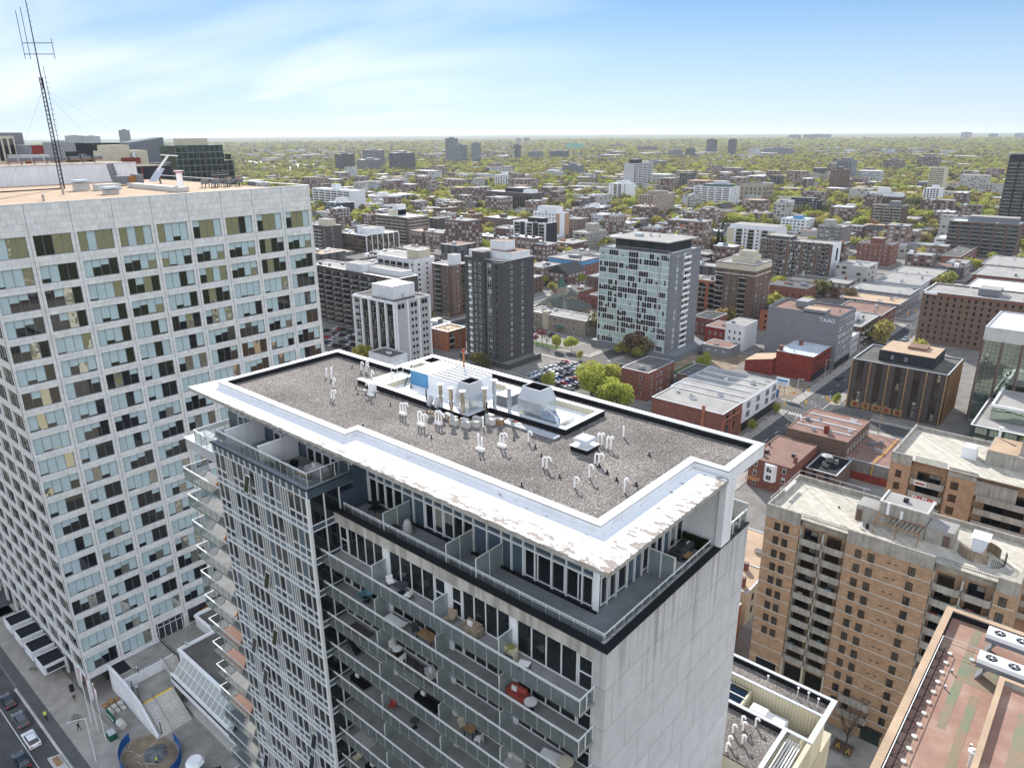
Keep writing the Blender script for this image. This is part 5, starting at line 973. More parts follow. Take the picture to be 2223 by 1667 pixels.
for i,(x,y)in enumerate([(-44.1,39.6),(-37.9,40.6)]):
 m=MB(); m.cyl('black_membrane',x,y,75.2,76.25,.06,8); tag(m.obj('pipe_stub',loc=(x,y,75.2)),'thin black upright pipe %s'%('left of the rusty flues' if i==0 else 'between the concrete blocks and the rusty flues'),'pipe')
m=MB(); m.cyl('rust_trousers',-46.2,46.4,75.2,77.6,.1,8); m.cyl('fabric_red',-46.2,46.4,77.6,77.9,.13,8); tag(m.obj('rusty_pipe',loc=(-46.2,46.4,75.2)),'single rusty red pipe behind the white mechanical housing','pipe')
def cooler(x,y,z0,w,d,h,hw,label):
 t=root('cooling_tower',label,'cooling tower',(x,y,72.3)); m=MB(); m.box('galvanised',x-w/2,x+w/2,y-d/2,y+d/2,72.3,z0)
 m.box('steel_grey',x-w/2-.01,x+w/2+.01,y-d/2-.01,y+d/2+.01,z0-1.0,z0-.97); m.obj('body',t)
 m=MB(); m.frustum('metal_coping',x,y,z0,z0+h,w,d,w*hw,d*.72,False); m.frustum('dark_metal',x,y,z0+.05,z0+h-.05,w-.1,d-.1,w*hw-.1,d*.72-.1,False)
 a,c=w*hw/2,d*.36
 for q in((-a,a,-c-.03,-c),(-a,a,c,c+.03),(-a-.03,-a,-c,c),(a,a+.03,-c,c)):m.box('white_paint',x+q[0],x+q[1],y+q[2],y+q[3],z0+h-.06,z0+h+.03)
 m.obj('hood',t); m=MB(); m.box('dark_metal',x-a*.8,x+a*.8,y-.06,y+.06,z0+h-.5,z0+h-.42); m.obj('fan_frame',t); return t
cooler(-40.75,41.6,76.1,1.6,2.0,1.15,.76,'galvanised cooling unit with an open flared hood, left one in the mechanical well')
t=cooler(-35.1,43.6,76.4,2.5,2.0,1.05,.74,'galvanised cooling unit with a tapering open hood, right one in the mechanical well')
m=MB(); m.box('galvanised',-33.84,-32.0,42.6,44.6,72.3,75.3); m.obj('side_cabinet',t); m=MB(); m.tube('metal_coping',[(-33.9,42.9,75.9),(-33.5,43.0,75.95),(-32.3,42.5,75.8),(-32.1,42.45,75.55),(-32.1,42.45,73)],.13,10); m.obj('pipe',t)
t=root('mechanical_housing','white ribbed mechanical housing with a bright blue end panel, in the mechanical well','housing',(-46.5,43.5,72.3)); m=MB(); m.box('white_paint',-49.4,-42.6,42.6,46.4,72.3,76.2); m.obj('body',t)
m=MB(); m.box('blue_paint',-49.42,-47.1,42.55,42.59,72.3,76.1); m.box('blue_paint',-49.46,-49.41,42.55,46.4,72.3,76.1)
for x,z in((-49,74.5),(-48.7,73.9),(-48.1,74.1)):m.box('dark_metal',x,x+.14,42.5,42.549,z,z+.14)
m.obj('blue_panel',t)
m=MB()
for i in range(6):m.box('concrete_light',-46.8,-42.7,42.8+i*.6,42.88+i*.6,76.21,76.29)
m.obj('roof_rib',t)
t=root('cabinet','plain grey metal cabinet behind the shiny flues in the mechanical well','cabinet',(-37.0,45,72.3)); m=MB(); m.box('steel_grey',-39.6,-38.3,43.6,46.0,72.3,75.7); m.box('white_paint',-39.65,-38.2,43.5,46.1,75.7,75.78); m.obj('body',t)
t=root('pump','round motor and tank of a pump on the floor of the mechanical well','pump',(-47.2,40.9,72.3)); m=MB(); m.cyl('plastic_white',-47.3,41.3,72.3,74.9,.5,14); m.obj('tank',t); m=MB(); m.tube('grey_wood',[(-47.2,40.2,73.9),(-46.4,40.2,73.9)],.5,14); m.obj('motor',t)
t=root('roof_ladder','aluminium access ladder with tall handrails at the left end of the mechanical well','ladder',(-49.9,41.5,75.3)); m=MB()
for y in(41.0,41.7,42.4):m.tube('aluminium',[(-50.3,y,74.9),(-50.3,y,76.9)],.03,6)
m.tube('aluminium',[(-50.3,41.0,76.9),(-50.3,42.4,76.9)],.03,6); m.tube('dark_metal',[(-49.6,42.9,76.6),(-49.2,41.2,74.2)],.05,6); m.obj('rail',t)
t=root('air_conditioner','small boxed air conditioner on feet at the front kerb of the roof pad','air conditioner',(-50.6,38.9,ZR)); m=MB(); m.box('plastic_white',-51.1,-50.1,38.55,39.0,ZR+.12,ZR+.85); m.box('grey_wood',-51.101,-51.0,38.5,38.549,ZR+.15,ZR+.8); m.box('dark_metal',-51.0,-50.6,38.52,38.549,ZR+.2,ZR+.78); m.obj('body',t); m=MB(); m.box('concrete_light',-51.3,-49.9,38.3,39.1,ZR,ZR+.1); m.obj('feet',t)
for i,(x,y)in enumerate([(-42.5,38.55),(-41.7,38.6)]):
 t=root('satellite_dish','satellite dish on a short mast, %s of two before the mechanical well'%('left' if i==0 else 'right'),'satellite dish',(x,y,ZR),'satellite dishes'); m=MB(); m.cyl('steel_grey',x,y,ZR,ZR+.9,.04,6); m.tube('steel_grey',[(x,y,ZR+.8),(x+.5,y-.15,ZR+.7)],.025,6); m.obj('mast',t)
 m=MB(); v=[(x+.12,y,ZR+1.05)]; N_=14
 for k in range(N_):a=2*math.pi*k/N_; v.append((x+.02+.1*abs(0),y+.42*math.cos(a),ZR+1.05+.48*math.sin(a)))
 m.add('metal_coping',v,[(0,1+k,1+(k+1)%N_)for k in range(N_)]); m.obj('dish',t); m=MB(); m.box('grey_wood',x-.3,x+.3,y-.25,y+.25,ZR,ZR+.1); m.obj('base',t)
bl=[(-38.5,38.6,0),(-38.0,38.2,0),(-37.5,38.75,0),(-39.6,38.35,0),(-39.1,37.95,0),(-40.3,38.5,0),(-40.8,38.2,0),(-38.0,39.5,.2),(-36.9,39.9,0),(-36.4,40.4,0),(-37.6,40.6,.2)]
for i,(x,y,r_)in enumerate(bl):
 m=MB(); m.box('concrete_light' if i%3 else 'wood',x-.38,x+.38,y-.22,y+.22,ZR,ZR+.38); m.box('concrete_light',x-.36,x+.36,y-.2,y+.2,ZR+.4,ZR+.46)
 tag(m.obj('concrete_block',loc=(x,y,ZR)),'pale stacked paver block in the pile below the rusty flues','concrete block','paver blocks piled below the flues')
for i in range(3):
 m=MB(); y=40.55+i*.24; m.box('metal_coping',-36.2,-30.9,y,y+.17,ZR+.05,ZR+.2); tag(m.obj('channel_strip',loc=(-33.5,y,ZR)),'long silver metal channel lying beside the mechanical well','metal channel','metal channels lying on the roof')
for i,(x,y)in enumerate([(-35.9,41.2),(-35.3,41.1),(-34.8,41.0)]):
 m=MB(); m.box('red_brick' if i%2 else 'concrete_light',x-.3,x+.25,y-.15,y+.15,ZR+.0,ZR+.25); tag(m.obj('brick_bundle',loc=(x,y,ZR)),'small bundle of bricks and pavers beside the silver channels','brick pile','brick bundles beside the channels')
def place(name,label,cat,x,y,z,rz,parts,group=None):
 t=root(name,label,cat,(x,y,z),group,rz)
 for pn,fn in parts:
  q=MB(); fn(q); o=q.obj(pn,mesh_only=False); o.parent=t
 return t
def P_chair(c='fabric_dark',f='dark_metal',w=.5,high=.85):
 return[('seat',lambda m:m.box(c,-w/2,w/2,-w/2,w/2,.4,.46)),('backrest',lambda m:m.box(c,-w/2,w/2,w/2-.06,w/2,.46,high))]+[('leg',(lambda a,b_:(lambda m:m.box(f,a-.02,a+.02,b_-.02,b_+.02,0,.4)))(a,b_))for a in(-w/2+.03,w/2-.03)for b_ in(-w/2+.03,w/2-.03)]
def P_table(c='wood',f='dark_metal',w=.9,d=.6,h=.7):
 return[('tabletop',lambda m:m.box(c,-w/2,w/2,-d/2,d/2,h-.05,h))]+[('leg',(lambda a,b_:(lambda m:m.box(f,a-.03,a+.03,b_-.03,b_+.03,0,h-.05)))(a,b_))for a in(-w/2+.05,w/2-.05)for b_ in(-d/2+.05,d/2-.05)]
def P_round(c='fabric_white',f='dark_metal',r=.4,h=.7):return[('tabletop',lambda m:m.cyl(c,0,0,h-.04,h,r,16)),('leg',lambda m:m.cyl(f,0,0,0,h-.04,.04,6)),('foot',lambda m:m.cyl(f,0,0,0,.03,r*.6,10))]
def P_sofa(c='fabric_grey',w=1.7,d=.8):return[('seat',lambda m:m.box(c,-w/2,w/2,-d/2,d/2,.12,.42)),('backrest',lambda m:m.box(c,-w/2,w/2,d/2-.2,d/2,.42,.78)),('armrest',lambda m:m.box(c,-w/2-.15,-w/2-.003,-d/2,d/2,.12,.6)),('armrest',lambda m:m.box(c,w/2+.003,w/2+.15,-d/2,d/2,.12,.6)),('cushion',lambda m:m.box('fabric_white',-w/2+.1,-w/2+.5,d/2-.35,d/2-.22,.43,.75))]
def P_lounger(c='fabric_white'):return[('mattress',lambda m:m.box(c,-.95,.45,-.32,.32,.3,.38)),('backrest',lambda m:m.add(c,[(.45,-.32,.3),(1.0,-.32,.42),(1.0,.32,.42),(.45,.32,.3),(.45,-.32,.38),(1.0,-.32,.5),(1.0,.32,.5),(.45,.32,.38)],[(3,2,1,0),(4,5,6,7),(0,1,5,4),(1,2,6,5),(2,3,7,6)])),('frame',lambda m:(m.box('aluminium',-.95,.9,-.34,-.31,.24,.3),m.box('aluminium',-.95,.9,.31,.34,.24,.3),m.box('aluminium',-.9,-.85,-.33,.33,0,.24),m.box('aluminium',.6,.65,-.33,.33,0,.24)))]
def P_plant(c='bright_leaves',pot='fabric_black',h=.9,r=.32,seed=1):
 def leaves(m):
  g=random.Random(seed)
  for i in range(70):
   a=g.uniform(0,6.28); rr=r*g.random()**.5; z=.45+g.random()*(h-.45); x,y=rr*math.cos(a),rr*math.sin(a); s=.09
   m.quad(c,(x-s,y,z-s*.5),(x+s*.3,y-s,z),(x+s,y+s*.2,z+s),(x-s*.2,y+s,z+s*.4))
 return[('pot',lambda m:m.cyl(pot,0,0,0,.48,r*.7,12,r*.9)),('foliage',leaves)]
FZ=lambda k:65.65-2.9*k
pl=place
pl('round_table','black mesh round table on the top balcony, second flat from the left','table',-35.4,28.5,FZ(0),0,P_round('fabric_dark',r=.5))
pl('chair','white cushioned black chair left of the black mesh round table','chair',-36.6,28.5,FZ(0),1.2,P_chair('fabric_white'))
pl('chair','white cushioned black chair right of the black mesh round table','chair',-34.4,28.3,FZ(0),-1.3,P_chair('fabric_white'))
pl('armchair','brown wicker loveseat on the top balcony, third flat from the left','loveseat',-28.4,28.6,FZ(0),0,P_sofa('grey_wood',1.2,.7)); pl('armchair','brown wicker armchair in the left corner of the third flat balcony','armchair',-30.3,28.5,FZ(0),.3,P_chair('grey_wood','grey_wood',.65))
pl('planter_box','raised pale wooden planter with green leaves on the top balcony','planter',-24.9,28.4,FZ(0),0,[('box',lambda m:m.box('beige_cladding',-.45,.45,-.22,.22,.45,.8)),('foliage',lambda m:P_plant(seed=3)[1][1](m)),('leg',lambda m:m.box('beige_cladding',-.44,-.38,-.2,.2,0,.45)),('leg',lambda m:m.box('beige_cladding',.38,.44,-.2,.2,0,.45))])
pl('side_table','black and white striped low table beside the raised wooden planter','table',-23.6,28.2,FZ(0),.3,P_table('fabric_white','dark_metal',.7,.5,.45))
pl('lounger','white sun lounger on the second balcony, left half','lounger',-36.0,28.3,FZ(1),0,P_lounger()); pl('papasan_chair','round blue chair at the left end of the second balcony','chair',-39.9,28.6,FZ(1),0,[('shell',lambda m:m.frustum('fabric_teal',0,0,.35,.75,.5,.5,1.0,1.0,False)),('base',lambda m:m.cyl('dark_metal',0,0,0,.35,.25,8))])
pl('table','slatted wooden table on the second balcony beside the second screen','table',-32.7,28.4,FZ(1),0,P_table(w=1.5,d=.8)); pl('chair','dark folding chair left of the slatted wooden table','chair',-34.1,28.5,FZ(1),1,P_chair())
pl('bench','red cushioned metal bench on the second balcony','bench',-24.4,28.5,FZ(1),0,P_sofa('fabric_red',1.2,.6)); pl('round_table','white round table right of the red cushioned bench','table',-23.1,28.2,FZ(1),0,P_round(r=.42))
pl('round_table','white bistro table on the third balcony','table',-36.1,28.3,FZ(2),0,P_round(r=.36)); pl('chair','white folding chair left of the white bistro table','chair',-36.9,28.5,FZ(2),1.5,P_chair('fabric_white','aluminium',.42)); pl('chair','white folding chair right of the white bistro table','chair',-35.3,28.1,FZ(2),-1.5,P_chair('fabric_white','aluminium',.42))
pl('rug','dark brown outdoor rug at the left end of the third balcony','rug',-40.6,28.3,FZ(2)+.003,0,[('mat',lambda m:m.box('dark_brown_brick',-1.2,1.2,-.55,.55,0,.02))]); pl('rug','brown outdoor rug under the bistro set of the third balcony','rug',-34.3,28.3,FZ(2)+.003,0,[('mat',lambda m:m.box('dark_brown_brick',-2.6,2.6,-.6,.6,0,.02))])
pl('armchair','grey cushioned armchair right of the bistro set','armchair',-32.6,28.4,FZ(2),-.4,P_sofa('fabric_grey',.6,.6)); pl('lounge_chair','black and white striped lounge chair near the right end of the third balcony','lounge chair',-21.2,28.3,FZ(2),.2,P_lounger('fabric_white'))
pl('round_table','round beige table behind the glass near the right end of the third balcony','table',-20.3,28.2,FZ(2),0,P_round('beige_cladding',r=.5))
pl('sofa','black outdoor sofa on the fourth balcony','sofa',-33.1,28.5,FZ(3),0,P_sofa('fabric_black',2.0,.8)); pl('parasol','closed black garden umbrella at the left end of the fourth balcony','parasol',-42.6,28.4,FZ(3),0,[('canopy',lambda m:m.tube('fabric_black',[(0,0,1.9),(.5,0,.9),(1.2,.1,.2)],.1,8,.3)),('pole',lambda m:m.cyl('dark_metal',0,0,0,2.0,.03,6))])
pl('table','light wooden table on the fourth balcony, right half','table',-28.7,28.4,FZ(3),.2,P_table(w=.8,d=.6)); pl('chair','white chair right of the light wooden table','chair',-27.8,28.3,FZ(3),-1.4,P_chair('fabric_white','aluminium')); pl('chair','beige chair left of the light wooden table','chair',-29.6,28.5,FZ(3),1.2,P_chair('beige_cladding','wood'))
pl('sofa','pale grey two seat sofa with black cushions on the fourth balcony','sofa',-24.8,28.4,FZ(3),0,P_sofa('fabric_grey',1.4,.8))
pl('chair','red plastic chair on the fifth balcony','chair',-37.3,28.4,FZ(4),.4,P_chair('fabric_red','wood')); pl('sofa','dark sofa at the left end of the fifth balcony','sofa',-41.5,28.5,FZ(4),0,P_sofa('fabric_black',1.5,.7)); pl('round_table','dark wire table on the fifth balcony','table',-34.6,28.3,FZ(4),0,P_round('fabric_dark',r=.35))
pl('chair','light wooden chair on the sixth balcony','chair',-31.5,28.4,FZ(5),0,P_chair('wood','wood')); pl('rug','grey patterned rug on the seventh balcony','rug',-41.5,28.3,FZ(6)+.003,0,[('mat',lambda m:m.box('fabric_grey',-1.1,1.1,-.55,.55,0,.02))])
pl('wicker_chair','pale wicker tub chair on the eighth balcony','chair',-42.6,28.2,FZ(7),0,P_chair('beige_cladding','wood',.6)); pl('sofa','dark sofa on the eighth balcony','sofa',-40.4,28.4,FZ(7),0,P_sofa('fabric_black',1.5,.7))
pl('table','dark wooden table with a chair behind the terrace rail, left end of the main terrace','table',-40.2,31.2,68.73,.1,P_table('dark_metal','wood',1.0,.7)); pl('chair','dark wicker chair at the left end of the main terrace','chair',-41.6,31.3,68.73,.3,P_chair('fabric_black','dark_metal',.65,.95))
pl('grill_cover','grey fabric covered patio heater, bell shaped, on the main terrace','covered grill',-37.3,31.0,68.73,0,[('cover',lambda m:m.tube('fabric_grey',[(0,0,0.05),(0,0,.7),(0,0,1.0),(0,0,1.12)],.42,14,.16))]); pl('side_table','dark metal side table left of the covered grill','table',-38.0,30.3,68.73,0,P_table('dark_metal','dark_metal',.6,.6,.6))
pl('sofa','blue-grey woven sofa with a pillow on the side terrace','sofa',-20.3,41.6,68.73,-math.pi/2,P_sofa('fabric_dark',1.8,.9)); pl('coffee_table','light wooden coffee table beside the woven sofa','table',-19.5,41.3,68.73,0,P_table(w=.7,d=.9,h=.35)); pl('rug','black and white striped rug on the side terrace','rug',-19.7,40.0,68.74,0,[('mat',lambda m:[m.box('fabric_white' if i%2 else 'fabric_black',-.7,.7,-.5+i*.1,-.4+i*.1,0,.02)for i in range(10)])])
pl('pillow','pale cushion lying on the floor of the side terrace','cushion',-20.1,39.0,68.73,.4,[('cushion',lambda m:m.box('fabric_grey',-.3,.3,-.25,.25,0,.16))])
pl('hedge','dark artificial hedge against the white end wall of the side terrace','hedge',-19.9,42.9,68.73,0,[('foliage',lambda m:[m.quad('dark_leaves',(x-.08,y,z),(x+.08,y-.05,z),(x+.08,y-.02,z+.15),(x-.08,y+.03,z+.12))for x,y,z in[(random.Random(i).uniform(-1,.9),random.Random(i+999).uniform(-.15,.1),random.Random(i+555).uniform(0,.9))for i in range(400)]]),('core',lambda m:m.box('black_membrane',-1.05,.95,-.05,.15,0,.95))])
for i,(x,y,h)in enumerate([(-50.2,27.7,1.0),(-49.9,28.5,1.15),(-49.1,29.3,1.2),(-48.7,28.0,.95)]):pl('potted_plant','dry golden plant in a black pot on the bay terrace, %s of four'%('first','second','third','fourth')[i],'potted plant',x,y,71.2,0,P_plant('leaves',h=h,r=.4,seed=i),'golden potted plants on the bay terrace')
pl('sofa','white cushioned corner sofa on the bay terrace, rear','sofa',-46.3,29.6,71.2,0,P_sofa('fabric_grey',2.0,.9)); pl('sofa','white cushioned bench seat on the bay terrace by the front rail','sofa',-45.6,27.7,71.2,math.pi,P_sofa('fabric_grey',1.4,.7)); pl('coffee_table','brown wooden coffee table between the two white sofas','table',-46.6,28.5,71.2,0,P_table(w=1.2,d=.7,h=.4))
pl('potted_plant','dark green bush in the left corner of the bay terrace','potted plant',-56.4,28.6,71.2,0,P_plant('dark_leaves',h=1.2,r=.5,seed=9)); pl('hedge','green balcony hedge along the glass of the left corner terrace','hedge',-61.5,31.3,70.3,0,P_plant('dark_leaves',h=1.0,r=.9,seed=11)); pl('potted_plant','yellow green potted plants on the left corner terrace','potted plant',-59.2,28.3,70.3,0,P_plant('bright_leaves',h=.9,r=.3,seed=12))
for i,k in enumerate((0,2,5)):pl('chair','orange cushioned chair on a left side balcony, %s from the top'%('highest','middle one','lowest')[i],'chair',-61.0,28.4,FZ(k),.5,P_chair('fabric_orange','dark_metal',.7),'orange chairs on the side balconies')
for i,k in enumerate((0,2,4,5)):pl('table','dark table on the left side balcony, %s counting down'%('first','third','fifth','sixth')[i],'table',-59.3,28.4,FZ(k),0,P_table('fabric_black','dark_metal',1.2,.7),'tables on the side balconies')
for i,k in enumerate((6,7,9)):pl('rug','terracotta floor tiles rug on the left side balcony, storey %s from the top'%('seven','eight','ten')[i],'rug',-61.2,28.45,FZ(k)+.003,0,[('mat',lambda m:m.box('brown_roof',-3.2,3.2,-.85,.85,0,.02))],'terracotta rugs on the side balconies')
pl('potted_plant','green and yellow plants on the rear corner terrace behind the white end wall','potted plant',-19.6,47.0,69.4,0,P_plant('bright_leaves',h=1.0,r=.6,seed=21)); pl('lounge_chair','beige lounge chair on the rear corner terrace','lounge chair',-19.2,45.2,68.73,.3,P_chair('beige_cladding','aluminium',.7))
# ================================================================ marble office tower, left
T=Bld('office_tower','tall pale marble office tower with a grid of wide four pane windows','office building',-192,-127.4,30,86.2,87.4,short='marble tower')
tr=T.r
m=MB(); m.box('marble',-192,-127.75,30.35,86.2,5.0,86.39); m.box('dark_metal',-190,-131,34,85,0,5.0); m.obj('wall',tr)
m=MB(); NB=9; NF=19
for i in range(NB + 1):   # piers on the long side, each as two leaves with a joint
 y=30+i*6.22
 for a,c in((y-.46,y-.03),(y+.03,y+.46)):
  if c<29.9 or a>86.3:continue
  m.box('marble',-127.75,-127.4,max(a,30.0),min(c,86.2),5.0 if i else 0,87.4)
m.obj('pier',tr)
m=MB()
for i in range(NB):m.box('steel_grey',-127.41,-127.385,29.98+i*6.22+(.06 if not i else 0),30.03+i*6.22+(.06 if not i else 0),5.0,87.38)
m.obj('joint',tr)
m=MB(); m.box('marble',-127.75,-127.42,30,86.2,82.7,87.35)
rows=[(79.55,3.12)]+[(75.35-3.82*k,2.74)for k in range(18)]+[(5.9,3.0)]
tops=[82.7]+[z for z,h in rows]
for i in range(len(rows)-1):m.box('marble',-127.75,-127.43,30,86.2,rows[i+1][0]+rows[i+1][1],rows[i][0])
m.box('marble',-127.75,-127.43,30,86.2,4.6,5.9); m.obj('spandrel',tr)
for j,(z,h)in enumerate(rows):
 for i in range(NB):
  if j==len(rows)-1 and i in(2,3):continue
  T.win('E',3.11+i*6.22,z+.02,5.3,h-.04,4,1,'office' if j else 'top',-.33,.06,16)
m=MB(); NS=11
for i in range(NS+1):
 x=-127.4-i*5.85; m.box('marble',max(x-.5,-192),min(x+.5,-127.43),30.0,30.36,0,87.38)
m.obj('pier',tr)
m=MB(); m.box('marble',-192,-127.8,30.03,30.36,82.7,87.35)
for i in range(len(rows)-1):m.box('marble',-192,-127.8,30.05,30.36,rows[i+1][0]+rows[i+1][1],rows[i][0])
m.box('marble',-192,-127.8,30.05,30.36,4.8,5.9); m.obj('spandrel',tr)
for j,(z,h)in enumerate(rows):
 for i in range(NS):T.win('S',64.6-2.92-i*5.85,z+.02,4.8,h-.04,3,1,'dark',-.33,.06,8)
m=MB(); m.box('tan_roof',-191.6,-127.9,30.5,85.8,86.4,86.5); m.obj('roof',tr)
m=MB()
for a in((-192,-127.38,29.98,30.45),(-192,-127.38,85.8,86.25),(-127.85,-127.38,30.45,85.8)):m.box('metal_coping',*a,87.4,87.47)
m.obj('coping',tr)
m=MB(); m.box('black_wall',-127.45,-127.38,43.1,48.0,5.5,8.8)
for k in range(5):m.box('aluminium',-127.37,-127.3,43.2+k*1.15,43.3+k*1.15,5.5,8.7)
m.box('aluminium',-127.37,-127.3,43.2,47.9,8.0,8.1); m.obj('entrance_door',tr)
m=MB(); m.box('black_wall',-127.44,-127.2,49.3,58,6.2,8.8); sg=m.obj('sign_panel',tr)
text3('JINSEI RAMEN',.85,'signal_yellow',tr,(-127.15,51.0,7.1),(math.pi/2,0,math.pi/2))
t_=MB(); t_.cyl('white_paint',0,0,0,.04,.45,16)
can=MB(); can.box('white_wall',-3.4,3.4,-3.2,3.2,-1.6,0); cans=[]
for i,x in enumerate((-139.6,-145.6,-151.6,-157.6)):
 m=MB(); m.box('white_wall',x-2.2,x+2.2,26.0,29.98,2.7,4.4); m.box('black_membrane',x-2.0,x+2.0,26.2,29.9,4.401,4.46)
 for a in((x-2.2,x+2.2,26.0,26.2),(x-2.2,x-2.0,26.2,29.98),(x+2.0,x+2.2,26.2,29.98)):m.box('white_wall',*a,4.4,4.6)
 m.obj('entrance_canopy',tr)
m=MB(); m.box('black_wall',-137.39,-137.3,26.5,29.5,3.0,4.0); m.obj('sign_panel',tr)
T.done()
def thing1(name,label,cat,loc,fn,group=None,pn='body'):
 t=root(name,label,cat,loc,group); m=MB(); fn(m); m.obj(pn,t); return t
ZT=86.5
b=Bld('rooftop_block','long white walled upper roof block on the marble tower, behind the antenna mast','roof block',-205,-191.2,40,80.5,91,None); m=MB(); m.box('white_wall',-205,-191.2,30,80.5,80,90.6); m.obj('wall',b.r); m=MB(); m.box('tan_roof',-204.5,-191.6,30.5,80,90.6,90.7); m.box('metal_coping',-191.7,-191.1,30,80.6,90.6,90.8); m.obj('roof',b.r)
for i in range(8):m=MB(); x,y=-197.5,55+i*2.6; m.box('rust_trousers',x,x+1.2,y,y+2.0,91.4,91.6); m.box('steel_grey',x,x+1.1,y,y+1.9,91.6,92.3); m.box('rust_trousers',x+.1,x+.2,y+.1,y+.2,90.7,91.4); m.box('rust_trousers',x+.9,x+1.0,y+.1,y+.2,90.7,91.4); tag(m.obj('condenser_unit',loc=(x,y,90.7)),'rusty framed grey condenser in the row on the upper white roof block','condenser','condensers on the upper roof block')
for i,(x,y)in enumerate([(-196,36.5),(-196,46.0),(-196,50.5)]):m=MB(); m.box('white_paint',x-.8,x+.8,y-.8,y+.8,90.7,91.3); m.cyl('white_paint',x,y,91.3,93.3,.45,12); tag(m.obj('roof_vent',loc=(x,y,90.7)),'white round vent stack on the upper roof block, %s from the left'%('first','second','third')[i],'roof vent','white vent stacks on the upper roof block')
def hat(m,x,y,s,h):m.box('concrete_light',x-s,x+s,y-s,y+s,ZT,ZT+h); m.frustum('metal_coping',x,y,ZT+h+.15,ZT+h+.5,s*2.9,s*2.9,s*2.2,s*2.2); m.box('dark_metal',x-s*.6,x+s*.6,y-s*.6,y+s*.6,ZT+h,ZT+h+.15)
thing1('mushroom_vent','tall square vent with a flat pyramidal hood, left one on the marble tower roof','roof vent',(-164.5,57.3,ZT),lambda m:(hat(m,-164.5,57.8,1.2,1.6),m.box('concrete_light',-163.2,-160.5,59.5,64,ZT,ZT+1.2)))
thing1('mushroom_vent','low square vent with a wide flat hood on the marble tower roof','roof vent',(-149.8,57.2,ZT),lambda m:hat(m,-149.8,57.6,1.1,.9))
thing1('duct','long low white duct box running across the marble tower roof','duct',(-155,68,ZT),lambda m:m.box('concrete_light',-166,-142.8,67.4,69.4,ZT+.05,ZT+.9))
thing1('chimney','white round chimney with a red banded cap on the marble tower roof','chimney',(-148.2,70.2,ZT),lambda m:(m.box('concrete_light',-149.4,-147,69.6,71.4,ZT,ZT+.8),m.cyl('plastic_white',-148.2,70.4,ZT+.8,ZT+3.4,.6,14),m.cyl('flag_red',-148.2,70.4,ZT+3.4,ZT+3.6,.75,14),m.cyl('metal_coping',-148.2,70.4,ZT+3.6,ZT+3.8,.95,14)))
thing1('machine','dark grey fan housing with an upright duct, beside the low white duct box','ventilation unit',(-175,70.4,ZT),lambda m:(m.box('steel_grey',-176,-172.5,68.5,70.5,ZT+.3,ZT+2),m.box('rust_trousers',-176,-173,70.6,72.3,ZT+.3,ZT+1.9),m.box('steel_grey',-176,-173,72.4,74,ZT+.2,ZT+2.2),m.tube('steel_grey',[(-177,69.5,ZT+1),(-177.3,69,ZT+4.5)],.8,8)))
thing1('satellite_dish','large tilted white dish on a steel frame on the marble tower roof','satellite dish',(-172,78,ZT),lambda m:(m.add('metal_coping',[(-173,75,ZT+.6),(-170,75.5,ZT+.6),(-170.5,78,ZT+3.4),(-173.5,77.6,ZT+3.4)],[(0,1,2,3)]),m.tube('white_paint',[(-171,76.5,ZT+2.8),(-170.5,79.2,ZT+6)],.12,6),m.tube('white_paint',[(-173,77.5,ZT+3.2),(-172.5,80,ZT+6.2)],.12,6),m.tube('white_paint',[(-173.8,79.0,ZT+6.2),(-168.5,80.4,ZT+6.0)],.12,6),m.tube('steel_grey',[(-171.5,77,ZT),(-171.7,76.8,ZT+2)],.2,6)))
for i in range(6):
 x,y=-152.0+(i%2)*1.6,77.5+i*1.35; m=MB(); m.box('steel_grey',x-.9,x+.9,y-.5,y+.5,ZT+.7,ZT+1.6);[m.box('dark_metal',x+a,x+a+.12,y+c,y+c+.12,ZT,ZT+.7)for a in(-.85,.73)for c in(-.45,.33)]; m.cyl('rust_trousers',x,y,ZT+1.6,ZT+1.75,.4,10)
 tag(m.obj('condenser_unit',loc=(x,y,ZT)),'dark condenser on legs in the group near the right end of the marble tower roof','condenser','dark condensers near the right end of the marble tower roof')
for i,(x,y)in enumerate([(-170,38),(-143,44),(-156,51.5)]):m=MB(); m.cyl('concrete',x,y,ZT,ZT+1.1,.22,8); tag(m.obj('pipe_stub',loc=(x,y,ZT)),'small upright pipe on the tan gravel of the marble tower roof','pipe','small pipes on the marble tower roof')
t=root('antenna_mast','tall thin lattice antenna mast standing on the marble tower roof','antenna mast',(-173.3,57.5,ZT)); ax,ay=-173.5,57.5; m=MB()
q=.42; H0,H1=ZT,122.5
legs=[(ax+q*math.cos(a),ay+q*math.sin(a))for a in(0.3,2.4,4.5)]
for lx,ly in legs:m.tube('dark_metal',[(lx,ly,H0),(ax+(lx-ax)*.8,ay+(ly-ay)*.8,108)],.1,5)
n=26
for i in range(n):
 z0,z1=H0+(108-H0)*i/n,H0+(108-H0)*(i+1)/n
 for k in range(3):a,c=legs[k],legs[(k+1)%3]; m.tube('dark_metal',[(a[0],a[1],z0),(c[0],c[1],z1)],.05,4)
m.obj('lattice',t)
m=MB(); m.tube('dark_metal',[(ax,ay,106),(ax,ay,131)],.13,6,.04)
for i in range(14):z=117+i; m.tube('dark_metal',[(ax-.05,ay,z),(ax+.35,ay+.25,z)],.03,4)
m.obj('whip_aerial',t)
m=MB()
for z in(112.2,114.2):m.tube('dark_metal',[(ax-1.6,ay-1.6,z),(ax+2.4,ay+2.4,z)],.07,5)
for k in(-1.6,-.9,2.4):m.tube('dark_metal',[(ax+k,ay+k,111.3),(ax+k,ay+k,115.0 if k>0 else 121.5+k)],.06,5)
m.obj('side_aerial',t)
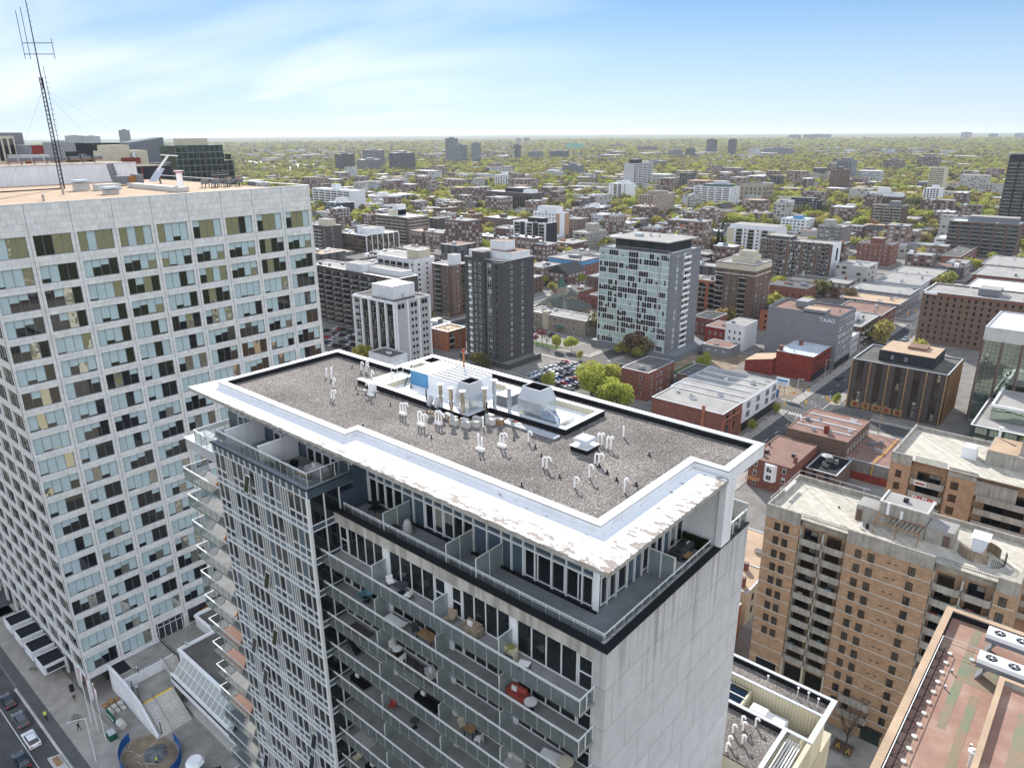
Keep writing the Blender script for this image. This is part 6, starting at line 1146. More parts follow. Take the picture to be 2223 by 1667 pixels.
m=MB(); m.tube('dark_metal',[(ax+.6,ay+.6,92),(ax+.6,ay+.6,110)],.05,4)
for i in range(16):m.tube('dark_metal',[(ax+.4,ay+.4,93+i),(ax+.85,ay+.85,93+i)],.04,4)
m.obj('side_pole',t)
m=MB()
for dx,dy in((22,40),(-18,-12),(-16,30)):m.tube('steel_grey',[(ax,ay,106),(ax+dx*.6,ay+dy*.55,ZT+.5)],.018,3)
m.obj('guy_wire',t)
m=MB(); m.tube('dark_metal',[(-173.3,57.2,ZT+.1),(-172,48,ZT+.1),(-171,30.8,ZT+.1)],.14,5); tag(m.obj('cable',loc=(-172,48,ZT)),'black cable run across the tan roof to the foot of the antenna mast','cable')
# ================================================================ orange apartment building, right
H1=37.5
b=Bld('apartment_building','orange brick apartment building with two stacks of grey concrete balconies and a paved roof terrace','apartment building',-39.2,-3.2,111.0,125.5,H1,short='front orange apartments')
X0,X1,Y0,Y1=-39.2,-3.2,111.0,125.5
m=MB(); m.box('orange_brick',X0,X1,112.6,Y1,0,36.4)
for a,c in((-39.2,-33.5),(-26.1,-13.7),(-5.8,-3.2)):m.box('orange_brick',a,c,Y0,112.6,0,35.2)
m.obj('wall',b.r)
m=MB()
for a,c in((-39.25,-33.5),(-26.1,-13.7),(-5.8,-3.15)):m.box('concrete',a,c,Y0-.06,Y0+.25,35.2,H1)
m.box('concrete',X0-.06,X0+.25,Y0+.25,Y1,35.2,H1); m.box('concrete',X1-.25,X1+.05,Y0+.25,Y1,35.2,H1); m.box('concrete',X0+.25,X1-.25,Y1-.3,Y1,35.2,H1)
for a,c in((-33.5,-26.1),(-13.7,-5.8)):m.box('concrete',a,c,112.2,112.6,35.0,36.6)
m.obj('parapet',b.r)
m=MB(); m.box('paver_roof',X0+.25,X1-.25,Y0+.25,Y1-.3,36.4,36.5); m.obj('roof',b.r)
for k in range(13):
 z=33.0-2.6*k
 for a,c in((-39.2,-33.5),(-26.1,-13.7),(-5.8,-3.2)):m=MB(); m.box('concrete_light',a,c,Y0-.05,Y0,z-.1,z+.05); m.obj('floor_band',b.r)
for k in range(12):
 z=30.6-2.6*k+.95+1.45-1.45
 zz=33.05-2.6*k+.75-1.0+.2
 for x in(-37.1,-35.6)if k<9 else():b.win('S',x-X0,zz+.1,.95,1.45,2,1,'dark',.02)
 for x in(-24.1,-22.2,-16.4):b.win('S',x-X0,zz+.1-(.0 if x<-23 else .0),.95,1.45,2,1,'dark',.02)
 b.win('S',-4.7-X0,zz+.1,.95,1.45,2,1,'dark',.02)
 m=MB()
 for x in(-19.9,-18.9):m.box('dark_metal',x,x+.5,Y0-.03,Y0-.002,zz+.9,zz+1.05)
 m.obj('wall_vent',b.r)
for k in range(10):
 z=32.2-2.6*k
 for a,c in((-33.4,-29.9),(-29.7,-26.2),(-13.6,-9.9),(-9.7,-5.9)):
  m=MB(); w_=c-a; pts=[(a,112.58),(a,111.25),(a+.5,110.95),(c-.5,110.95),(c,111.25),(c,112.58)]
  inn=[(a+.14,112.58),(a+.14,111.3),(a+.55,111.09),(c-.55,111.09),(c-.14,111.3),(c-.14,112.58)]
  m.prism('concrete',pts,z-.2,z)
  for i in range(5):p_,q_,r_,s_=pts[i],pts[i+1],inn[i+1],inn[i]; m.prism('concrete',[p_,q_,r_,s_],z,z+.95)
  m.obj('balcony',b.r)
  b.win('S',(a+c)/2-X0-.3,z+.1,2.2,2.05,2,1,'dark',-1.6,name='balcony_door')
m=MB()
for k in range(10):
 z=32.2-2.6*k
 for x in(-33.45,-29.85,-26.15,-13.65,-9.85,-5.85):m.box('concrete_light',x-.1,x+.1,111.7,112.6,z,z+2.4)
m.obj('balcony_divider',b.r)
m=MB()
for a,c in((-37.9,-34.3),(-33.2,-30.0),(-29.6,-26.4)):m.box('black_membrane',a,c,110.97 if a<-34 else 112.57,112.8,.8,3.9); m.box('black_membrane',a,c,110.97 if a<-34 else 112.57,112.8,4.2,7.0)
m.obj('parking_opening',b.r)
m=MB()
for x in(-33.4,-29.8,-26.2):m.box('beige_cladding',x-.15,x+.15,111,112.6,0,8.8)
m.box('beige_cladding',-33.4,-26.2,111.0,111.2,4.0,4.2); m.obj('frame',b.r)
for k in range(2):b.balc('S',-22-X0+1.2,4.2+k*2.7,4.6,1.3,'solid')
m=MB(); m.box('dark_metal',-19.6,-15.9,110.2,110.99,2.8,3.1); m.box('glass_green',-19.2,-16.2,110.9,110.99,.2,2.7); m.obj('entrance_door',b.r)
m=MB(); m.box('concrete',-23.4,-16.6,116.6,121.3,36.5,41.0); m.box('grey_roof',-23.1,-16.9,116.9,121.0,41.0,41.06); m.box('concrete_light',-23.5,-16.5,116.5,116.8,41.0,41.25); m.box('concrete_light',-16.8,-16.5,116.8,121.4,41.0,41.25); m.box('concrete_light',-23.5,-23.2,116.8,121.4,41.0,41.25)
m.box('concrete',-26.8,-23.4,116.8,120.5,36.5,39.2); m.box('concrete',-16.5,-12.6,116.7,120.6,36.5,39.0); m.obj('penthouse',b.r)
m=MB(); m.box('grey_roof',-26.7,-23.5,116.9,120.4,39.2,39.25); m.obj('penthouse_roof',b.r); m=MB(); m.box('grey_roof',-16.4,-12.7,116.8,120.5,39.0,39.05); m.obj('penthouse_roof',b.r)
m=MB(); m.box('brown_brick',-26.6,-25.8,116.7,116.79,36.6,38.5); m.box('brown_brick',-14.0,-13.1,116.6,116.69,36.6,38.4); m.obj('door',b.r)
m=MB(); m.box('white_paint',-22.3,-21.9,116.3,116.59,39.2,41.3); m.box('white_paint',-20.3,-19.9,116.3,116.59,38.6,40.4); m.obj('wall_flue',b.r)
m=MB()
for a,c,y in((-33.5,-26.1,111.2),(-13.7,-5.8,111.2)):
 m.box('dark_metal',a,c,y,y+.05,37.5,37.55); n=int((c-a)/.25)
 for i in range(n+1):x=a+(c-a)*i/n; m.box('dark_metal',x-.015,x+.015,y,y+.04,36.5,37.5)
m.tube('aluminium',[(-39,111.4,38.4),(-39,125.3,38.4),(-27,125.3,38.4)],.04,5)
for y in(112,116,120,124.6):m.tube('aluminium',[(-39,y,37.4),(-39,y,38.4)],.03,5)
for x in(-36,-32,-28):m.tube('aluminium',[(x,125.3,37.4),(x,125.3,38.4)],.03,5)
m.obj('roof_railing',b.r)
for i in range(3):m=MB(); m.cyl('dark_metal',-30+i*4.8,119+(i%2)*2.5,36.5,36.8,.15,8); m.obj('roof_drain',b.r)
m=MB(); m.box('dark_metal',-20.6,-19.9,118.6,119.3,41.06,41.6); m.obj('roof_vent',b.r); b.done()
t=root('pergola','rust red metal awning frame standing against the concrete penthouse of the orange apartments','pergola',(-20.5,115.4,36.5)); m=MB()
for x in(-23.2,-20,-16.9):m.tube('rust_trousers',[(x,114.0,36.5),(x,114.0,38.6)],.06,5); m.tube('rust_trousers',[(x,114.0,38.6),(x,116.5,39.0)],.06,5)
m.tube('rust_trousers',[(-23.4,114.0,38.65),(-16.7,114.0,38.65)],.08,5); m.tube('rust_trousers',[(-23.4,116.3,39),(-16.7,116.3,39)],.08,5); m.obj('frame',t)
m=MB()
for i in range(8):x=-21.4+i*.62; m.tube('dark_metal',[(x,114.1,38.75),(x+.3,116.2,39.05)],.07,5)
m.obj('slat',t)
t=root('patio_chair','white plastic chair alone on the roof terrace left of the penthouse','chair',(-25.2,114.5,36.5),None,.4)
for pn,fn in P_chair('plastic_white','plastic_white',.55):q=MB(); fn(q); o=q.obj(pn); o.parent=t
m=MB(); m.cyl('dark_metal',-24.3,114.9,36.5,37.3,.25,10); tag(m.obj('waste_bin',loc=(-24.3,114.9,36.5)),'black waste bin beside the white plastic chair on the roof terrace','bin')
t=root('wooden_fence','curved wooden fence screening the white shed on the roof terrace','fence',(-9.3,117.3,36.5)); m=MB()
for a0,a1 in((200,300),(20,110)):
 for i in range(22):
  a=math.radians(a0+(a1-a0)*i/21); x,y=-9.2+2.7*math.cos(a),117.4+2.4*math.sin(a); m.box('grey_wood',x-.09,x+.09,y-.05,y+.05,36.5,38.1)
 m.obj('board',t); m=MB()
for i in range(18):a=math.radians(305+i*4.6); x,y=-9.2+3.5*math.cos(a),117.0+3.0*math.sin(a); m.box('dark_metal',x-.03,x+.03,y-.03,y+.03,36.5,38.0)
m.obj('trellis',t)
t=root('shed','white corrugated canopy with a pale blue slope inside the wooden fence','shed',(-9.3,117.6,36.5)); m=MB(); m.add('white_paint',[(-10.6,117.2,39.2),(-8.2,117.2,39.2),(-8.2,119.6,39.5),(-10.6,119.6,39.5)],[(0,1,2,3)]); m.obj('roof',t)
m=MB(); m.add('metal_coping',[(-10.4,117.2,39.1),(-8.3,117.2,39.1),(-8.7,116.2,37.6),(-10.1,116.2,37.6)],[(3,2,1,0)]); m.obj('slope',t); m=MB(); m.box('beige_cladding',-10.3,-8.5,117.3,119.4,36.5,39.1); m.obj('wall',t)
m=MB(); m.tube('aluminium',[(-31.5,112.6,36.5),(-31.5,112.6,39.2)],.03,5)
for i in range(5):m.tube('aluminium',[(-31.9,112.6-.1,37.6+i*.33),(-30.9,112.7,37.6+i*.33)],.02,4)
tag(m.obj('television_aerial',loc=(-31.5,112.6,36.5)),'thin television aerial with cross bars at the front left of the roof terrace','aerial')
for i in range(7):x,y=-38.5,117.2+i*.7; m=MB(); m.box('plastic_white',x-.15,x+.15,y-.2,y+.2,37.5,38.0); tag(m.obj('antenna_box',loc=(x,y,37.5)),'small white antenna box clipped along the left parapet of the orange apartments','antenna box','antenna boxes along the left parapet')
rf=random.Random(8); BXN={-31.7:'first',-28.1:'second',-11.8:'third',-7.9:'fourth'}; seen_=set()
for i in range(14):
 k=i%9; bx=(-31.7,-28.1,-11.8,-7.9)[(i*3+i//9)%4]; z=32.2-2.6*k; c=rf.choice(('fabric_white','fabric_dark','green_tarp','fabric_teal','fabric_grey','fabric_red')); m=MB(); x=bx+rf.uniform(-.8,.8)
 m.cyl(c,x,111.75,z,z+.7,.3,8,.4)if i%2 else m.box(c,x-.4,x+.4,111.5,111.9,z,z+.8)
 col={'fabric_white':'white','fabric_dark':'charcoal','green_tarp':'dark green','fabric_teal':'teal','fabric_grey':'grey','fabric_red':'red'}[c]
 tag(m.obj('balcony_clutter',loc=(x,111.7,z)),'%s %s on an orange apartments balcony, row %d, %s column'%(col,'tub' if i%2 else 'covered bundle',k+1,BXN[bx]),'clutter')
b=Bld('apartment_building','second orange brick apartment building with long balconies, behind the front one','apartment building',-29.0,20,147.2,165.5,H1,short='rear orange apartments')
m=MB(); m.box('orange_brick',-29,20,149.2,165.5,0,36.4); m.box('orange_brick',-29,-25.4,147.2,149.2,0,35.4); m.box('orange_brick',-19.2,-14.5,148.2,149.2,0,35.0); m.obj('wall',b.r)
m=MB(); m.box('concrete',-29.05,-25.4,147.1,147.5,35.4,H1); m.box('concrete',-29.05,-28.7,147.5,165.5,35.4,H1); m.box('concrete',-28.7,20,165.2,165.5,35.4,H1-.2); m.box('concrete',-19.2,-14.5,148.1,148.5,35.0,36.8); m.box('concrete',-14.5,-8,148.3,148.9,32.4,35.4); m.obj('parapet',b.r)
m=MB(); m.box('paver_roof',-28.7,19.9,147.6,165.2,36.4,36.5); m.obj('roof',b.r)
m=MB(); m.box('concrete',-14.5,15,154.5,163,36.5,39.4); m.box('concrete',-9.5,10,155.5,163.5,39.4,43.2); m.box('grey_roof',-9.2,9.8,155.8,163.2,43.2,43.3); m.box('tan_roof',-14.3,-9.6,154.7,162.8,39.4,39.5); m.obj('penthouse',b.r)
m=MB(); m.frustum('white_paint',-17.4,156.5,36.5,38.8,2.6,2.6,2.0,2.4); m.obj('skylight',b.r)
m=MB(); m.cyl('white_paint',-13.8,162.5,36.5,41.5,.22,8); m.cyl('white_paint',-13.8,162.5,41.5,41.8,.35,8); m.obj('roof_vent',b.r)
m=MB(); m.box('dark_metal',-2,-1,158,159,43.3,44.2); m.obj('roof_vent',b.r)
for k in range(9):
 z=32.0-2.6*k
 b.win('S',1.7,z+.5,1.0,1.45,2,1,'dark',.02); b.win('S',11.2,z+.5,1.3,1.5,2,1,'dark',-.98)
 for u,w_ in((6.7,5.8),(19.5,9.0),(29.5,9.5)):b.balc('S',u,z-.1,w_,1.5,'solid')if False else b.put('balcony',balc_mesh(w_,1.6,'solid'),-29+u-w_/2,149.2,z-.1); b.win('S',u,z,w_*.7,2.0,4,1,'dark',-2.0,name='balcony_door')
m=MB(); m.box('railing_glass',-25,-19.5,147.9,147.93,36.5,37.5); m.obj('roof_railing',b.r); b.done()
for i,(x,c)in enumerate([(-24.3,0),(-23.4,1),(-22.5,0),(-21.6,1),(-20.7,0)]):
 m=MB(); z=28.6
 m.box('flag_red' if c else 'fabric_white',x,x+.8,147.42,147.46,z,z+.85); m.box('fabric_white' if c else 'flag_red',x+.3,x+.5,147.40,147.419,z+.2,z+.65); m.box('fabric_white' if c else 'flag_red',x+.2,x+.6,147.40,147.417,z+.35,z+.5)
 tag(m.obj('flag',loc=(x,147.4,z)),'%s flag hung over the concrete balcony rail, %s of five from the left'%('red' if c else 'white',('first','second','third','fourth','fifth')[i]),'flag','flags on the balcony rail')
m=MB(); m.box('fabric_white',-24.4,-22.3,147.40,147.45,31.7,32.7); m.box('fabric_red',-24.2,-22.5,147.38,147.399,32.0,32.4); tag(m.obj('banner',loc=(-23.4,147.4,31.7)),'pale banner with a red line of writing hung above the row of flags','banner')
# ================================================================ tan neighbour building, bottom right
b=Bld('neighbour_building','beige building with gravel roof, ribbed yellow well walls and white vent pipes','building',-42,-13.3,50.5,62.9,45.0,short='beige neighbour building')
m=MB(); m.box('beige_cladding',-42,-13.3,50.5,62.9,0,41.0); m.box('beige_cladding',-42,-15.6,50.5,56.1,41,44.2); m.obj('wall',b.r)
m=MB(); m.box('gravel',-42,-15.7,50.5,56.0,44.201,44.4); m.box('gravel',-42,-13.7,60.1,62.6,44.0,44.4); m.obj('roof',b.r)
m=MB(); m.box('ribbed_cladding',-42,-13.8,60.0,60.12,41.0,44.9); m.box('ribbed_cladding',-13.8,-13.4,56.4,60,41.0,44.9); m.box('ribbed_cladding',-42,-15.7,56.101,56.2,41.0,44.9); m.box('white_roof',-42,-13.8,56.2,60,41.0,41.1); m.box('beige_cladding',-13.7,-13.31,50.5,56.39,41.01,44.9); m.obj('well_wall',b.r)
m=MB()
for a in((-42,-13.25,62.6,62.95),(-13.75,-13.25,56.1,62.6),(-42,-13.75,59.95,60.25),(-42,-13.75,56.1,56.45),(-15.95,-15.55,50.5,56.1)):m.box('metal_coping',*a,44.9,45.0)
m.obj('coping',b.r); m=MB(); m.box('black_membrane',-42,-13.8,62.5,62.599,44.4,44.9); m.box('black_membrane',-42,-13.8,60.26,60.3,44.4,44.9); m.box('black_membrane',-42,-16,56.0,56.09,44.4,44.9); m.obj('lining',b.r)
m=MB(); m.box('black_membrane',-15.5,-13.8,50.6,56.0,41.02,41.1); m.obj('lower_well',b.r); b.done()
thing1('air_unit','white angular air handling unit in the yellow walled well','air handler',(-18,58,41.1),lambda m:(m.box('plastic_white',-19.8,-16.3,57.0,58.9,41.1,43.6),m.frustum('white_paint',-18.9,57.95,43.6,44.2,1.8,1.9,1.5,1.0),m.box('aluminium',-17.5,-16.4,57.1,58.8,43.6,43.75)))
thing1('air_unit','open topped beige intake box with a dark grille, left in the yellow walled well','air handler',(-21.7,58,41.1),lambda m:(m.box('ribbed_cladding',-24.4,-20.4,56.9,59.7,41.1,44.2),m.box('glass_dark',-24.2,-20.6,57.1,59.5,44.2,44.25),m.box('aluminium',-24.3,-20.5,58.2,58.3,44.25,44.32),m.box('aluminium',-22.5,-22.4,57.0,59.6,44.25,44.32)))
thing1('duct','pile of pale ducts and a bent pipe in the yellow walled well','duct',(-14.8,57.6,41.1),lambda m:(m.box('beige_cladding',-15.9,-14.1,57.2,58.8,41.1,42.6),m.tube('beige_cladding',[(-14.6,56.9,42),(-14.4,57.0,43.4),(-14.4,57.6,43.9)],.16,8)))
for i in range(6):m=MB(); x=-15.35+i*.25; m.tube('white_paint',[(x,50.6,44.2),(x,55.9,44.35)],.07,6); tag(m.obj('conduit',loc=(x,53,44.2)),'white conduit pipe laid side by side over the dark lower well','pipe','white conduits over the dark lower well')
for i,(x,y)in enumerate([(-19.3,54.8),(-18.9,54.2),(-18.2,55.4),(-19.5,53.3),(-19.2,51.8),(-18.3,52.7),(-20.6,51.3),(-19.0,50.9)]):
 t=root('vent_pipe','white gooseneck vent pipe on the lower beige roof, %s of the group'%('first','second','third','fourth','fifth','sixth','seventh','eighth')[i],'vent pipe',(x,y,44.4),'vent pipes on the beige neighbour roof'); m=MB(); gooseneck(m,x,y,44.4,.95,.8,.4,.1); m.obj('pipe',t)
for i,(x,y)in enumerate([(-16.6,61.6),(-15.6,61.6),(-14.6,61.4),(-19.5,61.3)]):m=MB(); m.cyl('aluminium',x,y,44.4,45.5,.05,6); m.cyl('aluminium',x,y,45.5,45.6,.12,6); tag(m.obj('roof_post',loc=(x,y,44.4)),'slim capped post on the gravel strip behind the yellow walled well','post','slim posts on the gravel strip')
# ================================================================ red roof building, bottom right corner
b=Bld('red_roof_building','building with a faded red roof membrane striped in green, bottom right corner','building',-7.7,22,40,78,50,short='red roofed building')
m=MB(); m.box('concrete_light',-7.7,22,40,78,0,49.3); m.obj('wall',b.r)
m=MB(); m.box('red_membrane',-7.0,22,40,77.4,49.301,49.4); m.obj('roof',b.r)
m=MB(); m.box('green_membrane',-4.9,-4.2,60,76.6,49.404,49.41); m.box('green_membrane',-3.4,-2.7,40,66,49.404,49.41); m.box('green_membrane',-4.9,-1.9,67.4,70.6,49.412,49.416); m.obj('roof_stripe',b.r)
m=MB(); m.box('tan_roof',-7.75,-7.1,40,78.05,50.0,50.1); m.box('tan_roof',-7.1,22,77.45,78.05,50.0,50.1); m.box('fascia',-7.7,-7.15,40,77.5,49.31,50.0); m.box('fascia',-7.15,22,77.5,78.0,49.31,50.0); m.obj('parapet',b.r)
m=MB(); m.box('black_membrane',-7.14,-7.0,40,77.3,49.41,49.95); m.box('black_membrane',-7.0,22,77.3,77.44,49.41,49.95); m.obj('lining',b.r)
m=MB(); m.box('red_membrane',-1.3,22,40,66.8,51.0,51.1); m.box('concrete_light',-1.6,22,40,67.2,49.4,51.0); m.box('tan_roof',-1.75,-1.3,40,67.3,51.5,51.6); m.box('tan_roof',-1.3,22,66.9,67.3,51.5,51.6); m.box('fascia',-1.65,-1.35,40,67.25,51.0,51.5); m.box('fascia',-1.35,22,66.95,67.25,51.0,51.5); m.box('green_membrane',.2,1.4,45,64,51.104,51.11); m.obj('upper_roof',b.r); b.done()
for j,(y0,y1,lb)in enumerate([(72.9,74.4,'rear'),(68.4,69.9,'front')]):
 t=root('condenser_unit','long white condenser with a row of round fans, %s one on the red roof'%lb,'condenser',(0,y0,49.4)); m=MB(); m.box('white_paint',-3.7,6,y0,y1,51.3,51.75); m.box('steel_grey',-3.7,6,y0+.01,y1-.01,50.85,51.3); m.obj('casing',t)
 for i in range(5):
  x=-2.7+i*1.75; m=MB(); m.cyl('dark_metal',x,(y0+y1)/2,51.75,51.78,.48,18); m.obj('fan',t); f_=t.children[-1]; m=MB()
  for a in range(5):an=a*1.2566; m.add('steel_grey',[(x,(y0+y1)/2,51.8),(x+.42*math.cos(an),(y0+y1)/2+.42*math.sin(an),51.81),(x+.42*math.cos(an+.55),(y0+y1)/2+.42*math.sin(an+.55),51.81)],[(0,1,2)])
  m.cyl('white_paint',x,(y0+y1)/2,51.79,51.83,.1,8); o=m.obj('fan_blade',t); o.parent=f_; o.location=(-f_.location.x,-f_.location.y,-f_.location.z)if False else(0,0,0)
  pass
 m=MB()
 for x in(-3.6,.2,4.0):m.add('steel_grey',[(x,y0+.1,49.4),(x+.7,y0+.1,50.85),(x+.9,y0+.1,50.85),(x+.2,y0+.1,49.4),(x,y1-.1,49.4),(x+.7,y1-.1,50.85),(x+.9,y1-.1,50.85),(x+.2,y1-.1,49.4)],[(0,1,2,3),(7,6,5,4),(0,4,5,1),(3,2,6,7)])
 m.obj('stand',t)
t=root('guard_rail','weighted steel guard rail along the left edge of the red roof','railing',(-6.6,60,49.4)); m=MB(); m.tube('aluminium',[(-6.9,41,50.5),(-6.9,71.8,50.5),(4,71.6,50.5)],.035,6); m.tube('dark_metal',[(-6.9,41,49.95),(-6.9,71.8,49.95),(4,71.6,49.95)],.025,5); m.tube('dark_metal',[(-6.5,41,49.46),(-6.5,71.4,49.46)],.03,5); m.tube('dark_metal',[(-6.1,41,49.46),(-6.1,71.0,49.46)],.03,5)
for i in range(18):
 y=42.6+i*1.66; m.tube('dark_metal',[(-6.9,y,49.45),(-6.9,y,50.5)],.025,5); m.tube('dark_metal',[(-6.95,y,49.5),(-6.1,y,49.5)],.025,5); m.tube('dark_metal',[(-6.9,y,49.5),(-6.15,y+1.2,49.5)],.018,4)
m.obj('rail',t)
for i in range(18):m=MB(); y=42.6+i*1.66; m.cyl('concrete_light',-6.0,y,49.41,49.55,.22,10); m.obj('weight',t)
for i in range(6):m=MB(); x=-4.2+i*1.6; m.cyl('concrete_light',x,71.2,49.41,49.55,.24,10); m.obj('weight',t)
m=MB(); m.cyl('aluminium',-1.9,57.0,49.4,51.0,.17,10); m.cyl('white_paint',-1.9,57.0,51.0,51.1,.36,14); m.cyl('white_paint',-1.9,57.0,51.1,51.25,.3,14,.1); tag(m.obj('mushroom_vent',loc=(-1.9,57,49.4)),'white mushroom capped vent on the red roof near the bottom edge','roof vent')
for i,(x,y)in enumerate([(-5.3,68.1),(-5.3,65.4),(-2.2,59.3)]):m=MB(); m.cyl('steel_grey',x,y,49.4,49.7,.09,8); m.cyl('white_paint',x,y,49.7,49.78,.1,8); tag(m.obj('pipe_stub',loc=(x,y,49.4)),'short capped pipe on the red roof, %s from the top'%('first','second','third')[i],'pipe','short pipes on the red roof')
generic('flat_roof_building','low building with a tan flat roof, left of the front orange apartments','shop building',(-62,-47,133,158,4.2),'concrete_light','tan_roof',None,nv=3,par=.2)
b=generic('house','narrow yellow house with two brick chimneys, in the gap left of the front orange apartments','house',(-55,-46.5,126.5,137,8),'beige_cladding','tan_roof',None,E=(2,3,1,[(3,1,1.5,1,'dark'),(7,1,1.5,1,'dark')]),nv=0,par=.2)
m=MB(); m.box('red_brick',-49,-48,128,129,7.8,10); m.box('red_brick',-51,-50,134,135,7.8,9.6); m.obj('chimney',b.r)
generic('brick_building','low orange brick building with a grey roof, hard against the end wall','shop building',(-58,-46,110,122.5,8),'orange_red_brick','grey_roof',None,E=(2,3,1,[(3,.9,1.3,1,'white'),(8,.9,1.3,1,'white')]),nv=1,par=.4)
# ================================================================ ground, streets
GX0,GX1=-3000,700
m=MB(); m.add('far_ground',[(-22000,-6000,0),(9000,-6000,0),(9000,24000,0),(-22000,24000,0)],[(0,1,2,3)]); struct('ground',m)
m=MB(); m.add('lot',[(-1100,-60,.02),(60,-60,.02),(60,900,.02),(-1100,900,.02)],[(0,1,2,3)]); struct('city_ground',m)
XS = [-1100, -980, -860, -740, -620, -500, -385, -272, -176, -81.6]     # streets running away from the camera
YS=[16,135,258,422,560,730,890]
def road(name,x0,x1,y0,y1,z=.03,mt='asphalt'):m=MB(); m.add(mt,[(x0,y0,z),(x1,y0,z),(x1,y1,z),(x0,y1,z)],[(0,1,2,3)]); return struct(name,m)
for x in XS[2:]:road('street',x-4.2,x+4.2,-60,1400 if x==XS[-1]else 900,.028)
for y in YS:road('cross_street',-1100,60,y-(5.8 if y==16 else 4.5),y+(6 if y==16 else 4.5),.034)
m=MB()
def walk(x0,x1,y0,y1):m.box('sidewalk',x0,x1,y0,y1,.0,.16)
ys=[-60]+YS
for x in XS[2:]:
 for i in range(len(YS)):
  a=YS[i-1]+(8.5 if i==1 else 7.2)if i else-60; c=YS[i]-(8.8 if i==0 else 7.2)
  walk(x-7.6,x-4.2,a,c); walk(x+4.2,x+7.8,a,c)
for y in YS:
 d0,d1=(8.0,13.5)if y==16 else(4.5,7.0)
 for i,x in enumerate(XS[2:]+[60]):
  a=(XS[2:][i-1]+4.2)if i else-1100; c=x-4.2 if x !=60 else 60
  walk(a,c,y+d0,y+d1); walk(a,c,y-(7.0 if y !=16 else 8.8),y-(4.5 if y !=16 else 5.8))
struct('sidewalk',m)
m=MB(); m.add('bike_lane',[(-400,22.3,.05),(60,22.3,.05),(60,24.0,.05),(-400,24.0,.05)],[(0,1,2,3)]); struct('cycle_lane',m)
m=MB(); m.box('concrete_light',-141.5,-112,21.7,22.1,0.03,.2); struct('median',m)
m=MB(); m.add('plaza',[(-127,29.6,.17),(-66,29.6,.17),(-66,62,.17),(-127,62,.17)],[(0,1,2,3)]); struct('plaza_paving',m)
m=MB()
for x0,x1,y0,y1 in[(-400,-142,12.3,12.45),(-400,20,18.4,18.55)]:m.add('line_white',[(x0,y0,.04),(x1,y0,.04),(x1,y1,.04),(x0,y1,.04)],[(0,1,2,3)])
for y in YS[2:3]:
 for k in range(9):x=-85.3+k*.95; m.add('line_white',[(x,y-7,.042),(x+.45,y-7,.042),(x+.45,y-4.7,.042),(x,y-4.7,.042)],[(0,1,2,3)])
for i in range(40):y=140+i*9; m.add('line_white',[(-81.7,y,.042),(-81.5,y,.042),(-81.5,y+3,.042),(-81.7,y+3,.042)],[(0,1,2,3)])if abs(y-258)>9 else None
for i in range(14):x=-210+i*2.7; m.add('line_white',[(x,224,.06),(x+.1,224,.06),(x+.1,249,.06),(x,249,.06)],[(0,1,2,3)])
struct('road_marking',m)
mat('far_highway',(.25,.25,.25),rough=.45,spec=.6,var=.2,scale=.02)
m=MB(); m.add('far_highway',[(-1660,860,1.2),(-1560,980,1.2),(-2150,1490,1.2),(-2700,1560,1.2),(-2750,1480,1.2),(-2220,1400,1.2)],[(0,1,2,3,4,5)]); struct('highway',m)
def sheet(name,mt,x0,x1,y0,y1,z):m=MB(); m.add(mt,[(x0,y0,z),(x1,y0,z),(x1,y1,z),(x0,y1,z)],[(0,1,2,3)]); return struct(name,m)
sheet('parking_lot','lot',-196,-144,218,250.5,.024); sheet('parking_lot','lot',-320,-266,184,222,.024); sheet('parking_lot','plaza',-238,-196,268,288,.024)
sheet('vacant_lot','dirt',-147,-123,262,312,.045); sheet('vacant_lawn','lawn',-141,-124,264,284,.06); sheet('courtyard','plaza',-44,0,79,110.9,.17)
sheet('terrace_strip','line_white' if False else 'plaza',-66,-40,126,135,.05)
# ================================================================ plaza in front of the marble tower
t=root('podium','raised white walled terrace with plywood scraps, beside the marble tower entrance','terrace',(-124,38,.17)); m=MB(); m.box('white_wall',-127.3,-121.2,33.6,43,.17,5.5); m.box('plaza',-126.9,-121.6,34.0,43,5.5,5.54); m.box('black_membrane',-126.8,-123.2,34.1,36.2,5.541,5.58); m.box('white_paint',-127.3,-121.2,33.5,33.9,5.5,5.75); m.obj('deck',t)
m=MB(); m.add('white_wall',[(-121.2,33.6,.17),(-109.2,33.6,.17),(-109.2,33.6,.8),(-115.3,33.6,4.6),(-121.2,33.6,5.75),(-121.2,34.0,.17),(-109.2,34.0,.17),(-109.2,34.0,.8),(-115.3,34.0,4.6),(-121.2,34.0,5.75)],[(0,1,2,3,4),(9,8,7,6,5),(1,6,7,2),(2,7,8,3),(3,8,9,4)]); m.obj('stair_wall',t)
m=MB(); m.box('plaza',-121.2,-115.2,34,41,.17,3.5); m.box('yellow_paint',-115.6,-115.2,34.1,39.6,3.5,3.52); m.obj('landing',t)
t=root('lower_stairs','wide concrete stairs descending from the landing with the yellow strip to the plaza','stairs',(-112,37,.17)); m=MB()
for i in range(17):m.box('concrete_light',-115.2+i*.36,-114.84+i*.36,34.02,39.7,.17,3.5-i*.196)
m.obj('steps',t); m=MB()
for y in(34.3,36.2):m.tube('dark_metal',[(-115.2,y,4.4),(-109.2,y,1.1)],.035,5); m.tube('dark_metal',[(-115.2,y,3.5),(-115.2,y,4.4)],.03,5); m.tube('dark_metal',[(-109.3,y,.17),(-109.3,y,1.1)],.03,5)
m.obj('handrail',t)
t=root('upper_stairs','narrow upper stairs with black railings rising to the entrance level','stairs',(-119,41.5,3.5)); m=MB()
for i in range(9):m.box('concrete_light',-120.9+i*.36,-120.54+i*.36,40.9,43.2,3.3,5.5-i*.22)
m.obj('steps',t); m=MB()
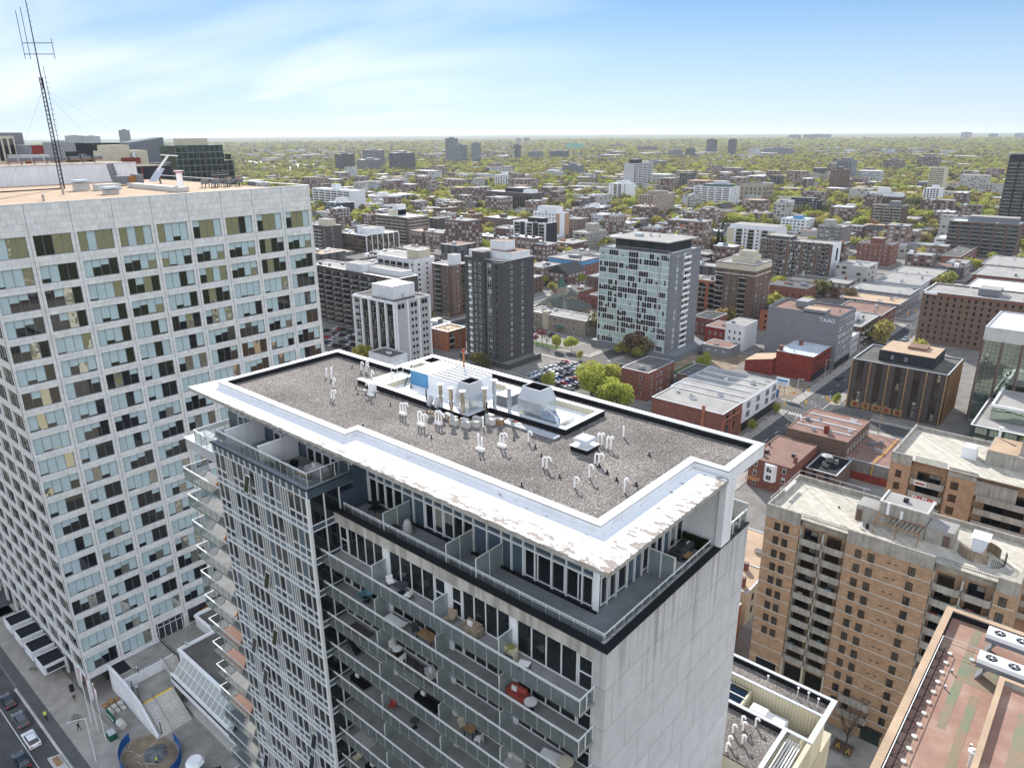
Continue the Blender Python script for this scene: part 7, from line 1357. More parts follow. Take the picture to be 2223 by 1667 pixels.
for y in(40.95,43.15):m.tube('dark_metal',[(-121,y,6.5),(-117.6,y,4.5)],.035,5);[m.tube('dark_metal',[(-121+k*.5,y,5.4-k*.3),(-121+k*.5,y,6.5-k*.3)],.02,4)for k in range(7)]
m.obj('handrail',t)
t=root('upper_terrace','grey paved upper terrace outside the glass entrance doors','terrace',(-122,47,.17)); m=MB(); m.box('plaza',-127.3,-118.8,43.3,50,.17,5.5); m.obj('deck',t)
t=root('terrace_fence','black metal fence around the raised terrace by the marble tower','fence',(-124,43,5.5)); m=MB()
for a,c in(((-127.2,43.1),(-121.2,43.1)),((-121.2,34.1),(-121.2,40.8)),((-118.8,43.3),(-118.8,47.5))):
 m.tube('dark_metal',[(*a,6.6),(*c,6.6)],.03,5); n=14
 for i in range(n+1):x=a[0]+(c[0]-a[0])*i/n; y=a[1]+(c[1]-a[1])*i/n; m.tube('dark_metal',[(x,y,5.55),(x,y,6.6)],.018,4)
m.obj('panel',t)
t=root('podium_building','low white edged podium building with a dark roof and a sloping glass atrium','podium',(-105,46,.17)); OCC.append((-120,-66,40,64)); m=MB(); m.box('white_wall',-118.7,-68,43.0,62,.17,7.6); m.box('white_wall',-126,-118.7,49.8,62,.17,7.6); m.obj('wall',t)
m=MB(); m.box('white_paint',-118.8,-68,42.8,43.3,7.6,8.1); m.box('white_paint',-118.8,-118.3,43.3,50,7.6,8.1); m.box('white_paint',-126,-118.8,49.6,50.1,7.6,8.1); m.box('white_paint',-126.2,-125.7,50.1,62,7.6,8.1); m.obj('parapet',t); m=MB(); m.box('tar_roof',-118.3,-68,43.3,62,7.6,7.65); m.box('tar_roof',-125.7,-118.3,50.1,62,7.6,7.65); m.obj('roof',t)
m=MB(); m.add('atrium_glass',[(-116.2,42.78,7.9),(-96,42.78,7.9),(-96,40.6,5.4),(-116.2,40.6,5.4)],[(3,2,1,0)]); m.add('atrium_glass',[(-116.2,42.78,7.9),(-116.2,40.6,5.4),(-116.2,42.78,5.4)],[(0,1,2)]); m.obj('atrium_glazing',t)
m=MB()
for i in range(15):x=-116.2+i*1.44; m.tube('white_paint',[(x,40.6,5.4),(x,42.75,7.92)],.06,5)
for f_ in(0,.5,1):m.tube('white_paint',[(-116.2,40.6+2.15*f_,5.4+2.5*f_),(-96,40.6+2.15*f_,5.4+2.5*f_)],.06,5)
m.obj('atrium_frame',t); m=MB(); m.box('white_wall',-117.0,-95,40.2,40.6,3.3,5.4); m.box('dark_metal',-116.5,-95.5,40.14,40.19,4.6,5.1); m.box('concrete_light',-113.5,-95,40.3,43,.17,.6); m.box('black_wall',-112,-95.3,42.5,42.99,.6,3.2); m.obj('ledge',t)
t=root('site_hoarding','blue site hoarding around the dug up plaza circle','hoarding',(-106,31,.17)); m=MB()
for i in range(40):
 a=math.radians(190+i*6.6)
 if 150<math.degrees(a)<150:continue
 x,y=-106.5+6.2*math.cos(a),31.2+4.2*math.sin(a); x2,y2=-106.5+6.2*math.cos(a+.115),31.2+4.2*math.sin(a+.115); m.prism('blue_hoarding',[(x,y),(x2,y2),(x2+.05,y2+.05),(x+.05,y+.05)],.17,1.8)
m.obj('panel',t)
m=MB(); m.prism('dirt',[(-106.5+5.9*math.cos(i*.5),31.2+3.9*math.sin(i*.5))for i in range(12)],.17,.22); struct('excavated_ground',m)
rg=random.Random(4)
def heap(name,label,x,y,r,h,mt):
 m=MB(); vs=[(x,y,.2+h)]; n=14
 for k in(1,2):
  for i in range(n):a=2*math.pi*i/n; rr=r*k/2*rg.uniform(.8,1.15); vs.append((x+rr*math.cos(a),y+rr*.75*math.sin(a),.2+(h*.55*rg.uniform(.7,1.2)if k==1 else 0)))
 m.add(mt,vs,[(0,1+i,1+(i+1)%n)for i in range(n)]+[(1+i,1+n+i,1+n+(i+1)%n,1+(i+1)%n)for i in range(n)]); return tag(m.obj(name,loc=(x,y,.2)),label,'heap')
heap('gravel_heap','dark gravel heap inside the blue hoarding',-106.3,32.2,2.4,.9,'gravel_pile'); heap('rubble_heap','brown rubble heap at the left of the blue hoarding circle',-110.2,32.0,1.6,.8,'dirt')
for i in range(9):
 x,y=-109+rg.uniform(-2,4),30+rg.uniform(-1.2,2.2); a=rg.uniform(0,3); m=MB(); m.tube('beige_cladding',[(x,y,.3+i*.03),(x+1.6*math.cos(a),y+1.6*math.sin(a),.34+i*.03)],.06,4); tag(m.obj('timber',loc=(x,y,.3)),'loose pale timber lying inside the blue hoarding','timber','loose timbers inside the hoarding')
for i in range(9):x,y=-124.5+(i%3)*1.5+rg.uniform(-.3,.3),30.6+(i//3)*1.0; m=MB(); m.box('concrete_light' if i%3 else 'wood',x,x+1.1,y,y+.7,.17,.5+rg.random()*.4); tag(m.obj('building_slab',loc=(x,y,.17)),'stacked pale stone slab on the sidewalk below the raised terrace','stone slab','stone slabs below the raised terrace')
for n_,lb,x0,x1,y0,y1,h,mt in[('tarp_screen','dark green tarpaulin screen with a white mark near the flagpoles',-121.5,-118.2,30.3,30.5,1.6,'green_tarp'),('storage_tank','grey horizontal tank on the plaza behind the green tarpaulin',-117.6,-115.9,30.2,31.6,1.4,'concrete_light'),('dumpster','dark green dumpster with a pale lid next to the blue hoarding',-116.4,-114.7,28.2,29.4,1.2,'green_tarp'),('kiosk','white many sided kiosk roof at the bottom edge of the plaza',-98.6,-96.4,33.6,35.6,3.0,'white_paint')]:
 m=MB()
 if n_=='kiosk':m.cyl('steel_grey',(x0+x1)/2,(y0+y1)/2,.17,2.4,1.0,8); m.cyl(mt,(x0+x1)/2,(y0+y1)/2,2.4,3.1,1.5,8,1.1)
 elif n_=='storage_tank':m.tube(mt,[(x0,(y0+y1)/2,.85),(x1,(y0+y1)/2,.85)],.65,12); m.box('steel_grey',x0+.2,x0+.4,y0+.2,y1-.2,.17,.5); m.box('steel_grey',x1-.4,x1-.2,y0+.2,y1-.2,.17,.5)
 else:m.box(mt,x0,x1,y0,y1,.17,.17+h); m.box('fabric_white',x0+.3,x1-.3,y0-.01,y0+.02,.6,.9)if n_=='tarp_screen' else m.box('metal_coping',x0+.05,x1-.05,y0+.05,y1-.05,.17+h,.25+h)
 tag(m.obj(n_,loc=((x0+x1)/2,y0,.17)),lb,n_.replace('_',' '))
for i,x in enumerate((-121.6,-118.6,-115.4)):
 t=root('flagpole','white flagpole with a drooping red and white flag, %s of three beside the street'%('first','second','third')[i],'flagpole',(x,27.8,.17),'flagpoles'); m=MB(); m.cyl('aluminium',x,27.8,.17,12.2,.07,8); m.cyl('white_paint',x,27.8,12.2,12.4,.12,8); m.obj('pole',t); m=MB(); m.add('fabric_white',[(x+.1,27.8,11.9),(x+.7,27.9,11.3),(x+.55,27.8,9.4),(x+.1,27.8,9.6)],[(0,1,2,3)]); m.add('flag_red',[(x+.1,27.78,11.9),(x+.32,27.82,11.7),(x+.28,27.8,9.5),(x+.1,27.78,9.6)],[(0,1,2,3)]); m.obj('flag',t)
def lamp(x,y,z,h,lb,dx,dy,cat='street lamp',L_=1.6,mt='aluminium'):
 t=root('street_lamp',lb,cat,(x,y,z)); m=MB(); m.cyl(mt,x,y,z,z+h,.08,8); m.tube(mt,[(x,y,z+h-.1),(x+dx*L_*.6,y+dy*L_*.6,z+h+.15),(x+dx*L_,y+dy*L_,z+h+.15)],.05,6); m.obj('pole',t); m=MB(); m.box('metal_coping',x+dx*L_-.15,x+dx*L_+.4,y+dy*L_-.15,y+dy*L_+.15,z+h+.05,z+h+.2); m.obj('lamp_head',t)
lamp(-112.3,25.0,.17,9.0,'tall pale street lamp reaching over the road beside the blue hoarding',-.4,-1,L_=2.2)
for i,(x,y,z)in enumerate([(-121.3,36.5,3.5),(-119.0,34.4,3.5),(-116.5,34.4,3.5),(-118.4,44.5,5.5),(-109.6,34.6,.17)]):lamp(x,y,z,3.4,'short black lamp post by the plaza stairs, %s counting from the tower'%('first','second','third','fourth','fifth')[i],.6,-.4,'lamp post',.5,'dark_metal')
for i,(x,y,h,dx,dy)in enumerate([(-74.5,246,8,-1,0),(-88.6,268,8,1,0),(-89,300,8,1,0),(-89,345,8,1,0),(-74,310,8,-1,0),(-76.5,380,9,-1,0),(-89.4,405,9,1,0),(-130,264.5,8,0,-1)]):lamp(x,y,.17,h,'grey street lamp along the right hand street, number %s going away'%('one','two','three','four','five','six','seven','eight')[i],dx,dy)
for i,(x,y,dx,dy,L_)in enumerate([(-87,251.2,0,0,0),(-74.6,251.5,-1,0,5),(-88.5,264.8,1,0,5),(-75.5,265,0,-1,4),(-74.8,415,-1,0,4),(-88.9,428.5,1,0,4),(-266,252,-1,0,4),(-277,264,1,0,4)]):
 t=root('traffic_signal','yellow cased traffic signal %s'%('by the white shop row','beside the hip roofed corner building','by the painted wall across from the white shop row','in front of the dark office with copper fins','near corner of the far intersection','far corner of the far intersection','near corner beyond the charcoal tower','far corner beyond the charcoal tower')[i],'traffic signal',(x,y,.17)); m=MB(); m.cyl('aluminium',x,y,.17,5.6,.08,8)
 if L_:m.tube('aluminium',[(x,y,5.4),(x+dx*L_,y+dy*L_,5.7)],.06,6)
 m.obj('pole',t)
 for k in((0,1.0)if L_ else(1.0,)):m=MB(); xx,yy=x+dx*L_*(1-k),y+dy*L_*(1-k); zz=5.6-k*2.2; m.box('signal_yellow',xx-.28,xx+.28,yy-.28,yy-.05,zz-.6,zz+.6); m.cyl('black_membrane',xx,yy-.3,zz-.02,zz+.02,.12,8); m.obj('signal_head',t)
m=MB(); m.cyl('grey_wood',-51.5,236.5,0,12.5,.17,8); m.box('grey_wood',-52.6,-50.4,236.4,236.6,11.4,11.6); tag(m.obj('utility_pole',loc=(-51.5,236.5,0)),'tall grey utility pole with a short crossarm left of the yellow gas pipe roof','utility pole')
t=root('billboard','small white billboard with blue writing above the mural wall by the vacant corner','billboard',(-94.5,266.5,0)); m=MB(); m.box('white_paint',-97,-92,268,268.3,4.2,7.2); m.box('blue_paint',-96.5,-92.5,267.9,267.99,5.8,6.6); m.box('fabric_grey',-96,-93,267.9,267.99,4.9,5.2); m.obj('panel',t); m=MB(); m.cyl('dark_metal',-95.5,268.2,0,4.2,.1,6); m.cyl('dark_metal',-93.5,268.2,0,4.2,.1,6); m.obj('post',t)
t=root('mural_wall','long wall painted with blue and orange murals at the vacant corner','wall',(-100,267,0)); m=MB(); m.box('blue_hoarding',-104,-95,266,266.3,0,3); m.obj('wall',t); m=MB();[m.box(c,-103.5+i*1.4,-102.4+i*1.4,265.9,265.99,.3,2.6)for i,c in enumerate(('fabric_orange','fabric_white','blue_paint','yellow_paint','fabric_red','fabric_teal'))]; m.obj('mural',t)
sheet('vacant_corner','dirt',-106,-90,266.5,288,.07)
t=root('planter_bed','dark square planting bed in the courtyard with two yellow bike racks','planter',(-20.5,106.8,.17)); m=MB(); m.box('concrete_dark',-22.3,-18.8,105.2,108.4,.17,.35); m.box('bark',-22.1,-19,105.4,108.2,.35,.4); m.obj('bed',t)
for i,(x,y)in enumerate([(-21.5,106.2),(-19.8,105.9)]):m=MB(); m.tube('yellow_paint',[(x,y,.4),(x+.2,y+1.0,.6),(x+.5,y+.1,.4)],.06,5); tag(m.obj('bike_rack',loc=(x,y,.4)),'yellow bent bike rack on the planting bed, %s one'%('left','right')[i],'bike rack','yellow bike racks')
thing1('street_planter','concrete framed street planter on the median at the lower left','planter',(-117.2,20.9,.03),lambda m:(m.prism('concrete_light',[(-119,20.0),(-115,20.0),(-114.2,21.6),(-118.4,21.6)],.03,.4),m.box('wood',-117.8,-115.8,20.4,21.2,.4,.8)))
t=root('bus','white box truck parked on the right hand street before the grey office','truck',(-80,352,0)); m=MB(); m.box('white_paint',-81.2,-78.9,346,352,.9,3.4); m.obj('cargo_box',t); m=MB(); m.box('white_paint',-81.1,-79,352,354,.7,2.4); m.obj('cab',t)
# ================================================================ vehicles
def car_mb(c):
 body=MB(); prof=[(-2.25,.28),(-2.3,.75),(-2.15,.92),(-1.2,1.0),(1.05,.98),(2.1,.82),(2.28,.62),(2.25,.28)]
 n=len(prof)
 def sec(y,s):return[(x*s,y,z)for x,z in prof]
 vs=sec(-.9,.97)+sec(-.8,1.0)+sec(.8,1.0)+sec(.9,.97); fs=[]
 for k in range(3):
  for i in range(n):j=(i+1)%n; fs.append((k*n+i,k*n+j,(k+1)*n+j,(k+1)*n+i))
 fs+=[tuple(range(n-1,-1,-1)),tuple(3*n+i for i in range(n))]
 body.add(c,vs,fs)
 body.add(c,[(-1.35,-.6,1.42),(.35,-.6,1.42),(.35,.6,1.42),(-1.35,.6,1.42),(-1.3,-.55,1.46),(.3,-.55,1.46),(.3,.55,1.46),(-1.3,.55,1.46)],[(4,5,6,7),(0,1,5,4),(1,2,6,5),(2,3,7,6),(3,0,4,7)])
 gl=MB(); gl.add('glass_dark',[(-1.95,-.76,.97),(1.15,-.76,.97),(1.15,.76,.97),(-1.95,.76,.97),(-1.35,-.6,1.42),(.35,-.6,1.42),(.35,.6,1.42),(-1.35,.6,1.42)],[(0,1,5,4),(1,2,6,5),(2,3,7,6),(3,0,4,7)])
 wh=[]
 for x in(-1.4,1.4):
  for y in(-.93,.75):q=MB(); q.tube('tyre',[(x,y,.33),(x,y+.18,.33)],.33,12); q.tube('aluminium',[(x,y-.005,.33),(x,y+.185,.33)],.19,8); wh.append(q)
 li=[]
 for y in(-.62,.62):q=MB(); q.box('white_paint',2.1,2.275,y-.18,y+.18,.62,.74); li.append(q)
 tl=[]
 for y in(-.62,.62):q=MB(); q.box('flag_red',-2.31,-2.2,y-.18,y+.18,.68,.82); tl.append(q)
 return body,gl,wh,li,tl
for n_,c in dict(black=(.012,.013,.015),white=(.75,.76,.78),silver=(.4,.42,.44),red=(.4,.025,.02),blue=(.03,.08,.25),grey=(.1,.105,.11),navy=(.015,.025,.06),beige=(.35,.31,.25)).items():
 m_,nn,ll,bb=newmat('car_'+n_); bb.inputs['Base Color'].default_value=(*c,1); bb.inputs['Roughness'].default_value=.25; bb.inputs['Coat Weight'].default_value=.6
CARM={}
def small_car(col):
 if col not in CARM:
  b_,g_,w_,l_,t_=car_mb('car_'+col); q=MB()
  for s in[b_,g_]+w_+l_+t_:
   k=len(q.v); q.v+=s.v
   for f,mm_ in zip(s.f,s.m):q.f.append(tuple(k+i for i in f)); q.m.append(q.mi(s.mats[mm_]))
  CARM[col]=q.obj('car',mesh_only=True)
 return CARM[col]
def car(x,y,rz,col,label,group=None,z=.04):
 o=bpy.data.objects.new('parked_car',small_car(col)); COL.objects.link(o); o.location=(x,y,z); o.rotation_euler=(0,0,rz); return tag(o,label,'car',group)
for x,y,rz,col,lb in[(-138.4,19.9,math.pi,'black','black car in the lower left street, highest of the queue'),(-131.6,19.9,math.pi,'grey','dark grey car with a glass roof, second in the queue in the lower left street'),(-125.2,19.6,math.pi,'white','white sedan in the lower left street'),(-121.3,17.0,math.pi,'black','black car at the bottom edge of the lower left street'),(-144.5,16.2,0,'red','dark red car cut by the left edge of the picture'),(-95.2,35.4,1.2,'black','black car partly hidden behind the white kiosk')]:
 t=root('car',lb,'car',(x,y,.04),None,rz); b_,g_,w_,l_,t_=car_mb('car_'+col)
 for pn,qs in(('body',[b_]),('window',[g_]),('wheel',w_),('headlight',l_),('tail_light',t_)):
  for q in qs:o=q.obj(pn); o.parent=t
rc=random.Random(12)
CC=['black','white','silver','red','blue','grey','navy','white','silver','black']
for i,x in enumerate((-183.5,-178.2,-172.8,-167.4,-162.2)):
 for j in range(11):
  y=222+j*2.62
  if rc.random()<.07 or(x>-165 and y>240):continue
  c=rc.choice(CC); car(x+rc.uniform(-.25,.25),y+rc.uniform(-.1,.1),rc.choice((0,math.pi))+rc.uniform(-.03,.03),c,'%s car in the dense lot, row %d from the left, space %d from the bottom'%(c,i+1,j+1),'cars packed in the dense parking lot',.08)
for i,(y,x0,x1)in enumerate(((199.5,-307,-270),(206,-307,-270),(213.5,-312,-272),(220,-312,-275))):
 x=x0; j=0
 while x<x1:
  if rc.random()<.72:c=rc.choice(CC); car(x,y,math.pi/2+rc.uniform(-.04,.04),c,'%s car parked left of the white office block, row %d, space %d'%(c,i+1,j+1),'cars in the lot left of the white office block',.06)
  x+=2.75; j+=1
for i,(x,y,rz,c)in enumerate([(-231,285,.3,'white'),(-228.5,284.5,.3,'silver'),(-226,284,.3,'red'),(-223.6,281,.3,'red'),(-230,281.5,.3,'grey'),(-221,272.5,1.5,'red'),(-216,281,.2,'black'),(-213,280,.2,'navy'),(-232,276.5,0,'silver'),(-205,280,0,'white')]):
 car(x,y,rz,c,'%s car before the buff stone building, car %d from the left'%(c,i+1),'cars in front of the buff stone building',.05)
for x,y,rz,c,lb in[(-214,257,0,'white','white car driving on the cross street below the bare trees'),(-83.8,303,math.pi/2,'navy','dark car on the street left of the dark office with copper fins'),(-84,372,math.pi/2,'white','white car in the shade beside the big brown hotel'),(-84.2,362,math.pi/2,'blue','blue car behind the white truck'),(-79,384,-math.pi/2,'silver','silver car in the near lane beside the big brown hotel'),(-79,500,-math.pi/2,'white','white car far up the right hand street'),(-84,540,math.pi/2,'red','red car far up the right hand street'),(-84,600,math.pi/2,'silver','silver car farthest up the right hand street'),
  (-84.5,470,math.pi/2,'black','black car just past the far intersection'),(-144.5,300,1.6,'black','black car in the lane between the grey office and the white side wall'),(-126,322,1.6,'silver','silver car behind the blank grey office wall'),(-47.5,239,0,'white','white car parked behind the building with the yellow pipe'),(-165,342,.3,'silver','silver car below the brown slab beside the white van'),(-150,425,0,'blue','blue car on the cross street behind the grey office'),(-118,421,0,'silver','silver car waiting on the cross street at the far intersection')]:
 car(x,y,rz,c,lb)
def person_mesh(top,legs_,stride=.25,arm=.2,lean=0.0,sit=False):
 V={'pel':(0,0,.95),'ab':(lean*.3,0,1.15),'ch':(lean*.7,0,1.38),'nk':(lean,0,1.5),'hd':(lean*1.1,0,1.6),'ht':(lean*1.15,0,1.74)}
 E=[('pel','ab'),('ab','ch'),('ch','nk'),('nk','hd'),('hd','ht')]; R={'pel':(.14,.11),'ab':(.125,.1),'ch':(.15,.11),'nk':(.055,.055),'hd':(.085,.08),'ht':(.07,.065)}
 for s,k in((1,1),(-1,-1)):
  V['hp%d'%s]=(0,s*.1,.9); V['kn%d'%s]=(k*stride*.6+.05,s*.11,.5); V['an%d'%s]=(k*stride-.04,s*.11,.09); V['to%d'%s]=(k*stride+.12,s*.12,.04)
  E+=[('pel','hp%d'%s),('hp%d'%s,'kn%d'%s),('kn%d'%s,'an%d'%s),('an%d'%s,'to%d'%s)]
  R.update({'hp%d'%s:(.09,.09),'kn%d'%s:(.06,.06),'an%d'%s:(.045,.045),'to%d'%s:(.04,.045)})
  V['sh%d'%s]=(lean*.8,s*.19,1.42); V['el%d'%s]=(lean*.6-k*arm*.3,s*.25,1.14); V['wr%d'%s]=(lean+.08-k*arm,s*.24,.9); V['ha%d'%s]=(lean+.12-k*arm*1.1,s*.24,.82)
  E+=[('ch','sh%d'%s),('sh%d'%s,'el%d'%s),('el%d'%s,'wr%d'%s),('wr%d'%s,'ha%d'%s)]
  R.update({'sh%d'%s:(.06,.06),'el%d'%s:(.042,.042),'wr%d'%s:(.03,.03),'ha%d'%s:(.03,.04)})
 ks=list(V); me=bpy.data.meshes.new('p'); me.from_pydata([V[k]for k in ks],[(ks.index(a),ks.index(c))for a,c in E],[])
 o=bpy.data.objects.new('p',me); COL.objects.link(o); md=o.modifiers.new('s','SKIN'); md.use_smooth_shade=True
 for i,k in enumerate(ks):me.skin_vertices[0].data[i].radius=R[k]; me.skin_vertices[0].data[i].use_root=(k=='pel')
 ss=o.modifiers.new('u','SUBSURF'); ss.levels=1; ss.render_levels=1
 dg=bpy.context.evaluated_depsgraph_get(); out=bpy.data.meshes.new_from_object(o.evaluated_get(dg)); bpy.data.objects.remove(o)
 out.materials.clear()
 for mt in(top,legs_,'skin','black_membrane'):out.materials.append(MATS[mt])
 for p in out.polygons:
  c=p.center; p.material_index=3 if(c.z<.1 or(c.z>1.66)or(c.z>1.56 and c.x<lean*1.1))else 1 if c.z<.92 and abs(c.y)<.2 else 2 if(c.z>1.5 or c.z<.92)else 0
 return out
PM=[person_mesh('navy','rust_trousers',.28),person_mesh('hi_vis','navy',.12,.1,.25),person_mesh('fabric_black','navy',.22),person_mesh('fabric_white','fabric_dark',.2),person_mesh('fabric_red','navy',.25)]
def person(i,x,y,z,rz,lb):o=bpy.data.objects.new('person',PM[i]); COL.objects.link(o); o.location=(x,y,z); o.rotation_euler=(0,0,rz); tag(o,lb,'person'); return o
person(0,-129.4,27.9,.17,2.6,'person in a dark jacket and rust brown trousers walking below the marble tower'); person(2,-121.6,25.8,.17,.5,'person in black walking beside the flagpoles near the street lamp'); person(1,-104.2,31.2,.22,1.0,'person in a bright work vest standing by the dark gravel heap')
cy=person(1,-128.6,23.0,.32,math.pi,'person in a bright yellow green vest riding a bicycle in the cycle lane')
t=root('bicycle','dark bicycle ridden in the cycle lane by the person in the bright vest','bicycle',(-128.6,23.0,.05),None,math.pi); q=MB()
for a,c in(((-.5,0,.33),(-.1,0,.8)),((-.1,0,.8),(.4,0,.85)),((.4,0,.85),(.5,0,.33)),((-.1,0,.8),(.0,0,.35)),((0,0,.35),(.4,0,.75)),((-.5,0,.33),(0,0,.35))):q.tube('dark_metal',[a,c],.025,5)
q.tube('dark_metal',[(.4,-.25,.98),(.4,.25,.98)],.02,5); o=q.obj('frame'); o.parent=t
for x in(-.5,.5):
 q=MB(); q.tube('tyre',[(x+.33*math.cos(a*.4488),0,.33+.33*math.sin(a*.4488))for a in range(15)],.025,5); o=q.obj('wheel'); o.parent=t
for i,(x,y)in enumerate([(-144.3,25.8),(-125.2,26.6),(-124.4,26.2)]):
 t=root('bicycle','bicycle parked upright on the sidewalk below the marble tower, %s'%('far left one','left of the pair','right of the pair')[i],'bicycle',(x,y,.17),None,.6); q=MB()
 for a,c in(((-.5,0,.33),(-.1,0,.8)),((-.1,0,.8),(.4,0,.85)),((.4,0,.85),(.5,0,.33)),((0,0,.35),(.4,0,.75)),((-.5,0,.33),(0,0,.35))):q.tube('dark_metal',[a,c],.03,5)
 o=q.obj('frame'); o.parent=t
 for xx in(-.5,.5):q=MB(); q.tube('tyre',[(xx+.33*math.cos(a*.4488),0,.33+.33*math.sin(a*.4488))for a in range(15)],.03,5); o=q.obj('wheel'); o.parent=t
m=MB(); m.cyl('dark_metal',-132.8,28.6,.17,1.3,.4,12); m.cyl('black_membrane',-132.8,28.6,1.3,1.4,.44,12); tag(m.obj('waste_bin',loc=(-132.8,28.6,.17)),'round black waste bin beside the corner pier of the marble tower','bin')
PL=[(-88.2,231),(-88.4,239),(-88.0,246),(-88.5,275),(-88.9,281),(-88.3,293),(-88.8,307),(-74.8,275),(-75.2,262),(-74.6,191),(-88.6,322),(-88.3,390)]
OW=('first','second','third','fourth','fifth','sixth','seventh','eighth','ninth','tenth','eleventh','twelfth')
for i,(x,y)in enumerate(PL):person((2,3,4,0)[i%4],x,y,.17,(i*1.7)%6,'%s person walking on the right hand street, %s in order'%(('dark clothed','white shirted','red shirted','dark jacketed')[i%4],OW[i]))
# ================================================================ trees
def crown_mesh(seed,n,mt,s=.45,lobes=7,flat=.8,hole=.0):
 g=np.random.default_rng(seed); L_=g.normal(size=(lobes,3)); L_/=np.linalg.norm(L_,axis=1)[:,None]; L_*=.55; L_[:,2]=L_[:,2]*.7+.05
 r=g.uniform(.33,.58,lobes)
 k=g.integers(0,lobes,n); d=g.normal(size=(n,3)); d/=np.linalg.norm(d,axis=1)[:,None]; rad=r[k]*g.uniform(.55,1.05,n)**.5
 P=L_[k]+d*rad[:,None]; P[:,2]=(P[:,2]+.75)*flat
 P+=g.normal(size=(n,3))*.03
 a=g.normal(size=(n,3)); a/=np.linalg.norm(a,axis=1)[:,None]; b_=np.cross(a,g.normal(size=(n,3))); b_/=np.linalg.norm(b_,axis=1)[:,None]
 ss=s*g.uniform(.6,1.3,n)[:,None]
 V=np.stack([P-a*ss-b_*ss*.6,P+a*ss*.4-b_*ss,P+a*ss+b_*ss*.6,P-a*ss*.4+b_*ss],1).reshape(-1,3)
 me=bpy.data.meshes.new('crown'); me.vertices.add(4*n); me.vertices.foreach_set('co',V.astype('f').ravel()); me.loops.add(4*n); me.loops.foreach_set('vertex_index',np.arange(4*n,dtype='i')); me.polygons.add(n); me.polygons.foreach_set('loop_start',np.arange(0,4*n,4,dtype='i')); me.update(calc_edges=True); me.materials.append(MATS[mt]); return me
def trunk_mesh(seed,bare=False):
 g=random.Random(seed); m=MB(); m.tube('bark',[(0,0,0),(.01,.01,.3),(0,.02,.62)],.035,7,.02)
 for i in range(6 if not bare else 12):
  a=i*2.4+g.random(); z=.25+g.random()*.3; rr=.35+g.random()*.25; top=z+.35+g.random()*.4
  m.tube('bark',[(0,0,z),(rr*.5*math.cos(a),rr*.5*math.sin(a),(z+top)/2),(rr*math.cos(a),rr*math.sin(a),top)],.014,5,.004)
  if bare:
   for j in range(4):c=a+g.uniform(-1,1); m.tube('bark',[(rr*.5*math.cos(a),rr*.5*math.sin(a),(z+top)/2),(rr*.9*math.cos(c),rr*.9*math.sin(c),top+g.uniform(-.1,.3))],.006,3,.002)
 return m.obj('trunk',mesh_only=True)
NEARC={mt:[crown_mesh(i+7,2600,mt,.05,9,.8)for i in range(3)]for mt in('leaves','bright_leaves')}
MIDC=[crown_mesh(i+40,420,'leaves',.11,7,.75)for i in range(5)]+[crown_mesh(i+60,420,'bright_leaves',.11,7,.75)for i in range(2)]
CONE=None
def cone_mesh(seed):
 g=np.random.default_rng(seed); n=500; z=g.random(n)**1.3; a=g.uniform(0,6.28,n); r=(1-z)*.5*g.uniform(.6,1,n); P=np.stack([r*np.cos(a),r*np.sin(a),z*2.2],1); s=.1
 A=g.normal(size=(n,3))*s; B=g.normal(size=(n,3))*s; V=np.stack([P-A,P-B,P+A,P+B],1).reshape(-1,3)
 me=bpy.data.meshes.new('crown'); me.vertices.add(4*n); me.vertices.foreach_set('co',V.astype('f').ravel()); me.loops.add(4*n); me.loops.foreach_set('vertex_index',np.arange(4*n,dtype='i')); me.polygons.add(n); me.polygons.foreach_set('loop_start',np.arange(0,4*n,4,dtype='i')); me.update(calc_edges=True); me.materials.append(MATS['dark_leaves']); return me
CONE=cone_mesh(3); TR=[trunk_mesh(i)for i in range(3)]; BARE=[trunk_mesh(i+9,True)for i in range(2)]
def tree(x,y,r,h,lb,crown,name='tree',group=None,k=0,bare=False):
 t=root(name,lb,'tree',(x,y,0),group,(x*7.3+y)%6.28)
 q=bpy.data.objects.new('trunk',BARE[k%2]if bare else TR[k%3]); COL.objects.link(q); q.parent=t; q.scale=(r*1.0,r*1.0,h*.8)
 if crown is not None:c=bpy.data.objects.new('crown',crown); COL.objects.link(c); c.parent=t; c.location=(0,0,h*.18 if name !='pine_tree' else 0); c.scale=(r,r,h*.66 if name !='pine_tree' else h*.45)
 return t
NB_,NL=NEARC['bright_leaves'],NEARC['leaves']
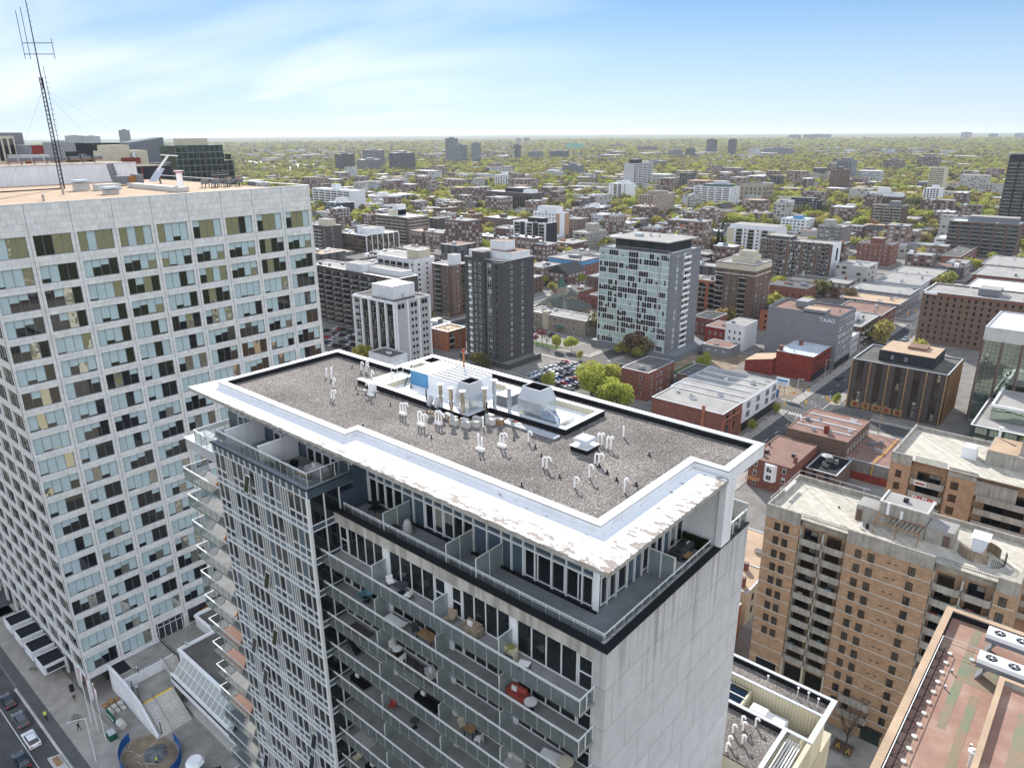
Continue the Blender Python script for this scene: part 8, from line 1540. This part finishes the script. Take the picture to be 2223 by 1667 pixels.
for i,(x,y,r,h,c,lb)in enumerate([(-141.5,214.5,7.2,12.5,NB_[0],'big round yellow green tree nearest the foreground roof edge, right one of the clump'),(-134.2,213,6.2,11.5,NB_[2],'round yellow green tree touching the three storey dark red building, rightmost of the clump'),(-149.5,219.5,7.4,14,NB_[1],'big pale green tree, middle of the clump by the dense lot'),(-147.5,229,5.5,12,NB_[2],'leafy tree at the back of the clump beside the three storey dark red building'),(-155.5,231.5,5.8,11.5,NL[0],'feathery olive tree at the left of the clump by the dense lot'),
  (-168.3,216.5,3.2,7.5,NB_[1],'small bright green tree in front of the dense lot'),(-182,257,1.6,4.2,NB_[2],'very small round green tree at the street edge of the dense lot'),(-170.5,274.5,4.4,6.5,NEARC['leaves'][1],'bushy green tree at the foot of the glass fronted tower, left'),(-163,276,4.0,6,NEARC['leaves'][2],'bushy green tree at the foot of the glass fronted tower, right'),(-127.5,268,3.0,12.5,NB_[0],'tall slim lime green tree on the vacant lawn'),(-131,274,2.6,8,NB_[2],'shorter slim green tree behind the lime green one'),
  (-212,221.5,3.8,6,NL[1],'low dark green tree at the foot of the charcoal brick tower, left'),(-206,220.5,3.8,6,NL[2],'low dark green tree at the foot of the charcoal brick tower, right'),(-262,190.5,3.2,3.5,NB_[0],'low yellow green shrub at the corner of the white office block'),(-200,262.5,2.6,7.5,NB_[1],'slim light green tree right of the bare trees'),(-330,398,8,13,NB_[2],'big bright green tree left of the blue topped brick building'),(-300,377,5,8,NB_[0],'bright green tree below the blue topped brick building'),
  (-358,448,6,9,NL[0],'green tree at the foot of the black and white tower'),(-282,395,4.5,8,NB_[1],'light green tree right of the blue topped brick building'),(-490,510,9,13,NB_[0],'large bright green tree left of the mid-rise red brick block'),(-478,520,7,12,NB_[1],'second large bright green tree left of the mid-rise red brick block'),(-330,745,13,17,NB_[0],'very large round lime green tree in front of the black modern block'),(-250,560,9,12,NB_[2],'bright green tree left of the white roofed pink block'),(-206,600,8,12,NB_[1],'yellow green tree right of the white roofed pink block'),(-124.5,445,5.5,11,NL[1],'spring green tree beside the red houses near the far intersection'),
  (-175,470,6,8,NB_[1],'green tree at the foot of the long brown slab'),(-165,690,14,19,NB_[2],'very large yellow green tree right of the pale banded brown block'),(-222,1000,15,20,NL[2],'huge orange brown budding tree in the middle of the far park'),(-16.5,230,4.0,6,NL[0],'small tree beyond the rear orange apartments')]):tree(x,y,r,h,lb,c,k=i)
for i,(x,y,h)in enumerate([(-221,266,10),(-216.5,268,9),(-211.5,266.5,9),(-207,264.5,8.5)]):tree(x,y,4.2,h,'bare brown tree on the lawn strip before the buff stone building, %s from the left'%OW[i],None,'bare_tree','bare trees before the buff stone building',i,True)
tree(-20.2,107.2,4.5,9,'bare dark tree growing from the courtyard planting bed',None,'bare_tree',None,1,True)
sheet('lawn_strip','lawn',-226,-200,262.6,267.3,.18)
for i,(x,y)in enumerate([(-88.4,247.5),(-88.3,226),(-74.5,270)]):tree(x,y,1.6,5,'thin street tree on the right hand street, %s'%('by the end of the white shop row','in front of the white shop row','by the dark office with copper fins')[i],NB_[i],k=i)
for x,y,h,lb in[(-275,585,18,'tall dark conifer left of the white roofed pink block'),(-268,578,15,'shorter dark conifer beside the tall one, left of the white roofed pink block')]:tree(x,y,5,h,lb,CONE,'pine_tree')
def hidden(px_,py_):
 if px_<680 and py_>400:return True
 if px_<505 and py_>345:return True
 if px_>470 and px_<733 and py_>835-(px_-407)*.25:return True
 if 733<=px_<1661 and py_>760+(px_-733)*.22:return True
 if px_>=1661 and py_>1060:return True
 return False
def blocked(x,y,r=0):
 for a in OCC:
  if a[0]-r<x<a[1]+r and a[2]-r<y<a[3]+r:return True
 return False
def onroad(x,y,r=0):
 if y<900 and x>-1100:
  for a in XS[2:]:
   if abs(x-a)<7+r:return True
  for c in YS:
   if abs(y-c)<7+r:return True
 if abs(x+81.6)<7+r and y<1400:return True
 for a in((-205,-118,150,262),(-72,-22,112,212),(-320,-264,184,224),(-240,-196,262,290),(-150,-90,262,312),(-147,-118,312,345),(-44,0,79,111),(-128,-60,28,62),(-80,-40,170,272)):
  if a[0]-r<x<a[1]+r and a[2]-r<y<a[3]+r:return True
 return False
# ================================================================ infill buildings between the named ones
WALLS=[('brown_brick','brown brick','far_house'),('red_brick','red brick','far_redbrick'),('dark_brown_brick','dark brown','far_house'),('light_grey_wall','pale grey','far_pale'),('white_wall','white','far_white'),('orange_red_brick','orange brick','far_redbrick'),('beige_cladding','cream','far_pale'),('grey_wall','dark grey','far_dark'),('tan_brick','tan brick','far_pale')]
ROOFS=[('grey_roof','grey'),('tar_roof','black'),('white_roof','white'),('brown_roof','brown'),('tan_roof','tan')]
LP_=[(s,*proj(x,y,h*.5),math.hypot(x,y))for s,x,y,h in LAND if s]
LP_=[l for l in LP_ if 0<l[1]<2223 and 0<l[2]<1667 and l[0]not in('foreground apartment tower',)]
def relation(x,y,z):
 px_,py_=proj(x,y,z); d=math.hypot(x,y); s=min(LP_,key=lambda l:(l[1]-px_)**2+3*(l[2]-py_)**2); dx,dy=px_-s[1],py_-s[2]
 far=d-s[3]
 if abs(dx)>45:return('behind and ' if far>80 else 'before and ' if far<-80 else '')+('right of' if dx>0 else 'left of')+' the '+s[0]
 return('behind' if far>0 else 'in front of')+' the '+s[0]
used={}
def uniq(lb):
 if len(lb.split())>13:lb=lb.replace(' and ',', ',1)if ' roof, be' in lb else lb; q_=lb.split(' with a '); lb=lb if len(lb.split())<14 or len(q_)<2 else q_[0]+q_[1][q_[1].index(' roof')+5:]
 n=used.get(lb,0); used[lb]=n+1
 if n==0:return lb
 return lb+', '+(OW[n]if n<12 else 'further')+' one'
ri=random.Random(77); cand=[]
for bi in range(len(XS)-1):
 for bj in range(1,len(YS)-1):
  xa,xb=XS[bi]+9,XS[bi+1]-9; ya,yb=YS[bj]+9,YS[bj+1]-9
  y=ya
  while y<yb-10:
   D=ri.uniform(12,22); x=xa
   while x<xb-10:
    Wd=ri.uniform(11,26); cand.append((x,min(x+Wd,xb),y,min(y+D,yb))); x+=Wd+ri.choice((1.5,2.5,4,9))
   y+=D+ri.choice((3,6,12,16))
for i in range(1300):
 d=ri.uniform(850,1800); a=ri.uniform(-.62,.62)+YAW; x,y=-d*math.sin(a),d*math.cos(a); w_=ri.uniform(12,45); cand.append((x,x+w_,y,y+ri.uniform(12,30)))
cand.sort(key=lambda c:math.hypot(c[0],c[2])); nin=0; far_houses=[]
for x0,x1,y0,y1 in cand:
 cx_,cy_=(x0+x1)/2,(y0+y1)/2; d=math.hypot(cx_,cy_)
 if any(a[0]<x1 and a[1]>x0 and a[2]<y1 and a[3]>y0 for a in OCC)or onroad(cx_,cy_,min(x1-x0,y1-y0)/2-1):continue
 if d>560 and ri.random()<(.3 if d<850 else .4):continue
 h=ri.choice((6.5,7,8,9,9.5,10,11))+(ri.uniform(4,9)if ri.random()<.07 else ri.uniform(5,20)if d>540 and ri.random()<.3 else 0)
 px_,py_=proj(cx_,cy_,h)
 if not(-10<px_<2230)or hidden(px_,py_)or py_<0:continue
 wl,wn,fw=ri.choices(WALLS,(6,7,4,3,2,3,2,2,2))[0]; rf,rn=ri.choices(ROOFS,(7,4,4,2,2))[0]
 OCC.append((x0-1,x1+1,y0-1,y1+1))
 if nin>=285:far_houses.append((x0,x1,y0,y1,h,fw,rf)); continue
 nin+=1; gable=ri.random()<.3 and(x1-x0)<18 and h<12; W=x1-x0; D=y1-y0
 kind='house' if gable else 'building'
 lb=uniq('%s%s %s with a %s roof, %s'%('large ' if W>22 else 'small ' if W<14 else '',wn,kind,'shingle' if gable else rn,relation(cx_,cy_,h)))
 b=Bld('house' if gable else 'low_rise_building',lb,kind,x0,x1,y0,y1,h,group='low buildings between the towers'); OCC.pop()
 near=d<470; m=MB(); m.box(wl if near else fw,x0,x1,y0,y1,0,h); m.obj('wall',b.r)
 if gable:
  m=MB(); e=.4; rz_=h+min(W,D)*.32
  if W>D:m.add('shingle_roof',[(x0-e,y0-e,h),(x1+e,y0-e,h),(x1+e,y1+e,h),(x0-e,y1+e,h),(x0-e,cy_,rz_),(x1+e,cy_,rz_)],[(0,1,5,4),(2,3,4,5),(1,2,5),(3,0,4)])
  else:m.add('shingle_roof',[(x0-e,y0-e,h),(x1+e,y0-e,h),(x1+e,y1+e,h),(x0-e,y1+e,h),(cx_,y0-e,rz_),(cx_,y1+e,rz_)],[(0,1,4),(1,2,5,4),(2,3,5),(3,0,4,5)])
  m.obj('roof',b.r)
 else:
  m=MB(); m.box(rf,x0+.25,x1-.25,y0+.25,y1-.25,h+.004,h+.08)
  for a in((x0-.05,x1+.05,y0-.05,y0+.25),(x0-.05,x1+.05,y1-.25,y1+.05),(x0-.05,x0+.25,y0+.25,y1-.25),(x1-.25,x1+.05,y0+.25,y1-.25)):m.box('metal_coping' if ri.random()<.5 else 'grey_wall',*a,h-.1,h+.4)
  m.obj('roof',b.r)
  m=MB(); k=ri.choice((1,2,3,4))
  for _ in range(k):a,c=ri.uniform(x0+1,x1-4),ri.uniform(y0+1,max(y0+1.1,y1-4)); m.box(ri.choice(('white_paint','galvanised','steel_grey',wl)),a,a+ri.uniform(1,3.5),c,c+ri.uniform(1,3),h+.08,h+ri.uniform(.8,2.4))
  m.obj('roof_equipment',b.r)
 if near:
  for k in range(int((h-1)/3)):
   for c in ev(max(2,int(W/4)),W,1.2,1.5,1,'white'):b.win('S',c[0],.9+k*3,1.1,1.5,1,1,'dark' if nin%3 else 'white',fr=.05)
   for c in ev(max(2,int(D/4)),D,1.2,1.5,1,'white'):b.win('E',c[0],.9+k*3,1.1,1.5,1,1,'dark' if nin%3 else 'white',fr=.05)
  b.done()
m=MB()
for x0,x1,y0,y1,h,fw,rf in far_houses:m.box(fw,x0,x1,y0,y1,0,h); m.box(rf,x0-.2,x1+.2,y0-.2,y1+.2,h,h+.3)
rr_=random.Random(3)
for i in range(1500):
 d=1500+7500*rr_.random()**1.5; a=rr_.uniform(-.64,.64)+YAW; x,y=-d*math.sin(a),d*math.cos(a); s=1 if d<3000 else 2.2; w_=rr_.uniform(12,40)*s; dd=rr_.uniform(10,24)*s; h=rr_.uniform(6,12)*(1.3 if s>1 else 1)
 if blocked(x,y,5):continue
 m.box(rr_.choice(('far_house','far_pale','far_white','far_redbrick','far_grey')),x,x+w_,y,y+dd,0,h); m.box(rr_.choice(('grey_roof','grey_roof','tar_roof','brown_roof','white_roof')),x,x+w_,y,y+dd,h,h+.3)
o=m.obj('distant_houses',kind='stuff'); tag(o,'scattered low houses and sheds among the trees out to the horizon','houses')
# ================================================================ trees: 300 individual, the rest as one mass
rt=random.Random(21); nt_=0; pts=[]
GRP='spring trees between the buildings'
for i in range(5200):
 d=150+2100*rt.random()**.8; a=rt.uniform(-.63,.63)+YAW; x,y=-d*math.sin(a),d*math.cos(a)
 if blocked(x,y,1.2)or onroad(x,y,-2.5):continue
 if d<560 and rt.random()<.62:continue
 h=rt.uniform(6,13)*(1 if d<700 else 1.12); px_,py_=proj(x,y,h)
 if not(-20<px_<2240)or hidden(px_,py_):continue
 pts.append((d,x,y,h))
pts.sort()
cnt={}
for d,x,y,h in pts[:262]:
 r=h*rt.uniform(.42,.64); q=rt.random(); cone=q<.03; bright=q>.86
 col='dark conifer' if cone else 'lime green tree' if bright else 'young leafed tree'
 rel=relation(x,y,h); lb=uniq('%s%s %s'%('small ' if h<8 else 'tall ' if h>11.5 else '',col,rel))
 tree(x,y,r if not cone else r*.8,h,lb,CONE if cone else(MIDC[5+rt.randrange(2)]if bright else MIDC[rt.randrange(5)]),'pine_tree' if cone else 'tree',GRP,rt.randrange(3))
co=[(x,y,h)for d,x,y,h in pts[262:]]
for i in range(52000):
 d=800+7200*rt.random()**1.25; a=rt.uniform(-.66,.66)+YAW; x,y=-d*math.sin(a),d*math.cos(a)
 if d<2200 and(blocked(x,y,1.0))or(d<1500 and onroad(x,y,-2)):continue
 n_=math.sin(x*.0031+1.3)*math.cos(y*.0027)+.5*math.sin(x*.0083+y*.006)+.3*math.sin(y*.017-x*.011)
 if n_>(.6 if d<2200 else .55)and rt.random()<.8:continue
 if x<-.62*y-900 and rt.random()<.45:continue
 co.append((x,y,rt.uniform(7,13)*(1 if d<3000 else 1.0+(d-3000)/3500)))
me=bpy.data.meshes.new('distant_trees'); me.vertices.add(len(co)); A=np.array(co,'f'); P_=A.copy(); P_[:,2]=A[:,2]*.12; me.vertices.foreach_set('co',P_.ravel()); at=me.attributes.new('hh','FLOAT','POINT'); at.data.foreach_set('value',A[:,2].copy())
o=bpy.data.objects.new('distant_trees',me); COL.objects.link(o); o['kind']='stuff'; tag(o,'mass of yellow green spring trees filling the city out to the horizon','trees')
ng=bpy.data.node_groups.new('tree_scatter','GeometryNodeTree'); ng.interface.new_socket('Geometry',in_out='INPUT',socket_type='NodeSocketGeometry'); ng.interface.new_socket('Geometry',in_out='OUTPUT',socket_type='NodeSocketGeometry')
gi=ng.nodes.new('NodeGroupInput'); go=ng.nodes.new('NodeGroupOutput'); jn=ng.nodes.new('GeometryNodeGeometryToInstance')
srcs={}
for ob in bpy.data.objects:
 if ob.name.startswith('crown')and ob.data in MIDC and ob.data.name not in srcs:srcs[ob.data.name]=ob
for k in list(srcs.values()):
 oi=ng.nodes.new('GeometryNodeObjectInfo'); oi.transform_space='ORIGINAL'; oi.inputs['Object'].default_value=k; ng.links.new(oi.outputs['Geometry'],jn.inputs[0])
ip=ng.nodes.new('GeometryNodeInstanceOnPoints'); ng.links.new(gi.outputs[0],ip.inputs['Points']); ng.links.new(jn.outputs[0],ip.inputs['Instance']); ip.inputs['Pick Instance'].default_value=True
rn=ng.nodes.new('FunctionNodeRandomValue'); rn.data_type='FLOAT_VECTOR'; rn.inputs[0].default_value=(0,0,0); rn.inputs[1].default_value=(0,0,6.28); ng.links.new(rn.outputs[0],ip.inputs['Rotation'])
na=ng.nodes.new('GeometryNodeInputNamedAttribute'); na.data_type='FLOAT'; na.inputs['Name'].default_value='hh'
r2=ng.nodes.new('FunctionNodeRandomValue'); r2.data_type='FLOAT_VECTOR'; r2.inputs[0].default_value=(.42,.42,.62); r2.inputs[1].default_value=(.7,.7,.95); r2.inputs['Seed'].default_value=3
vm=ng.nodes.new('ShaderNodeVectorMath'); vm.operation='SCALE'; ng.links.new(r2.outputs[0],vm.inputs[0]); ng.links.new(na.outputs['Attribute'],vm.inputs['Scale']); ng.links.new(vm.outputs[0],ip.inputs['Scale'])
ng.links.new(ip.outputs[0],go.inputs[0]); md=o.modifiers.new('scatter','NODES'); md.node_group=ng
# ================================================================ air
HAZE=4.3e-5
m=MB(); m.box('far_ground',-21900,8900,-5900,23900,-1.2,134); hz_=m.obj('haze',kind='stuff'); tag(hz_,'thin pale air between the camera and the horizon','haze')
hm_=bpy.data.materials.new('haze_air'); hm_.use_nodes=True; nn=hm_.node_tree.nodes; nn.remove(nn['Principled BSDF']); pv=nn.new('ShaderNodeVolumePrincipled'); pv.inputs['Density'].default_value=HAZE; pv.inputs['Color'].default_value=(.74,.81,.9,1); pv.inputs['Anisotropy'].default_value=.2
hm_.node_tree.links.new(pv.outputs[0],nn['Material Output'].inputs['Volume']); hz_.data.materials.clear(); hz_.data.materials.append(hm_)
